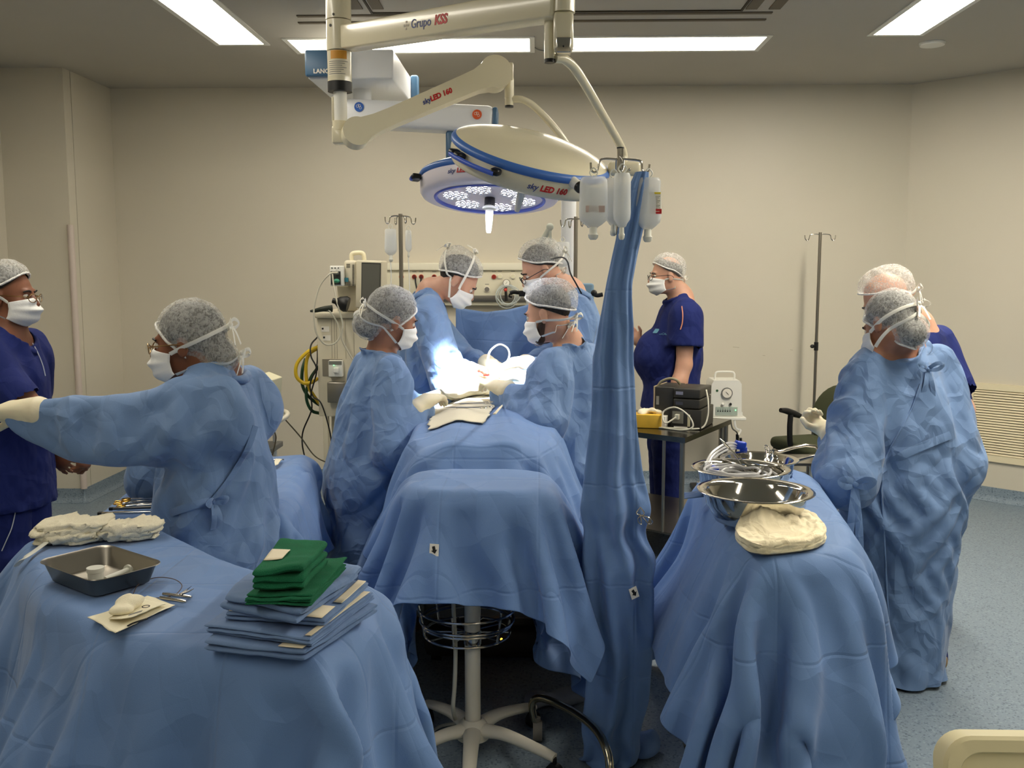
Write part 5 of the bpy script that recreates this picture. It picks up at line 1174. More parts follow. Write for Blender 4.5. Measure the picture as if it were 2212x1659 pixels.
cable('black cable hanging from the machine down to the floor', [P(686, 728, 5.95), P(672, 745, 5.88), P(672, 770, 5.86), P(684, 800, 5.86), P(672, 850, 5.88), P(673, 885, 5.9), P(655, 930, 5.95), P(653, 960, 5.95), P(660, 1000, 5.95), P(663, 1060, 6.0), Vector((P(668, 1100, 6.0).x, 6.0, .006))], .005, CB)
cable('second black cable hanging close along the machine', [P(686, 745, 5.97), P(684, 790, 5.9), P(670, 830, 5.88), P(676, 856, 5.88), P(694, 872, 5.86), P(712, 930, 5.86), P(718, 980, 5.87)], .0045, CB)
# device on its trolley behind the nurse
Yd = 5.2; t = thing('nerve_stimulator', 'tilted beige device with keypad on a trolley behind the reaching person', 'medical device', P(570, 850, Yd))
q = P(566, 848, Yd); Rd = Matrix.Rotation(math.radians(-28), 3, 'Z') @ Euler((math.radians(8), math.radians(14), 0)).to_matrix()
MB().box(q, (.105, .2, .175), Rd, .006).build('housing', mat('device_cream', (224, 218, 186), .4), t)
MB().box(q + Rd @ Vector((-.012, -.1005, .055)), (.055, .001, .035), Rd).build('display', mat('lcd', (60, 62, 50), .3), t)
MB().box(q + Rd @ Vector((.0, -.1, -.055)), (.085, .003, .045), Rd).build('socket_bay', mat('bay_dark', (58, 56, 54), .5), t)
m = MB()
for i in range(5):
    for j in range(3): m.use(RED if (i, j) == (4, 0) else GREYP).box(q + Rd @ Vector((-.032 + i * .016, -.101, .018 - j * .015)), (.008, .002, .006), Rd)
m.build('keypad', None, t)
m = MB(); m.use(mat('blue_plug', (60, 120, 160), .4)).cyl(q + Rd @ Vector((-.015, -.1, -.065)), q + Rd @ Vector((-.015, -.13, -.07)), .012); m.use(WHITEP).cyl(q + Rd @ Vector((.02, -.1, -.05)), q + Rd @ Vector((.02, -.13, -.055)), .01); m.build('plug', None, t)
t = thing('device_trolley', 'trolley with a white looped handle below the tilted keypad device', 'trolley', (q.x - .1, Yd, 0))
MB().tube([P(530, 895, Yd), P(560, 888, Yd), P(608, 888, Yd + .05), P(621, 893, Yd), P(616, 902, Yd - .1), P(590, 914, Yd - .2), P(545, 918, Yd - .22)], .0135, 12).build('handle', mat('handle_white', (226, 220, 200), .35), t)
m = MB(); m.box((q.x - .1, Yd, P(560, 890, Yd).z - .005), (.3, .3, .012), None, .004); m.build('shelf', GREYP, t); m = MB(); m.box((q.x - .1, Yd, P(575, 968, Yd).z), (.34, .3, .03), None, .004); m.build('shelf', GREYP, t)
for sx in (-.22, .03):
    for sy in (-.12, .12): m = MB(); m.cyl((q.x + sx - .0, Yd + sy, .05), (q.x + sx, Yd + sy, P(560, 892, Yd).z), .011, n=14); m.build('post', WHITEP, t); MB().cyl((q.x + sx - .01, Yd + sy, .025), (q.x + sx + .01, Yd + sy, .025), .025, n=16).build('caster', BLACKP, t)
cable('thin grey cable curving from the keypad device toward the machine', [P(584, 872, 5.1), P(600, 886, 5.1), P(615, 905, 5.15), P(650, 945, 5.3), P(680, 985, 5.5), P(715, 1003, 5.75)], .004, mat('cable_olive', (110, 100, 78), .5))
cable('short dark cable dropping from the keypad device', [P(588, 872, 5.1), P(593, 890, 5.1), P(588, 920, 5.1), P(596, 945, 5.1), P(588, 985, 5.1)], .004, mat('cable_olive2', (90, 80, 60), .5))
# screen drape behind the site
def sd(u, v):
    x = 985 + (1172 - 985) * u; yt = float(np.interp(x, [985, 1010, 1050, 1100, 1150, 1172], [664, 668, 674, 668, 656, 652])); y = yt + (850 - yt) * v
    q = P(x, y, 5.25 + .05 * math.sin(u * 5 + v * 2) - .15 * v + .03 * math.sin(u * 9)); return q
tag(MB().grid(sd, 40, 30).build('screen_drape', DRAPE, ang=180, solid=.002), 'blue drape stretched up as a screen behind the lit surgical site', 'drape')
# ---------- side table, suction pump, chair ----------
zt_ = .72; c_ = [PZ(1480, 946, zt_), PZ(1579, 906, zt_)]; fr_ = c_[0]; fb = c_[1]; dd = (fb - fr_).normalized(); ll = (fb - fr_).length; fl = PZ(1362, 932, zt_); de = (fl - fr_).normalized(); wl = .95
t = thing('steel_side_table', 'steel side table with shelf carrying the stack of dark devices', 'table', (fr_.x, fr_.y, 0))
cor = [fr_, fb, fb + de * wl, fr_ + de * wl]; nrm_ = dd.cross(de).normalized()
m = MB(); m.prism([(v.x, v.y) for v in cor], .03, M4((0, 0, zt_ - .03)), 0); m.build('table_top', mat('dark_steel', (120, 116, 106), .22, 1.0), t, fixn=True)
m = MB(); m.prism([(v.x, v.y) for v in cor], .012, M4((0, 0, .16)), 0); m.build('shelf', BRUSHED, t, fixn=True)
for v in cor:
    q = v + ((cor[0] + cor[2]) / 2 - v).normalized() * .03; m = MB(); m.use(BRUSHED).cyl((q.x, q.y, .06), (q.x, q.y, zt_ - .03), .014, n=16); m.build('leg', None, t); MB().cyl((q.x - .012, q.y, .03), (q.x + .012, q.y, .03), .03, n=18).build('caster', BLACKP, t)
m = MB(); q = fr_ + de * .13; m.cyl((q.x, q.y, .17), (q.x, q.y, zt_ - .03), .009, n=12); m.build('brace', BRUSHED, t)
DK = mat('charcoal_plastic', (52, 50, 44), .45); DK2 = mat('charcoal_edge', (78, 74, 62), .45)
RD = Matrix.Rotation(math.radians(-24), 3, 'Z'); zt2 = zt_ + .001
b0 = PZ(1470, 922, zt_)
t = thing('defibrillator', 'boxy charcoal device with a carrying handle on the steel side table', 'medical device', (b0.x, b0.y, zt2))
def lb(name, x0, x1, y0, y1, z0, z1, m, bev=.005, par=None): MB().box(b0 + RD @ Vector(((x0 + x1) / 2, (y0 + y1) / 2, 0)) + Vector((0, 0, (z0 + z1) / 2 + .001)), (x1 - x0, y1 - y0, z1 - z0), RD, bev).build(name, m, par or t)
lb('housing', -.145, -.03, -.05, .2, 0, .235, DK); lb('side_plate', -.152, -.143, -.055, .2, 0, .238, mat('plate_tan', (176, 160, 132), .4, .3), .002); lb('lower_unit', -.04, .14, -.07, .22, 0, .115, DK)
lb('label', -.135, -.118, -.0525, -.049, .13, .18, mat('label_grey', (150, 148, 138), .5), 0); lb('socket_plate', -.03, .035, -.073, -.07, .03, .1, mat('plate_grey', (130, 128, 116), .5), 0); lb('plug', -.01, .015, -.1, -.07, .055, .085, CW, .004)
lb('label', .06, .075, -.073, -.07, .015, .085, mat('label_cream', (206, 198, 160), .5), 0); lb('label', -.02, .06, -.0735, -.07, .002, .012, PAPER, 0)
MB().tube([b0 + RD @ Vector((-.14, 0, .236)), b0 + RD @ Vector((-.12, 0, .262)), b0 + RD @ Vector((-.07, 0, .282)), b0 + RD @ Vector((-.03, 0, .275)), b0 + RD @ Vector((-.015, .02, .25))], .008, 10).build('carry_handle', mat('handle_khaki', (150, 140, 112), .4), t)
for k in range(2):
    tb = thing('battery_pack', ('upper', 'lower')[k] + ' of the two charcoal battery packs on the boxy device', 'battery pack', (b0.x, b0.y, zt2), 'battery packs on the side table'); z0 = .178 - .06 * k
    lb('case', -.028, .13, -.07, .2, z0, z0 + .056, DK, .008, tb); lb('nameplate', -.012, .03, -.0725, -.0695, z0 + .02, z0 + .038, mat('nameplate_%d' % k, ((140, 142, 160), (72, 74, 84))[k], .5), 0, tb)
t = thing('glove_box', 'yellow carton of gloves on the steel side table beside the hanging drape', 'box', (PZ(1395, 915, zt_).x, PZ(1395, 915, zt_).y, zt2)); g0 = PZ(1398, 922, zt_)
MB().box(g0 + Vector((0, 0, .04)), (.17, .11, .078), Matrix.Rotation(-.18, 3, 'Z'), .003).build('carton', mat('carton_yellow', (222, 178, 60), .55, vary=(12, .12)), t)
V, Q = sdf_mesh([ell(g0 + Vector((-.03 + .03 * k, .01 * (k % 2), .085 + .006 * (k % 3))), (.03, .03, .018), None, .01) for k in range(4)], .007); V = V + noise3(V, 45, 3)[:, None] * .008
vq('glove', V, Q, mat('glove_cream', (238, 228, 200), .6), t, ang=180)
MB().box(g0 + Vector((.1, -.02, .036)), (.03, .09, .07), Matrix.Rotation(-.4, 3, 'Z'), .002).build('side_card', PAPER, t)
cable('pale power cord looped over the steel side table', [b0 + RD @ Vector((.0, -.1, .07)), b0 + RD @ Vector((-.05, -.15, .04)), b0 + RD @ Vector((-.07, -.12, .1)), b0 + RD @ Vector((.0, -.12, .13)), b0 + RD @ Vector((.08, -.13, .09)), b0 + RD @ Vector((.11, -.14, .03)), b0 + RD @ Vector((.05, -.15, .006)), b0 + RD @ Vector((-.08, -.12, .006)), b0 + RD @ Vector((-.22, -.1, .006)), b0 + RD @ Vector((-.3, -.12, .006))], .005, CW)
cable('second pale cord running up the right side of the stacked devices', [b0 + RD @ Vector((.135, .05, .22)), b0 + RD @ Vector((.16, 0, .16)), b0 + RD @ Vector((.165, -.02, .08)), b0 + RD @ Vector((.15, -.05, .02)), b0 + RD @ Vector((.1, -.08, .006)), b0 + RD @ Vector((0, -.1, .006)), b0 + RD @ Vector((-.2, -.12, .006))], .005, CW)
# suction pump on its stand
Ys = 6.75; t = thing('suction_pump', 'white suction pump with a round gauge on a stand by the back wall', 'medical device', (P(1568, 900, Ys).x, Ys, P(1568, 900, Ys).z))
A_ = P(1534, 822, Ys); B_ = P(1604, 900, Ys); W_ = B_.x - A_.x; H_ = A_.z - B_.z; cx = (A_.x + B_.x) / 2
pr_ = [(-.5, 0), (.5, 0), (.5, .12), (.47, .14), (.45, .9), (.38, 1), (-.38, 1), (-.45, .9), (-.47, .14), (-.5, .12)]
MB().prism([(x * W_, y * H_) for x, y in pr_], -.22, face_m((cx, Ys, B_.z), (1, 0, 0), (0, 0, 1)), 0).build('housing', WHITEP, t, fixn=True)
MB().tube([(cx - .07, Ys + .08, A_.z), (cx - .068, Ys + .08, A_.z + .04), (cx - .045, Ys + .08, A_.z + .055), (cx + .045, Ys + .08, A_.z + .055), (cx + .068, Ys + .08, A_.z + .04), (cx + .07, Ys + .08, A_.z)], .007, 10).build('carry_handle', WHITEP, t)
q = P(1570, 849, Ys - .002); m = MB(); m.use(GREYP).cyl(q + Vector((0, .01, 0)), q - Vector((0, .012, 0)), .04, n=32); m.use(PAPER).cyl(q - Vector((0, .012, 0)), q - Vector((0, .013, 0)), .033, n=32); m.use(BLACKI).box(q - Vector((0, .0142, 0)), (.003, .001, .03), (0, -.8, 0)); m.use(mat('green_dot', (60, 100, 70), .5)).cyl(P(1549, 844, Ys), P(1549, 844, Ys) - Vector((0, .003, 0)), .009, n=16); m.build('gauge', None, t)
m = MB(); m.use(mat('panel_greygreen', (170, 182, 172), .5)); boxpx(m, 1546, 879, 1593, 898, Ys - .006, .006, .002); m.use(BLACKI)
for k in range(6): m.ball(P(1551 + 5.2 * k, 888, Ys - .007), .005, 6); m.ball(P(1551 + 5.2 * k, 884, Ys - .007), .0025, 5)
m.use(mat('green_led', (120, 255, 160), .3)).ball(P(1589, 886, Ys - .007), .004, 6); m.use(WHITEP).ball(P(1562, 873, Ys - .012), .012, 8); m.use(BLACKP).ball(P(1578, 873, Ys - .012), .01, 8); m.build('control_panel', None, t)
ts = thing('pump_stand', 'low grey stand under the white suction pump', 'stand', (cx, Ys, 0)); zB = B_.z
m = MB(); m.box((cx, Ys + .11, zB - .012), (W_ + .04, .28, .02), None, .003); m.build('shelf', WHITEP, ts)
m = MB(); m.cyl((cx, Ys + .15, .04), (cx, Ys + .15, zB - .02), .02); m.build('post', BRUSHED, ts); m = MB(); m.box((cx, Ys + .12, .03), (.4, .36, .04), None, .01); m.build('base', BLACKP, ts)
cable('clear tube hanging below the suction pump', [P(1586, 905, Ys - .02), P(1590, 925, Ys - .03), P(1600, 930, Ys - .03), P(1592, 945, 6.45), P(1601, 956, 6.3)], .008, IVM, 'suction_tube', 'tube')
cable('black lead hanging between the side table and the pump', [P(1578, 905, Ys), P(1582, 925, 6.5), P(1592, 935, 6.3), P(1594, 955, 6.3), P(1580, 1010, 6.3), P(1572, 1040, 6.35), Vector((P(1572, 1075, 6.35).x, 6.35, .006))], .005, CB)
t = thing('footswitch_plug', 'black connector cluster hanging just above the tubing basin', 'connector', P(1600, 958, 6.3)); m = MB(); m.box(P(1600, 960, 6.3), (.07, .04, .03), (0, .15, 0), .006); m.cyl(P(1592, 958, 6.3), P(1592, 938, 6.3), .008); m.cyl(P(1600, 956, 6.3), P(1600, 946, 6.3), .009); m.build('connector_body', BLACKP, t)
# office chair
OL = mat('olive_fabric', (58, 62, 38), .85, grain=.05); s0_ = P(1760, 958, 6.1); t = thing('office_chair', 'swivel office chair in olive fabric with black armrests by the wall', 'chair', (s0_.x, 6.1, 0))
xc = P(1752, 958, 6.1).x; zs = P(1740, 960, 6.1).z; yc = 6.1
MB().box((xc, yc, zs - .01), (.34, .46, .08), Matrix.Rotation(.35, 3, 'Z'), .036).build('seat', OL, t)
MB().box((xc, yc, zs - .06), (.31, .42, .03), Matrix.Rotation(.35, 3, 'Z'), .012).build('seat_shell', BLACKP, t)
bq = P(1815, 905, 6.25); MB().lathe([(.0001, .02), (.12, .018), (.2, .012), (.22, 0), (.2, -.02), (.0001, -.03)], M4(bq, (math.radians(80), 0, math.radians(-50)), (1, 1.05, 1.4)), 32).build('backrest', OL, t)
MB().tube([P(1800, 975, 6.25), bq + Vector((.05, .05, -.2)), bq + Vector((.03, .05, -.05))], .02, 10).build('back_support', BLACKP, t)
m = MB(); m.tube([P(1686, 886, 5.95), P(1700, 888, 5.98), P(1716, 894, 6.02), P(1732, 900, 6.05)], [.014, .02, .022, .014], 12); m.tube([P(1708, 895, 6.0), P(1706, 925, 6.0), P(1708, 962, 6.02), P(1722, 974, 6.05)], .018, 10); m.build('armrest', BLACKP, t)
m = MB(); m.cyl((xc, yc, .1), (xc, yc, zs - .07), .025); m.build('gas_lift', STEEL, t)
for k in range(5):
    a = k * 2 * math.pi / 5 + .3; d = Vector((math.cos(a), math.sin(a), 0)); c = Vector((xc, yc, 0)); MB().tube([c + Vector((0, 0, .11)), c + d * .14 + Vector((0, 0, .1)), c + d * .3 + Vector((0, 0, .07))], [.024, .02, .014], 10).build('leg', BLACKP, t); e = c + d * .3; MB().cyl(e + Vector((-.012, 0, .028)), e + Vector((.012, 0, .028)), .028, n=16).build('caster', BLACKP, t)
t = thing('steel_step', 'chrome framed step stool on the floor behind the basins', 'step stool', (P(1780, 1010, 5.4).x, 5.4, 0))
zz = P(1760, 990, 5.4).z; m = MB(); x0_, x1_ = P(1690, 990, 5.4).x, P(1795, 990, 5.4).x
m.tube([(x0_, 5.3, .02), (x0_, 5.3, zz - .03), (x0_ + .03, 5.3, zz), (x1_, 5.3, zz), (x1_, 5.3, .02)], .011, 10, k=5); m.tube([(x0_, 5.6, .02), (x0_, 5.6, zz - .03), (x0_ + .03, 5.6, zz), (x1_, 5.6, zz), (x1_, 5.6, .02)], .011, 10, k=5); m.build('frame', STEEL, t)
MB().box(((x0_ + x1_) / 2, 5.45, zz - .02), (x1_ - x0_, .28, .015)).build('step_top', BRUSHED, t)
for q in ((1590, 750), (1650, 768), (1710, 756)):
    e = P(*q, YB - .001); tag(MB().box(e, (.05 if q[0] == 1590 else .02, .0008, .0022), (0, .1, 0)).build('scuff_mark', mat('scuff', (150, 140, 116), .8)), 'faint scuff mark on the back wall, ' + {1590: 'the longest', 1650: 'the lowest', 1710: 'nearest the lone drip stand'}[q[0]], 'scuff')
from mathutils.bvhtree import BVHTree
def hit(obname, px, py):
    o = obname if not isinstance(obname, str) else bpy.data.objects[obname]; me = o.data; off = o.matrix_world.translation if o.parent is None else Vector()
    bv = BVHTree.FromPolygons([v.co[:] for v in me.vertices], [p.vertices[:] for p in me.polygons]); d = ray(px, py).normalized(); h = bv.ray_cast(Vector((0, 0, CAMZ)), d)
    if h[0] is None: print('NOHIT', obname, px, py); return P(px, py, 3), Vector((0, -1, 0))
    n = h[1] if h[1].dot(d) < 0 else -h[1]; return h[0], n
# ---------- things on the tables ----------
ZT = TZ + .011
def cloth_patch(name, corners, Zf, m, n=28, wave=.004, seed=1, label=None, cat='cloth', th=.003, fold=None, grp=None, jag=.004):
    a, b, c, d = [Vector(q) for q in corners]
    def fn(u, v):
        p = (a * (1 - u) + b * u) * (1 - v) + (d * (1 - u) + c * u) * v; e = min(u, 1 - u, v, 1 - v)
        q = np.array([[p.x, p.y, 0]]); w = float(noise3(q, 18, seed)[0]); w2 = float(noise3(q, 60, seed + 3)[0])
        j = jag * max(0, 1 - e * 8); return Vector((p.x + j * w2, p.y + j * w, Zf(p) + wave * (w + 1) + wave * .4 * w2 + (fold(u, v) if fold else 0)))
    o = MB().grid(fn, n, n).build(name, m, ang=180, solid=th); return tag(o, label, cat, grp) if label else o
GZ = mat('gauze_white', (244, 236, 210), .9, bump=(130, .2), grain=.15)
def wad(label, ctr, size, rot, seed, layers=4):
    """a loosely folded pile of gauze: crumpled slabs in one heap"""
    R = Matrix.Rotation(math.radians(rot), 3, 'Z'); t = thing('gauze_pile', label, 'gauze', Vector(ctr)); rnd = random.Random(seed)
    for k in range(layers):
        z = size[2] * (k + .5) / layers; c = Vector(ctr) + Vector((rnd.uniform(-.008, .008), rnd.uniform(-.006, .006), z)); s = (size[0] * rnd.uniform(.92, 1.03), size[1] * rnd.uniform(.9, 1.03))
        Mx = np.array(R); V, Q = sdf_mesh([ell(c + R @ Vector((dx * s[0] * .25, dy * s[1] * .22, 0)), (s[0] * .33, s[1] * .34, size[2] / layers * .62), Mx, .02) for dx in (-1, 0, 1) for dy in (-1, 1)], .006)
        V = V + noise3(V, 28, seed + k)[:, None] * .008 + noise3(V * np.array([1, 1, 3]), 75, seed + k)[:, None] * .006; V[:, 2] = np.maximum(V[:, 2], ctr[2])
        vq('folded_layer', V, Q, GZ, t, ang=180)
    return t
g1 = PZ(160, 1165, ZT); wad('larger crumpled pile of white gauze at the back left of the curved table', (g1.x, g1.y, ZT), (.17, .1, .052), 6, 3, 4)
g2 = PZ(283, 1162, ZT); wad('smaller roll of white gauze beside the larger pile, behind the steel tray', (g2.x, g2.y, ZT), (.15, .075, .042), 16, 8, 3)
CT = mat('tube_milky', (226, 226, 216), .3, alpha=.8)
e0 = PZ(102, 1160, ZT); tag(MB().tube([e0 + Vector((.08, .01, .03)), e0 + Vector((.02, .03, .035)), e0 + Vector((-.012, .015, .03)), e0 + Vector((-.008, -.02, .02)), e0 + Vector((.06, -.03, .02))], .0065, 10).build('suction_tube', CT), 'white tube loop sticking out of the larger gauze pile', 'tube')
tag(MB().tube([PZ(100, 1172, ZT + .01), PZ(75, 1190, ZT + .004), PZ(52, 1206, ZT - .003), PZ(36, 1222, ZT - .03)], .008, 8, flat=((0, 0, 1), .3)).build('tape_strip', CT), 'white strap lying over the left edge of the curved table', 'strap')
# steel tray
def rrect(a, b, r, n=6):
    out = []
    for cx, cy, a0 in ((a - r, b - r, 0), (-a + r, b - r, 90), (-a + r, -b + r, 180), (a - r, -b + r, 270)):
        for k in range(n + 1): t_ = math.radians(a0 + 90 * k / n); out.append((cx + r * math.cos(t_), cy + r * math.sin(t_)))
    return out
def loft(mb, rings, M, closed_end=True):
    n = len(rings[0][0]); v = [M @ Vector((x, y, z)) for o, z in rings for x, y in o]
    f = [(i * n + j, i * n + (j + 1) % n, (i + 1) * n + (j + 1) % n, (i + 1) * n + j) for i in range(len(rings) - 1) for j in range(n)]
    if closed_end: f.append(tuple((len(rings) - 1) * n + j for j in range(n)))
    return mb.add(v, f)
cT = [PZ(*q, ZT + .045) for q in ((98, 1206), (262, 1172), (325, 1222), (178, 1268))]; ctr = sum(cT, Vector()) / 4
ux = ((cT[1] - cT[0]) + (cT[2] - cT[3])); ux.normalize(); a_ = ((cT[1] - cT[0]).length + (cT[2] - cT[3]).length) / 4; b_ = ((cT[3] - cT[0]).length + (cT[2] - cT[1]).length) / 4
uy = Vector((0, 0, 1)).cross(ux); MT_ = M4((ctr.x, ctr.y, ZT), Matrix((ux, uy, Vector((0, 0, 1)))).transposed())
m = MB(); loft(m, [(rrect(a_ * .78, b_ * .76, .02), .0), (rrect(a_ * .8, b_ * .79, .022), .002), (rrect(a_ * .93, b_ * .92, .03), .042), (rrect(a_, b_, .034), .046), (rrect(a_ * .995, b_ * .99, .034), .0475), (rrect(a_ * .92, b_ * .9, .028), .043), (rrect(a_ * .79, b_ * .77, .02), .0035), (rrect(a_ * .76, b_ * .74, .018), .002)], MT_); m.build('steel_tray', BRUSHED, ang=50, fixn=False)
tr = bpy.data.objects['steel_tray']; tag(tr, 'deep rectangular stainless steel tray on the curved table', 'tray')
CUPM = mat('frosted_plastic', (238, 238, 226), .35, alpha=.75); q = PZ(188, 1256, ZT + .003); q = MT_ @ Vector((-.035, -.04, .0035))
m = MB(); m.lathe([(.0001, 0), (.0165, 0), (.0175, .035), (.0195, .036), (.0195, .046), (.0001, .0465)], M4(q), 28); tag(m.build('specimen_cup', CUPM), 'small frosted cup with a lid standing in the steel tray', 'cup')
a = MT_ @ Vector((-.01, -.035, .012)); b = MT_ @ Vector((.065, -.012, .012)); d = (b - a).normalized(); t = thing('syringe', 'plastic syringe lying in the steel tray', 'syringe', a)
MB().cyl(a, b, .0075, n=20).build('barrel', CUPM, t); MB().cyl(b - d * .004, b + d * .001, .014, n=20).build('flange', CUPM, t); MB().cyl(b, b + d * .022, .0035, n=12).build('plunger_rod', CUPM, t); MB().cyl(b + d * .02, b + d * .023, .009, n=18).build('plunger_rod', CUPM, t); MB().cyl(a, a - d * .01, .002, n=10).build('nozzle', CUPM, t)
# suture coil and small metal handles
ld = [PZ(*q, ZT + .003) for q in ((288, 1282), (300, 1262), (335, 1248), (372, 1250), (392, 1262), (388, 1276), (370, 1288), (330, 1292), (310, 1290))]
tag(MB().tube(ld, .0011, 6).build('suture_thread', mat('thread_brown', (92, 74, 66), .5)), 'thin brown suture thread coiled on the drape behind the paper glove packet', 'thread')
for i, (p0, p1, lb_) in enumerate((((352, 1283), (414, 1290), 'upper short metal handle lying beside the suture thread'), ((346, 1291), (402, 1300), 'lower short metal handle, nearest the paper packet'))):
    a = PZ(*p0, ZT + .006); b = PZ(*p1, ZT + .006); m = MB(); m.tube([a, a.lerp(b, .15), a.lerp(b, .5), a.lerp(b, .85), b], [.0035, .0045, .004, .0045, .003], 12, smooth=False); tag(m.build('scalpel_handle', STEEL), lb_, 'instrument')
m = MB(); a = PZ(390, 1284, ZT + .012); m.tube([a, PZ(404, 1274, ZT + .012), PZ(414, 1266, ZT + .01)], [.003, .002, .0006], 8); m.tube([a, PZ(406, 1278, ZT + .01), PZ(418, 1272, ZT + .01)], [.003, .0022, .001], 8); tag(m.build('tweezers', STEEL), 'small pointed tweezers crossing the metal handles', 'instrument')
# paper towel and glove packet
TP = mat('paper_towel', (242, 234, 206), .85, grain=.1)
cs = [PZ(*q, ZT) for q in ((187, 1339), (250, 1371), (381, 1308), (318, 1292))]; cloth_patch('paper_towel', cs, lambda p: ZT + .001, TP, wave=.002, seed=2, label='white paper sheet under the glove packet on the curved table', cat='paper', th=.001)
cs = [PZ(*q, ZT + .004) for q in ((234, 1343), (283, 1352), (358, 1310), (300, 1296))]; cloth_patch('glove_packet', cs, lambda p: ZT + .006, TP, wave=.002, seed=5, label='cream folded glove packet with a small printed O mark', cat='paper', th=.0015, fold=lambda u, v: .014 * u * (1 - v))
o = PZ(316, 1312, ZT + .022); m = MB(); pk = bpy.data.objects['glove_packet']
Mo = face_m(o + Vector((0, 0, .002)), cs[2] - cs[1], cs[3] - cs[0]); text('O', .024, Mo, BLACKI, pk, ext=.0003)
for k in range(3): m.box(o + (cs[1] - cs[2]).normalized() * (.035 + .002 * k) + Vector((.0, -.005 + .006 * k, .0005)), (.03, .0015, .0004), Matrix((ux, uy, Vector((0, 0, 1)))).transposed())
m.build('print', GREYP, pk)
V, Q = sdf_mesh([ell(PZ(275, 1302, ZT + .024), (.026, .018, .014)), ell(PZ(262, 1318, ZT + .02), (.026, .022, .01)), ell(PZ(288, 1296, ZT + .026), (.018, .016, .012))], .004); V = V + noise3(V, 60, 4)[:, None] * .003
tag(vq('folded_gauze', V, Q, TP, None, ang=180), 'crumpled piece of cream gauze on top of the glove packet', 'gauze')
a = PZ(276, 1352, ZT + .006); tag(MB().tube([a, PZ(290, 1345, ZT + .007), PZ(318, 1336, ZT + .009)], .0028, 8, flat=((0, 0, 1), .5)).build('black_thread', BLACKI), 'black strand poking out under the glove packet', 'thread')
# folded drapes and green towels
DB = mat('folded_drape_blue', (106, 134, 178), .75, cloth=(8, 1, 16, .3), sheen=.1)
def folded(name, label, cat, corners, z0, th, m, layers=3, seed=1, strip=None, grp=None, skew=.01, r=None, jit=.004):
    """stack of folded layers; corners in order front-left, front-right, back-right, back-left (world xy)"""
    t = thing(name, label, cat, (corners[0].x, corners[0].y, z0), grp); rnd = random.Random(seed); a, b, c, d = [Vector((q.x, q.y, 0)) for q in corners]
    def P2(u, v): return (a * (1 - u) + b * u) * (1 - v) + (d * (1 - u) + c * u) * v
    lh = th / layers
    for k in range(layers):
        du, dv = rnd.uniform(-skew, skew), rnd.uniform(-skew, skew); z = z0 + lh * k; nu, nv = 30, 24; u0, u1, v0, v1 = 0 + du, 1 + du * .5, 0 + dv, 1 + dv
        hr = lh * .5
        def ring(s, zz): return [(s, zz)]
        vs = []; m_ = MB(); prof = [(-1, 0), (-.96, -.85), (-.9, -1), (.9, -1), (.96, -.85), (1, 0), (.96, .85), (.9, 1), (-.9, 1), (-.96, .85)]
        # cross-section in v (front fold rounded), lofted along u
        K = 44; prof = []
        ff = min(.12, hr / max((d - a).length, .01) * 1.3)
        for i in range(K):
            q = i / K
            if q < .42: prof.append((ff + (1 - 2 * ff) * q / .42, 1))
            elif q < .5: an = (q - .42) / .08 * math.pi; prof.append((1 - ff + ff * math.sin(an), math.cos(an)))
            elif q < .92: prof.append((1 - ff - (1 - 2 * ff) * (q - .5) / .42, -1))
            else: an = (q - .92) / .08 * math.pi; prof.append((ff - ff * math.sin(an), -math.cos(an)))
        for i in range(nu):
            u = u0 + (u1 - u0) * i / (nu - 1); ed = min(i, nu - 1 - i); eh = 1 if ed > 0 else .55
            for v, w in prof:
                p = P2(u, v0 + (v1 - v0) * v); n_ = float(noise3(np.array([[p.x, p.y, k * .3]]), 14, seed + k)[0]); n2 = float(noise3(np.array([[p.x, p.y, k * .3]]), 40, seed + k)[0])
                vs.append((p.x, p.y, z + hr + hr * .96 * w * eh + jit * n_ * (k + 1) / layers + jit * .3 * n2))
        kf = len(prof); f = [(i * kf + j, (i + 1) * kf + j, (i + 1) * kf + (j + 1) % kf, i * kf + (j + 1) % kf) for i in range(nu - 1) for j in range(kf)] + [tuple(range(kf)), tuple((nu - 1) * kf + j for j in range(kf))[::-1]]
        m_.add(vs, f); m_.build('folded_layer', m, t, ang=60, fixn=True)
    if strip:
        for (ua, ub, va, vb) in strip:
            s_ = MB(); s_.grid(lambda u, v: Vector((*P2(ua + (ub - ua) * u, va + (vb - va) * v).xy, z0 + th + .0025 + jit * float(noise3(np.array([[*P2(ua + (ub - ua) * u, va + (vb - va) * v).xy, (layers - 1) * .3]]), 14, seed + layers - 1)[0]))), 8, 6)
            s_.build('adhesive_strip', mat('strip_cream', (232, 220, 192), .6), t, ang=180, solid=.0008)
    return t
def cz(z, *q): return [PZ(x, y, z) for x, y in q]
z_ = ZT
folded('folded_drape', 'lowest folded blue drape of the stack, with a cream patch at its front corner', 'folded drape', cz(z_ + .02, (440, 1385), (656, 1408), (815, 1305), (600, 1272)), z_, .022, DB, 2, 11, strip=[(.74, .98, .01, .12)], grp='folded blue drapes')
folded('folded_drape', 'folded blue drape second from the bottom, cream strips along its right side', 'folded drape', cz(z_ + .04, (446, 1352), (672, 1382), (808, 1280), (590, 1250)), z_ + .024, .02, DB, 3, 12, strip=[(.93, .99, .02, .95)], grp='folded blue drapes', skew=.02)
folded('folded_drape', 'narrow folded blue drape with a cream band, third from the bottom', 'folded drape', cz(z_ + .055, (486, 1330), (700, 1345), (795, 1262), (600, 1235)), z_ + .046, .014, DB, 2, 13, strip=[(.03, .97, .02, .3), (.9, .99, .4, .98)], grp='folded blue drapes')
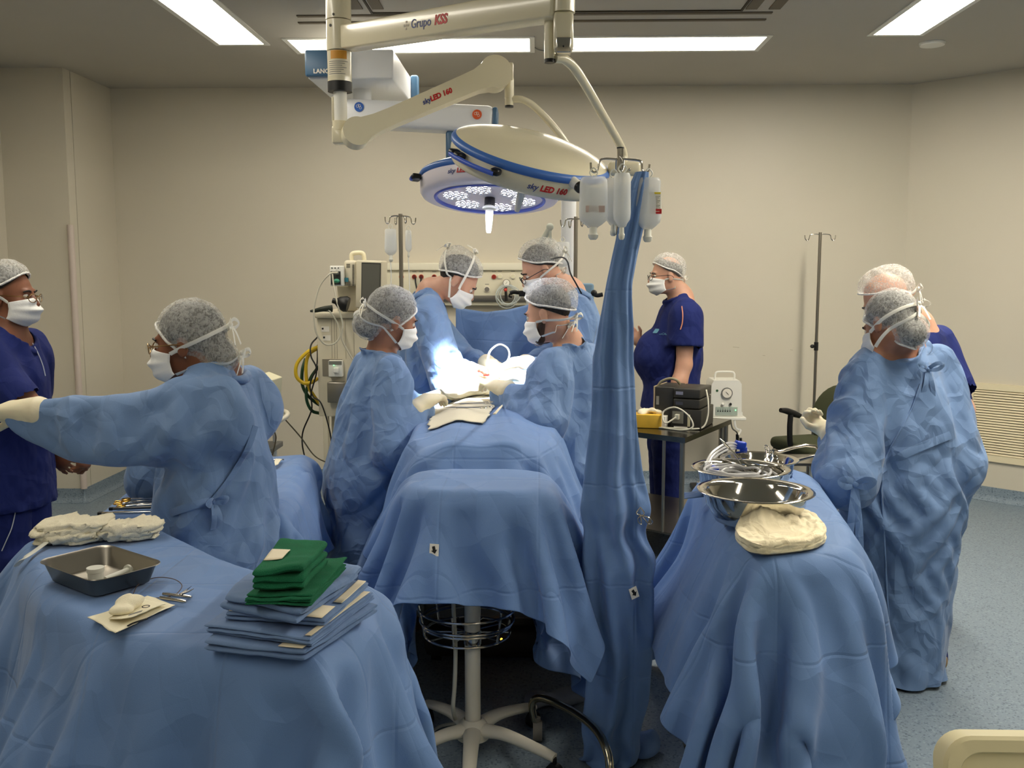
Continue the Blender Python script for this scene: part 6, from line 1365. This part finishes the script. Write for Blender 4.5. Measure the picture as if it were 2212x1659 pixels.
folded('folded_drape', 'rumpled folded blue drape right under the green cloths', 'folded drape', cz(z_ + .08, (478, 1302), (640, 1335), (775, 1238), (590, 1195)), z_ + .062, .03, DB, 2, 14, strip=[(.18, .5, .35, .7)], grp='folded blue drapes', jit=.009, skew=.05)
GR = mat('green_cotton', (20, 108, 72), .95, bump=(60, .15), grain=.25, vary=(30, .1))
folded('folded_towel', 'flatter green cotton towel spread under the thick folded one', 'towel', cz(z_ + .11, (528, 1287), (672, 1290), (748, 1212), (628, 1210)), z_ + .094, .02, GR, 4, 15, jit=.008, skew=.03)
gt = folded('folded_towel', 'thick folded green cotton towel with a cream label on top of the stack', 'towel', cz(z_ + .145, (545, 1248), (655, 1245), (708, 1190), (605, 1188)), z_ + .116, .048, GR, 3, 16, jit=.009, strip=[(.05, .42, .3, .62)])
# instruments
def hemostat(name, label, loc, d, L=.16, m=STEEL, mh=None, ring=.011, loopjaw=False, opening=.12, up=(0, 0, 1), grp=None, zof=0):
    d = Vector(d).normalized(); upv_ = Vector(up); s = d.cross(upv_).normalized(); o = Vector(loc)
    t = thing(name, label, 'instrument', o, grp)
    for sg in (-1, 1):
        mb = MB(); rc = o + s * sg * (ring * 1.2 + L * opening * .25) + upv_ * (.001 * sg)
        mb.tube([rc + d * ring * 1.25 * math.cos(a) + s * ring * math.sin(a) for a in np.linspace(0, 2 * math.pi, 20, endpoint=False)], .0019, 8, closed=True, smooth=False)
        mb.build('finger_ring', mh or m, t)
        mb = MB(); mb.tube([rc + d * ring * 1.2, o + d * L * .35 + s * sg * .005, o + d * L * .66, o + d * L * .7 - s * sg * .002], [.0018, .0022, .003, .0028], 8)
        if loopjaw: mb.tube([o + d * L * .7, o + d * (L * .82) - s * sg * .006, o + d * L * .93 - s * sg * .009, o + d * L - s * sg * .002], [.0024, .0016, .0016, .0014], 8)
        else: mb.tube([o + d * L * .7 - s * sg * .0015, o + d * L * .85 - s * sg * .0025, o + d * L - s * sg * .0006], [.0026, .0022, .001], 8)
        mb.build('shank', m, t)
    MB().cyl(o + d * L * .68 - upv_ * .003, o + d * L * .68 + upv_ * .003, .003, n=12).build('pivot_screw', m, t); return t
# on the instrument table behind the nurse
zi = TZ - .02 + .012
def bar(label, x0, y0, x1, y1, w=.006, h=.006, m=STEEL, tip=BLACKP, cat='instrument', nm='retractor', grp=None):
    a = PZ(x0, y0, zi + .004); b = PZ(x1, y1, zi + .004); d = (b - a); t = thing(nm, label, cat, a, grp); R = Matrix((d.normalized(), Vector((0, 0, 1)).cross(d.normalized()), Vector((0, 0, 1)))).transposed()
    MB().box((a + b) / 2, (d.length, w, h), R, .0015).build('blade', m, t); MB().box(a, (.012, w * 1.3, h * 1.2), R, .001).build('end_piece', tip, t); return t
bar('long dark flat instrument nearest the front edge of the instrument table', 216, 1109, 372, 1105, .012, .008)
bar('second long flat instrument just behind the front one', 240, 1099, 372, 1094, .01, .008, mat('steel_dark', (110, 108, 104), .3, 1.0))
bar('thin steel rod with a black end behind the flat instruments', 282, 1093, 372, 1088, .006, .006)
for i, (x, y, lb_) in enumerate(((262, 1092, 'nearest gold-handled needle holder'), (256, 1086, 'middle gold-handled needle holder'), (272, 1080, 'farthest gold-handled needle holder'))):
    hemostat('needle_holder', lb_ + ' on the instrument table', PZ(x, y, zi + .006 + .004 * i), PZ(372, y - 8, zi) - PZ(x, y, zi), .2, STEEL, GOLD, .011, grp='gold-handled needle holders')
for i in range(7):
    x, y = 300 + i * 1.6 + (i % 2) * 3, 1073 - i * 3.6
    hemostat('haemostat', 'steel clamp in the row behind the gold-handled holders on the instrument table', PZ(x, y, zi + .005), PZ(380, y - 4, zi) - PZ(x, y, zi), .15, STEEL, grp='steel clamps in a row')
cloth_patch('folded_gauze', cz(zi, (328, 1052), (345, 1052), (345, 1040), (330, 1041)), lambda p: zi + .006, GZ, 10, .003, 3, 'white gauze square at the far left edge of the instrument table', 'gauze')
tag(MB().box(PZ(333, 1031, zi + .01), (.03, .03, .015), None, .005).build('bowl_clip', GOLD), 'gold-coloured piece at the far left edge of the instrument table', 'instrument')
cloth_patch('folded_gauze', cz(zi, (590, 1012), (600, 1008), (608, 998), (596, 994)), lambda p: zi + .003, GZ, 10, .003, 3, 'white gauze scrap at the right end of the instrument table', 'gauze')
a = PZ(586, 995, zi + .004); b = PZ(613, 993, zi + .004); tag(MB().tube([a, a.lerp(b, .5) + Vector((0, 0, .003)), b], .006, 10, flat=((0, 0, 1), .5)).build('steel_retractor', STEEL), 'short steel retractor at the right end of the instrument table', 'instrument')
# towel with clamps on the patient drape
_pd = bpy.data.objects['patient_drape'].data; _pb = BVHTree.FromPolygons([v.co[:] for v in _pd.vertices], [p.vertices[:] for p in _pd.polygons])
def surf(p):
    h = _pb.ray_cast(Vector((p.x, p.y, 2)), Vector((0, 0, -1))); return (h[0].z if h[0] is not None else PTOP) + .006
zq = PTOP + .045
tc = [PZ(924, 916, zq), PZ(1048, 918, zq), PZ(1088, 856, zq), PZ(948, 858, zq)]
cloth_patch('instrument_towel', tc, surf, TOWELC, 34, .0025, 6, 'cream cotton towel spread on the patient drape under the clamps', 'towel', .003, jag=.012)
def onp(x, y, dz=.012): h = hit('instrument_towel', x, y)[0] if 924 < x < 1075 and y > 860 else None; p = PZ(x, y, zq) if h is None else h; return Vector((p.x, p.y, surf(p) + dz)) if h is None else h + Vector((0, 0, .007))
_tw = bpy.data.objects['instrument_towel'].data; _tb = BVHTree.FromPolygons([v.co[:] for v in _tw.vertices], [p.vertices[:] for p in _tw.polygons])
def clampat(label, x0, y0, x1, y1, loopj):
    a = onp(x0, y0); b = onp(x1, y1); lift = 0
    for k in range(9):
        q = a.lerp(b, k / 8); h = _tb.ray_cast(Vector((q.x, q.y, 2)), Vector((0, 0, -1))); lift = max(lift, (h[0].z + .0055 - q.z) if h[0] is not None else 0)
    a.z += lift; b.z += lift; hemostat('clamp', label, a, b - a, (b - a).length, STEEL, None, .012, loopj, up=(0, 0, 1), opening=.05)
DS = mat('clamp_steel_dark', (92, 88, 80), .3, 1.0)
clampat('long ring-tipped clamp, farthest of the three on the cream towel', 1064, 869, 958, 871, True)
clampat('long ring-tipped clamp in the middle of the cream towel', 1056, 881, 966, 884, True)
clampat('long plain clamp, nearest of the three on the cream towel', 1050, 893, 958, 893, False)
a = onp(990, 848, .02); hemostat('scissors', 'dark-ringed scissors at the head of the cream towel', a, onp(1045, 851, .02) - a, .13, DS, DS, .011)
tag(MB().tube([onp(1068, 899, .012), onp(1082, 898, .014), onp(1092, 890, .014), onp(1106, 880, .014)], .0055, 10, flat=((0, 0, 1), .35)).build('towel_tape', TOWELC), 'cream fabric tie trailing off the right corner of the towel', 'strap')
# lit surgical site
ctr = Vector(P(1030, 822, 4.5)); V, Q = sdf_mesh([ell(ctr + Vector((dx, dy, dz)), (rx, ry, .05)) for dx, dy, dz, rx, ry in ((-.05, -.05, -.02, .12, .16), (.08, .05, -.02, .12, .14), (-.02, .2, 0, .14, .13), (-.1, .08, .02, .07, .08))], .011)
V = V + noise3(V, 14, 2)[:, None] * .018 + noise3(V, 34, 2)[:, None] * .006; tag(vq('site_gauze', V, Q, GZ, None, ang=180), 'heap of white cloths around the brightly lit surgical site', 'gauze')
V, Q = sdf_mesh([ell(P(1042, 800, 4.42), (.022, .026, .014)), ell(P(1052, 808, 4.4), (.016, .02, .012))], .005); V = V + noise3(V, 70, 2)[:, None] * .005
tag(vq('wound', V, Q, mat('wound_red', (170, 40, 30), .3), None, ang=180), 'small red wound at the lit surgical site', 'wound')
tag(MB().tube([P(1052, 792, 4.6), P(1058, 760, 4.65), P(1078, 744, 4.7), P(1096, 752, 4.7), P(1100, 770, 4.68), P(1090, 790, 4.6)], .005, 8).build('suction_tube', CT), 'clear tube looping up behind the lit surgical site', 'tube')
# stickers on the drapes: white diamond with a black arrow
def sticker(label, px, py, ob, rollr, size=.03, par=None):
    pos, n = hit(ob, px, py); n = (n * .5 + Vector((-.1, -1, .1)) * .5).normalized(); pos = pos + n * .004; t = thing('arrow_sticker', label, 'sticker', pos); rx = Vector((0, 0, 1)).cross(n).normalized(); ry = n.cross(rx); M = M4(pos, Matrix((rx, ry, n)).transposed()) @ Matrix.Rotation(math.radians(rollr), 4, 'Z')
    s = size / 2; MB().prism([(-s, -s * 1.15), (s * .9, -s * 1.3), (s, s * 1.15), (-s * .9, s * 1.3)], .0008, M).build('sticker_card', PAPER, t)
    MB().prism([(x * s, y * s) for x, y in ((-.3, .75), (.3, .75), (.3, -.05), (.65, -.05), (0, -.8), (-.65, -.05), (-.3, -.05))], .0006, M @ M4((0, 0, .0009), (0, 0, math.radians(12)))).build('arrow', BLACKI, t); return t
MAYOST = (938, 1188); POLEST = (1368, 1280)
# basins on the right table
def basin(label, px, py, R_, z0, h=.095):
    c = PZ(px, py, z0 + h); t = (c.x, c.y); pr = [(.0001, .0), (R_ * .55, .0), (R_ * .68, .006), (R_ * .84, h * .6), (R_ * .87, h * .97), (R_ * .99, h), (R_, h + .002), (R_ * .99, h + .004), (R_ * .86, h + .0015), (R_ * .83, h * .9), (R_ * .66, .01), (R_ * .54, .0035), (.0001, .0035)]
    m = MB().lathe(pr, M4((c.x, c.y, z0)), 96); o = m.build('steel_basin', mat('basin_steel', (206, 202, 192), .09, 1.0), ang=60); tag(o, label, 'basin'); return c
zb = TZ + .009
c1 = basin('wide polished steel basin nearest the white wrapped tray', 1632, 1060, .172, zb)
c2 = basin('wide steel basin filled with coiled tubing', 1600, 1012, .162, zb); 
c3 = basin('steel basin farthest back, only its rim showing behind the tubing', 1640, 992, .135, zb)
TB = mat('clear_tubing', (226, 226, 226), .08, alpha=.5); rnd = random.Random(5); pts = []
for k in range(90):
    a = k * .55; r = .085 + .03 * math.sin(k * .37); pts.append(Vector((c2.x + r * math.cos(a) * 1.1, c2.y + r * math.sin(a) * .9, zb + .05 + .045 * k / 90 + rnd.uniform(-.004, .004))))
tag(MB().tube(pts, .0045, 7, k=3).build('coiled_tubing', TB), 'coil of clear tubing heaped in the second steel basin', 'tubing')
BP = mat('blue_clip', (24, 66, 190), .35)
q0 = P(1600, 962, 3.42); q1 = P(1543, 1016, 3.18); t = thing('tube_connector', 'blue connector held up above the basins by its arching tubes', 'connector', q0)
m = MB(); m.box(q0, (.038, .025, .03), (0, .15, .2), .007); m.box(q0 + Vector((.01, 0, -.014)), (.026, .02, .02), None, .005); m.box(q0 + Vector((-.012, 0, .006)), (.02, .028, .02), (0, .5, 0), .004); m.build('connector_body', BP, t)
for k in range(3): MB().tube([P(1600 - 3 * k, 962 + 3 * k, 3.42), P(1572, 957 + 7 * k, 3.38), P(1540 + 2 * k, 976 + 6 * k, 3.28), P(1526 + 4 * k, 1000 + 4 * k, 3.2), P(1522 + 6 * k, 1018 + 2 * k, 3.18)], .0042, 8).build('tube', TB, t)
for k in range(2): MB().tube([P(1606 + 8 * k, 972, 3.42), P(1614 + 8 * k, 985, 3.4), P(1616 + 8 * k, 1005, 3.36), P(1608 + 8 * k, 1020, 3.3)], .004, 8).build('tube', TB, t)
tag(MB().box(q1, (.026, .02, .03), (0, .3, .3), .006).build('tube_clip', BP), 'blue clip on the tubes inside the second basin', 'connector')
hemostat('clamp', 'long steel clamp leaning out of the tubing basin to the upper left', P(1622, 1018, 3.16), P(1561, 954, 3.2) - P(1622, 1018, 3.16), .15, STEEL, None, .01, up=(.2, -1, .3), opening=.04)
hemostat('clamp', 'steel clamp with its ring upright above the tubing basin', P(1661, 973, 3.32), P(1650, 1002, 3.24) - P(1661, 973, 3.32), .09, STEEL, None, .01, up=(.1, -1, .1), opening=.02)
hemostat('clamp', 'steel clamp leaning to the right rim of the tubing basin', P(1680, 994, 3.3), P(1643, 1016, 3.2) - P(1680, 994, 3.3), .13, STEEL, None, .011, up=(-.2, -1, .4), opening=.04)
tag(MB().tube([P(1640, 1016, 3.2), P(1658, 1026, 3.08), P(1662, 1040, 2.98), P(1660, 1065, 2.96), P(1655, 1085, 2.94), P(1672, 1092, 2.92), P(1700, 1088, 2.94)], .0075, 10).build('suction_tube', TB), 'clear tube running from the tubing basin down into the near basin', 'tube')
# wrapped tray
cw = [PZ(*q, zb + .03) for q in ((1582, 1140), (1630, 1180), (1795, 1160), (1752, 1100), (1640, 1100))]; cy = sum(cw, Vector()) / 5
poly = [((p - cy).x, (p - cy).y) for p in cw]; poly = round_poly(poly[::-1] if False else poly, 3, .2)
t = thing('wrapped_tray', 'steel tray wrapped in crumpled cream paper at the near end of the basin table', 'tray', (cy.x, cy.y, zb))
m = MB(); m.prism(poly, .012, M4((cy.x, cy.y, zb))); m.build('tray', BRUSHED, t, fixn=True)
def wf(u, v):
    n = len(poly); k = u * n; i = int(k) % n; fr2 = k - int(k); p = Vector(poly[i]).lerp(Vector(poly[(i + 1) % n]), fr2); s = 1.0 if v < .3 else 1 - (v - .3) / .7; z = .004 + .028 * min(1, v / .3)
    x, y = p.x * s * 1.03, p.y * s * 1.03; h_ = .05 * math.exp(-(((x + .04) / .05) ** 2 + ((y - .005) / .05) ** 2)) + .02 * math.exp(-(((x - .05) / .04) ** 2 + ((y - .01) / .035) ** 2)) if v >= .3 else 0
    nn = float(noise3(np.array([[x, y, v]]), 22, 8)[0]); n3 = float(noise3(np.array([[x * 2, y, v]]), 50, 9)[0]); return Vector((cy.x + x + .003 * nn, cy.y + y + .003 * n3, zb + z + h_ + (.008 * nn + .002 * n3) * min(1, v * 3)))
WP = mat('wrap_paper', (242, 230, 196), .75, grain=.05, cloth=(11, 1.5, 24, .3)); MB().grid(wf, 90, 40, cu=True).build('wrapping', WP, t, ang=180, solid=.0008)
fl_ = [PZ(1597, 1108, zb + .06), PZ(1655, 1112, zb + .07), PZ(1650, 1088, zb + .1), PZ(1596, 1088, zb + .11)]
def flap(pts, seed, wv=.006):
    a, b, c, d = pts; return MB().grid(lambda u, v: (a * (1 - u) + b * u) * (1 - v) + (d * (1 - u) + c * u) * v + Vector((0, 1, 0)) * wv * math.sin(u * 6 + seed) + Vector((0, 0, wv * .6 * math.sin(v * 5 + u * 7 + seed))), 16, 12)
flap([P(1600, 1135, 2.62), P(1660, 1140, 2.62), P(1648, 1092, 2.72), P(1597, 1088, 2.72)], 1).build('paper_flap', WP, t, ang=180, solid=.0008)
flap([P(1655, 1140, 2.6), P(1712, 1150, 2.6), P(1706, 1108, 2.7), P(1672, 1090, 2.74)], 3).build('paper_flap', WP, t, ang=180, solid=.0008)
folded('folded_drape', 'small folded blue cloth at the far right corner of the basin table', 'folded drape', cz(zb + .01, (1695, 1024), (1712, 1026), (1716, 996), (1690, 997)), zb, .02, DB, 2, 21)
flp = MB(); flp.grid(lambda u, v: PZ(1478 + 42 * u, 1078 - 14 * v - 4 * u, zb + .004 + .02 * v * u), 10, 8); tag(flp.build('drape_tab', DRAPE, ang=180, solid=.001), 'small raised blue tab at the left edge of the basin table', 'drape')
# ---------- stands and floor ----------
# the white-columned stand
q = PZ(1022, 1600, .05); cx, cyy = P(1021, 1450, 2.99).x, 2.99; t = thing('mayo_stand', 'stand with a white column and five-star base under the front drape', 'stand', (cx, cyy, 0))
WE = mat('stand_white', (222, 216, 198), .4)
MB().cyl((cx, cyy, .08), (cx, cyy, mz - .08), .026, n=36).build('column', WE, t); MB().box((cx, 3.12, mz - .06), (.32, .2, .03), None, .01).build('tray_support', WE, t)
for k, (ex, ey) in enumerate(((925, 1632), (1172, 1640), (1098, 1562), (950, 1548), (1010, 1720))):
    e = PZ(ex, ey, .06); c = Vector((cx, cyy, .105)); d = (e - c); d.z = 0; dn = d.normalized() * .30; pts = [c + dn * .1, c + dn * .4 + Vector((0, 0, .005)), c + dn * .8 - Vector((0, 0, .015)), c + dn - Vector((0, 0, .03))]
    MB().tube(pts, [.032, .026, .022, .02], 14, flat=((0, 0, 1), .7)).build('base_leg', WE, t); w = c + dn; w.z = 0
    m = MB(); sd_ = Vector((-dn.y, dn.x, 0)).normalized(); m.cyl(w + sd_ * -.012 + Vector((0, 0, .028)), w + sd_ * .012 + Vector((0, 0, .028)), .028, n=22); m.cyl(w + Vector((0, 0, .03)), w + Vector((0, 0, .075)), .008); m.build('caster', BLACKP, t)
MB().lathe([(.03, .14), (.045, .125), (.06, .1), (.055, .075), (.0001, .07)], M4((cx, cyy, 0)), 36).build('base_hub', WE, t)
m = MB(); cb = P(1010, 1365, cyy + .12); zr_ = [P(1010, y, cyy - .08).z for y in (1352, 1380, 1388, 1410)]; rr = .165
m = MB()
for i, z in enumerate(zr_): m.tube([(cb.x + rr * (1 - .04 * i) * math.cos(a), cyy + .1 + rr * (1 - .04 * i) * math.sin(a), z) for a in np.linspace(0, 2 * math.pi, 40, endpoint=False)], .0045, 8, closed=True, smooth=False)
for a in np.linspace(.3, 2 * math.pi + .3, 6, endpoint=False): m.tube([(cb.x + rr * math.cos(a), cyy + .1 + rr * math.sin(a), zr_[0] + .02), (cb.x + rr * .88 * math.cos(a), cyy + .1 + rr * .88 * math.sin(a), zr_[3])], .004, 8, smooth=False)
for a in np.linspace(0, math.pi, 5, endpoint=False): m.tube([(cb.x + rr * .88 * math.cos(a), cyy + .1 + rr * .88 * math.sin(a), zr_[3]), (cb.x - rr * .88 * math.cos(a), cyy + .1 - rr * .88 * math.sin(a), zr_[3])], .003, 6, smooth=False)
m.cyl((cx, cyy, zr_[3]), (cx, cyy, zr_[1]), .029, n=24)
m.build('wire_basket', STEEL, t)
tag(MB().tube([P(976, 1235, 2.98), P(980, 1320, 2.98), P(984, 1400, 2.96), P(982, 1480, 2.94), P(979, 1535, 2.92), PZ(990, 1568, .02), PZ(1004, 1590, .008), PZ(1005, 1650, .008), PZ(1012, 1700, .008)], .007, 10).build('power_cable', mat('cable_grey', (176, 176, 164), .5)), 'pale cable hanging in front of the white column down to the floor', 'cable')
tag(MB().tube([PZ(985, 1562, .008), PZ(950, 1570, .008), PZ(930, 1590, .008), PZ(935, 1640, .008), PZ(960, 1665, .008)], .006, 8).build('power_cable', MATS['cable_grey']), 'pale cable curling on the floor left of the white column', 'cable')
# operating table underneath
t = thing('operating_table', 'operating table hidden under the drapes, its dark base showing below', 'operating table', ((ML + MR) / 2, 4.3, 0)); mx = (ML + MR) / 2; DKB = mat('table_base_dark', (34, 34, 36), .5)
MB().box((mx, 4.4, .82), (.5, 1.9, .1), None, .03).build('table_top', DKB, t); MB().box((mx, 4.5, .42), (.3, .36, .72), None, .03).build('column', DKB, t); MB().box((mx, 4.3, .09), (.5, 1.1, .14), None, .04).build('base', DKB, t)
m = MB(); m.use(GREYP).box((mx + .02, 3.75, .36), (.5, .3, .22), None, .02); m.use(mat('amber_led', (255, 170, 40), .3, emit=((255, 160, 40), 6.0))).ball((P(1083, 1382, 3.59).x, 3.595, P(1083, 1382, 3.59).z), .005, 8); m.build('control_box', None, t)
m = MB(); m.box((P(1245, 1430, 3.7).x, 3.7, .28), (.05, .05, .4), None, .006); m.build('side_post', mat('post_silver', (190, 186, 170), .35, .7), t)
for sx in (-.2, .22):
    for sy in (3.8, 4.8): MB().cyl((mx + sx - .02, sy, .035), (mx + sx + .02, sy, .035), .035, n=20).build('caster', BLACKP, t)
# bent chrome frame with caster
a = PZ(1160, 1600, .0); yf = a.y; t = thing('bent_tube_stand', 'bent chrome tube frame on a grey caster right of the white column', 'stand', (a.x, a.y, 0))
MB().tube([(a.x, yf, .06), P(1152, 1545, yf - .0), P(1150, 1518, yf), P(1165, 1508, yf - .02), P(1200, 1518, yf - .08), P(1250, 1545, yf - .2), P(1290, 1580, yf - .32), P(1312, 1625, yf - .42), P(1318, 1670, yf - .46), P(1318, 1760, yf - .48)], .013, 14).build('frame', mat('frame_chrome', (170, 162, 140), .2, 1.0), t)
m = MB(); m.cyl((a.x - .014, yf, .036), (a.x + .018, yf, .036), .036, n=26); m.cyl((a.x, yf, .04), (a.x, yf, .085), .012); m.build('caster', mat('caster_grey', (120, 116, 108), .5), t)
# table frames below the drapes
def table_frame(label, poly, z, inset, ncast=None):
    xs = [p[0] for p in poly]; ys = [p[1] for p in poly]; c = (sum(xs) / len(xs), sum(ys) / len(ys)); t = thing('instrument_table', label, 'table', (c[0], c[1], 0))
    m = MB(); m.prism([(c[0] + (x - c[0]) * .96, c[1] + (y - c[1]) * .96) for x, y in poly], .03, M4((0, 0, z - .04))); m.build('table_top', BRUSHED, t, fixn=True)
    for x, y in inset:
        tx, ty = c[0] + (x - c[0]) * (.5 if abs(x - c[0]) > .2 and len(poly) != 15 else 1), y; MB().tube([(x, y, .07), (x, y, .2), (tx, ty, .4), (tx, ty, z - .04)], .0125, 12).build('leg', STEEL, t); m = MB(); m.cyl((x - .012, y, .032), (x + .012, y, .032), .032, n=20); m.box((x, y, .06), (.03, .04, .03), None, .008); m.build('caster', mat('caster_grey2', (110, 106, 98), .5), t)
pc_ = PZ(1484, 1600, .02)
table_frame('steel instrument table under the drape with the basins, one caster showing', RT, TZ, [(pc_.x, pc_.y), (.9, 2.75), (.62, 3.55), (.98, 3.55)])
table_frame('curved instrument table under the large drape in front at the left', LT, TZ, [(-1.3, 2.3), (-.45, 2.1), (-.9, 1.98), (-1.0, 2.45)])
table_frame('instrument table under the drape behind the reaching person', IT, TZ - .02, [(IT[0][0] + .08, IT[0][1] + .08), (IT[1][0] - .08, IT[1][1] + .08), (IT[2][0] - .08, IT[2][1] - .08), (IT[3][0] + .1, IT[3][1] - .08)])
# towel clip on the pole drape
c, _n = hit('pole_drape', 1382, 1108); c = c + _n * .006; m = MB()
for s in (-1, 1): m.tube([c + Vector((.0, 0, .02)), c + Vector((-.012 * s, -.004, .0)), c + Vector((.016 * s + .01, -.006, -.012)), c + Vector((.022 * s + .016, -.006, -.026)), c + Vector((.012 * s + .016, -.006, -.034)), c + Vector((.006 * s + .008, -.005, -.018)), c + Vector((-.002, 0, -.002))], .0022, 8)
tag(m.build('towel_clip', STEEL), 'bent wire towel clip gathering the hanging pole drape', 'clip')
# blue cloth on the floor by the pole
V, Q = sdf_mesh([ell(PZ(1392, 1612, .03), (.05, .06, .03)), ell(PZ(1405, 1600, .045), (.03, .03, .03)), ell(PZ(1380, 1600, .03), (.04, .05, .03))], .008); V = V + noise3(V, 22, 5)[:, None] * .014; V[:, 2] = np.maximum(V[:, 2], .004)
tag(vq('crumpled_cloth', V, Q, DRAPE, None, ang=180), 'crumpled end of blue cloth lying on the floor below the pole drape', 'cloth')
V, Q = sdf_mesh([ell(PZ(1190, 1512, .03), (.08, .05, .03)), ell(PZ(1160, 1508, .02), (.05, .06, .02)), ell(PZ(1235, 1505, .03), (.05, .05, .03))], .01); V = V + noise3(V, 20, 7)[:, None] * .016; V[:, 2] = np.maximum(V[:, 2], .004)
tag(vq('crumpled_cloth', V, Q, mat('cloth_grey', (150, 156, 166), .85), None, ang=180), 'crumpled pale cloth on the floor under the operating table', 'cloth')
# corner of a cream cart at the bottom right
kc = P(2130, 1600, 1.05); t = thing('cream_cart', 'rounded corner of a cream plastic tray-back at the bottom right edge', 'cart', (kc.x + .1, 1.05, 0))
L_ = P(2032, 1659, 1.05); Tp = P(2150, 1634, 1.05); w = .55; xL_ = P(2085, 1640, 1.05).x; zT = Tp.z; CRM = mat('cart_cream', (232, 222, 180), .4)
outer = rrect(w / 2, .3, .035, 8); m = MB(); Mk = face_m((xL_ + w / 2, 1.05, zT - .3), (1, 0, 0), (0, math.sin(math.radians(12)), math.cos(math.radians(12))))
loft(m, [(outer, -.03), (outer, .0), (rrect(w / 2 - .004, .296, .033, 8), .004), (rrect(w / 2 - .018, .282, .028, 8), .004), (rrect(w / 2 - .022, .278, .026, 8), -.004)], Mk); m.build('back_shell', CRM, t, ang=40, fixn=False)
m = MB(); m.box(Mk @ Vector((-.08, 0, -.002)), (.004, .5, .01), Mk.to_3x3()); m.build('groove', mat('groove_olive', (150, 140, 104), .6), t)
for sx in (-.2, .2): MB().cyl((xL_ + w / 2 + sx, 1.15, .0), (xL_ + w / 2 + sx, 1.15, zT - .5), .02).build('leg', CRM, t)
for q in ((2075, 1545), (2105, 1570)): pass
sticker('white sticker with a black down arrow on the front drape', 938, 1188, 'mayo_stand_drape', 0); sticker('white sticker with a black arrow low on the hanging pole drape', 1368, 1280, 'pole_drape', 20)
print('ALL %.1f' % (time.time() - T0), flush=True)
# ---------- small things worn by the people ----------
PP = [o for o in bpy.data.objects if o.name.split('.')[0] == 'person' and o.type == 'EMPTY']
def child(o, nm): return [c for c in o.children if c.name.split('.')[0] == nm][0]
def find(word): return [o for o in PP if word in o['label']][0]
def hitp(o, nm, pts, lift):
    c = child(o, nm); out = []
    for x, y in pts:
        p, n = hit(c, x, y); out.append(p + n * lift)
    return out
pb = find('heavy bald'); pl_ = find('left edge, arm lowered')
PIP = mat('piping_orange', (222, 150, 120), .7); PIPW = mat('piping_white', (190, 196, 210), .7)
MB().tube(hitp(pb, 'scrub_top', [(1473, 662), (1475, 680), (1474, 698), (1470, 712)], .003), .0035, 8).build('piping', PIP, pb)
TE = mat('logo_teal', (96, 150, 176), .6)
lp, ln = hit(child(pb, 'scrub_top'), 1418, 716); rx = Vector((0, 0, 1)).cross(ln).normalized(); ry = ln.cross(rx); Mx = M4(lp + ln * .004, Matrix((rx, ry, ln)).transposed())
m = MB(); m.prism(rrect(.018, .02, .005), .001, Mx); m.build('chest_badge', TE, pb); lp2, ln2 = hit(child(pb, 'scrub_top'), 1434, 722); text('ISCAL', .026, M4(lp2 + ln2 * .005, Matrix((rx, ry, ln)).transposed()), TE, pb)
for o, pts in ((pl_, [(58, 722), (76, 752), (90, 785), (97, 812)]),):
    MB().tube(hitp(o, 'scrub_top', pts, .002), .0022, 8).build('piping', PIPW, o)
tr_ = child(pl_, 'trousers'); MB().tube([hit(tr_, x, y)[0] + hit(tr_, x, y)[1] * .002 for x, y in ((36, 1085), (32, 1110), (25, 1140), (15, 1165), (4, 1190))], .0022, 8).build('piping', PIPW, pl_)
ps_ = find('dark strap'); pa, pbq = P(1196, 566, 4.72), P(1222, 600, 4.76)
MB().tube([P(1190, 560, 4.74), P(1214, 556, 4.72), P(1226, 566, 4.72), P(1232, 590, 4.74), P(1244, 612, 4.8), P(1256, 634, 4.84)], .004, 8).build('glasses_strap', BLACKP, ps_)
# ties of the gowns
def bow(o, px, py, size, seed=1, down=.12, nm='gown_tie', wd_=.008):
    p, n = hit(child(o, 'surgical_gown'), px, py); p = p + n * .01; rx = Vector((0, 0, 1)).cross(n).normalized(); rz = Vector((0, 0, 1)); rnd = random.Random(seed); m = MB()
    for s in (-1, 1):
        m.tube([p, p + rx * s * size * .5 + rz * size * .35 + n * .02, p + rx * s * size + rz * size * .25 + n * .025, p + rx * s * size * .6 - rz * size * .1 + n * .02, p], wd_, 10, flat=(rx * .3 + n, .18), k=5)
        m.tube([p, p + rx * s * size * .25 - rz * down * .5 + n * .02, p + rx * s * size * (.2 + .3 * rnd.random()) - rz * down + n * .012], [wd_, wd_ * 1.2, wd_ * 1.4], 10, flat=(n, .15), k=5)
    m.ball(p + n * .004, wd_, 8); m.build(nm, GOWN, o, ang=60)
pr = find('neck bow'); bow(pr, 2000, 800, .05, 2, .12); bow(pr, 1845, 1045, .06, 5, .3, wd_=.012)
pn = find('reaching an arm'); bow(pn, 455, 1080, .035, 4, .08, wd_=.008)
def belt(o, pts, wd_=.02):
    q = hitp(o, 'surgical_gown', pts, .006); ns = [hit(child(o, 'surgical_gown'), x, y)[1] for x, y in pts]; n = sum(ns, Vector()).normalized()
    MB().tube(q, wd_, 10, flat=(n, .12)).build('belt', GOWN, o, ang=60)
belt(pr, [(1848, 1042), (1880, 1030), (1910, 1010), (1950, 985), (2000, 960), (2050, 940)], .016)
belt(pn, [(460, 1078), (490, 1040), (515, 1000), (535, 960), (548, 920)], .014); belt(pn, [(450, 1082), (425, 1090), (395, 1100), (370, 1108)], .012)
def apron_edge(o, pts):
    q = hitp(o, 'surgical_gown', pts, .003); MB().tube(q, .004, 6).build('gown_seam', GOWN, o, ang=60)
apron_edge(pr, [(1988, 830), (1970, 880), (1945, 930), (1915, 985), (1905, 1050), (1910, 1150), (1915, 1250), (1920, 1340)])
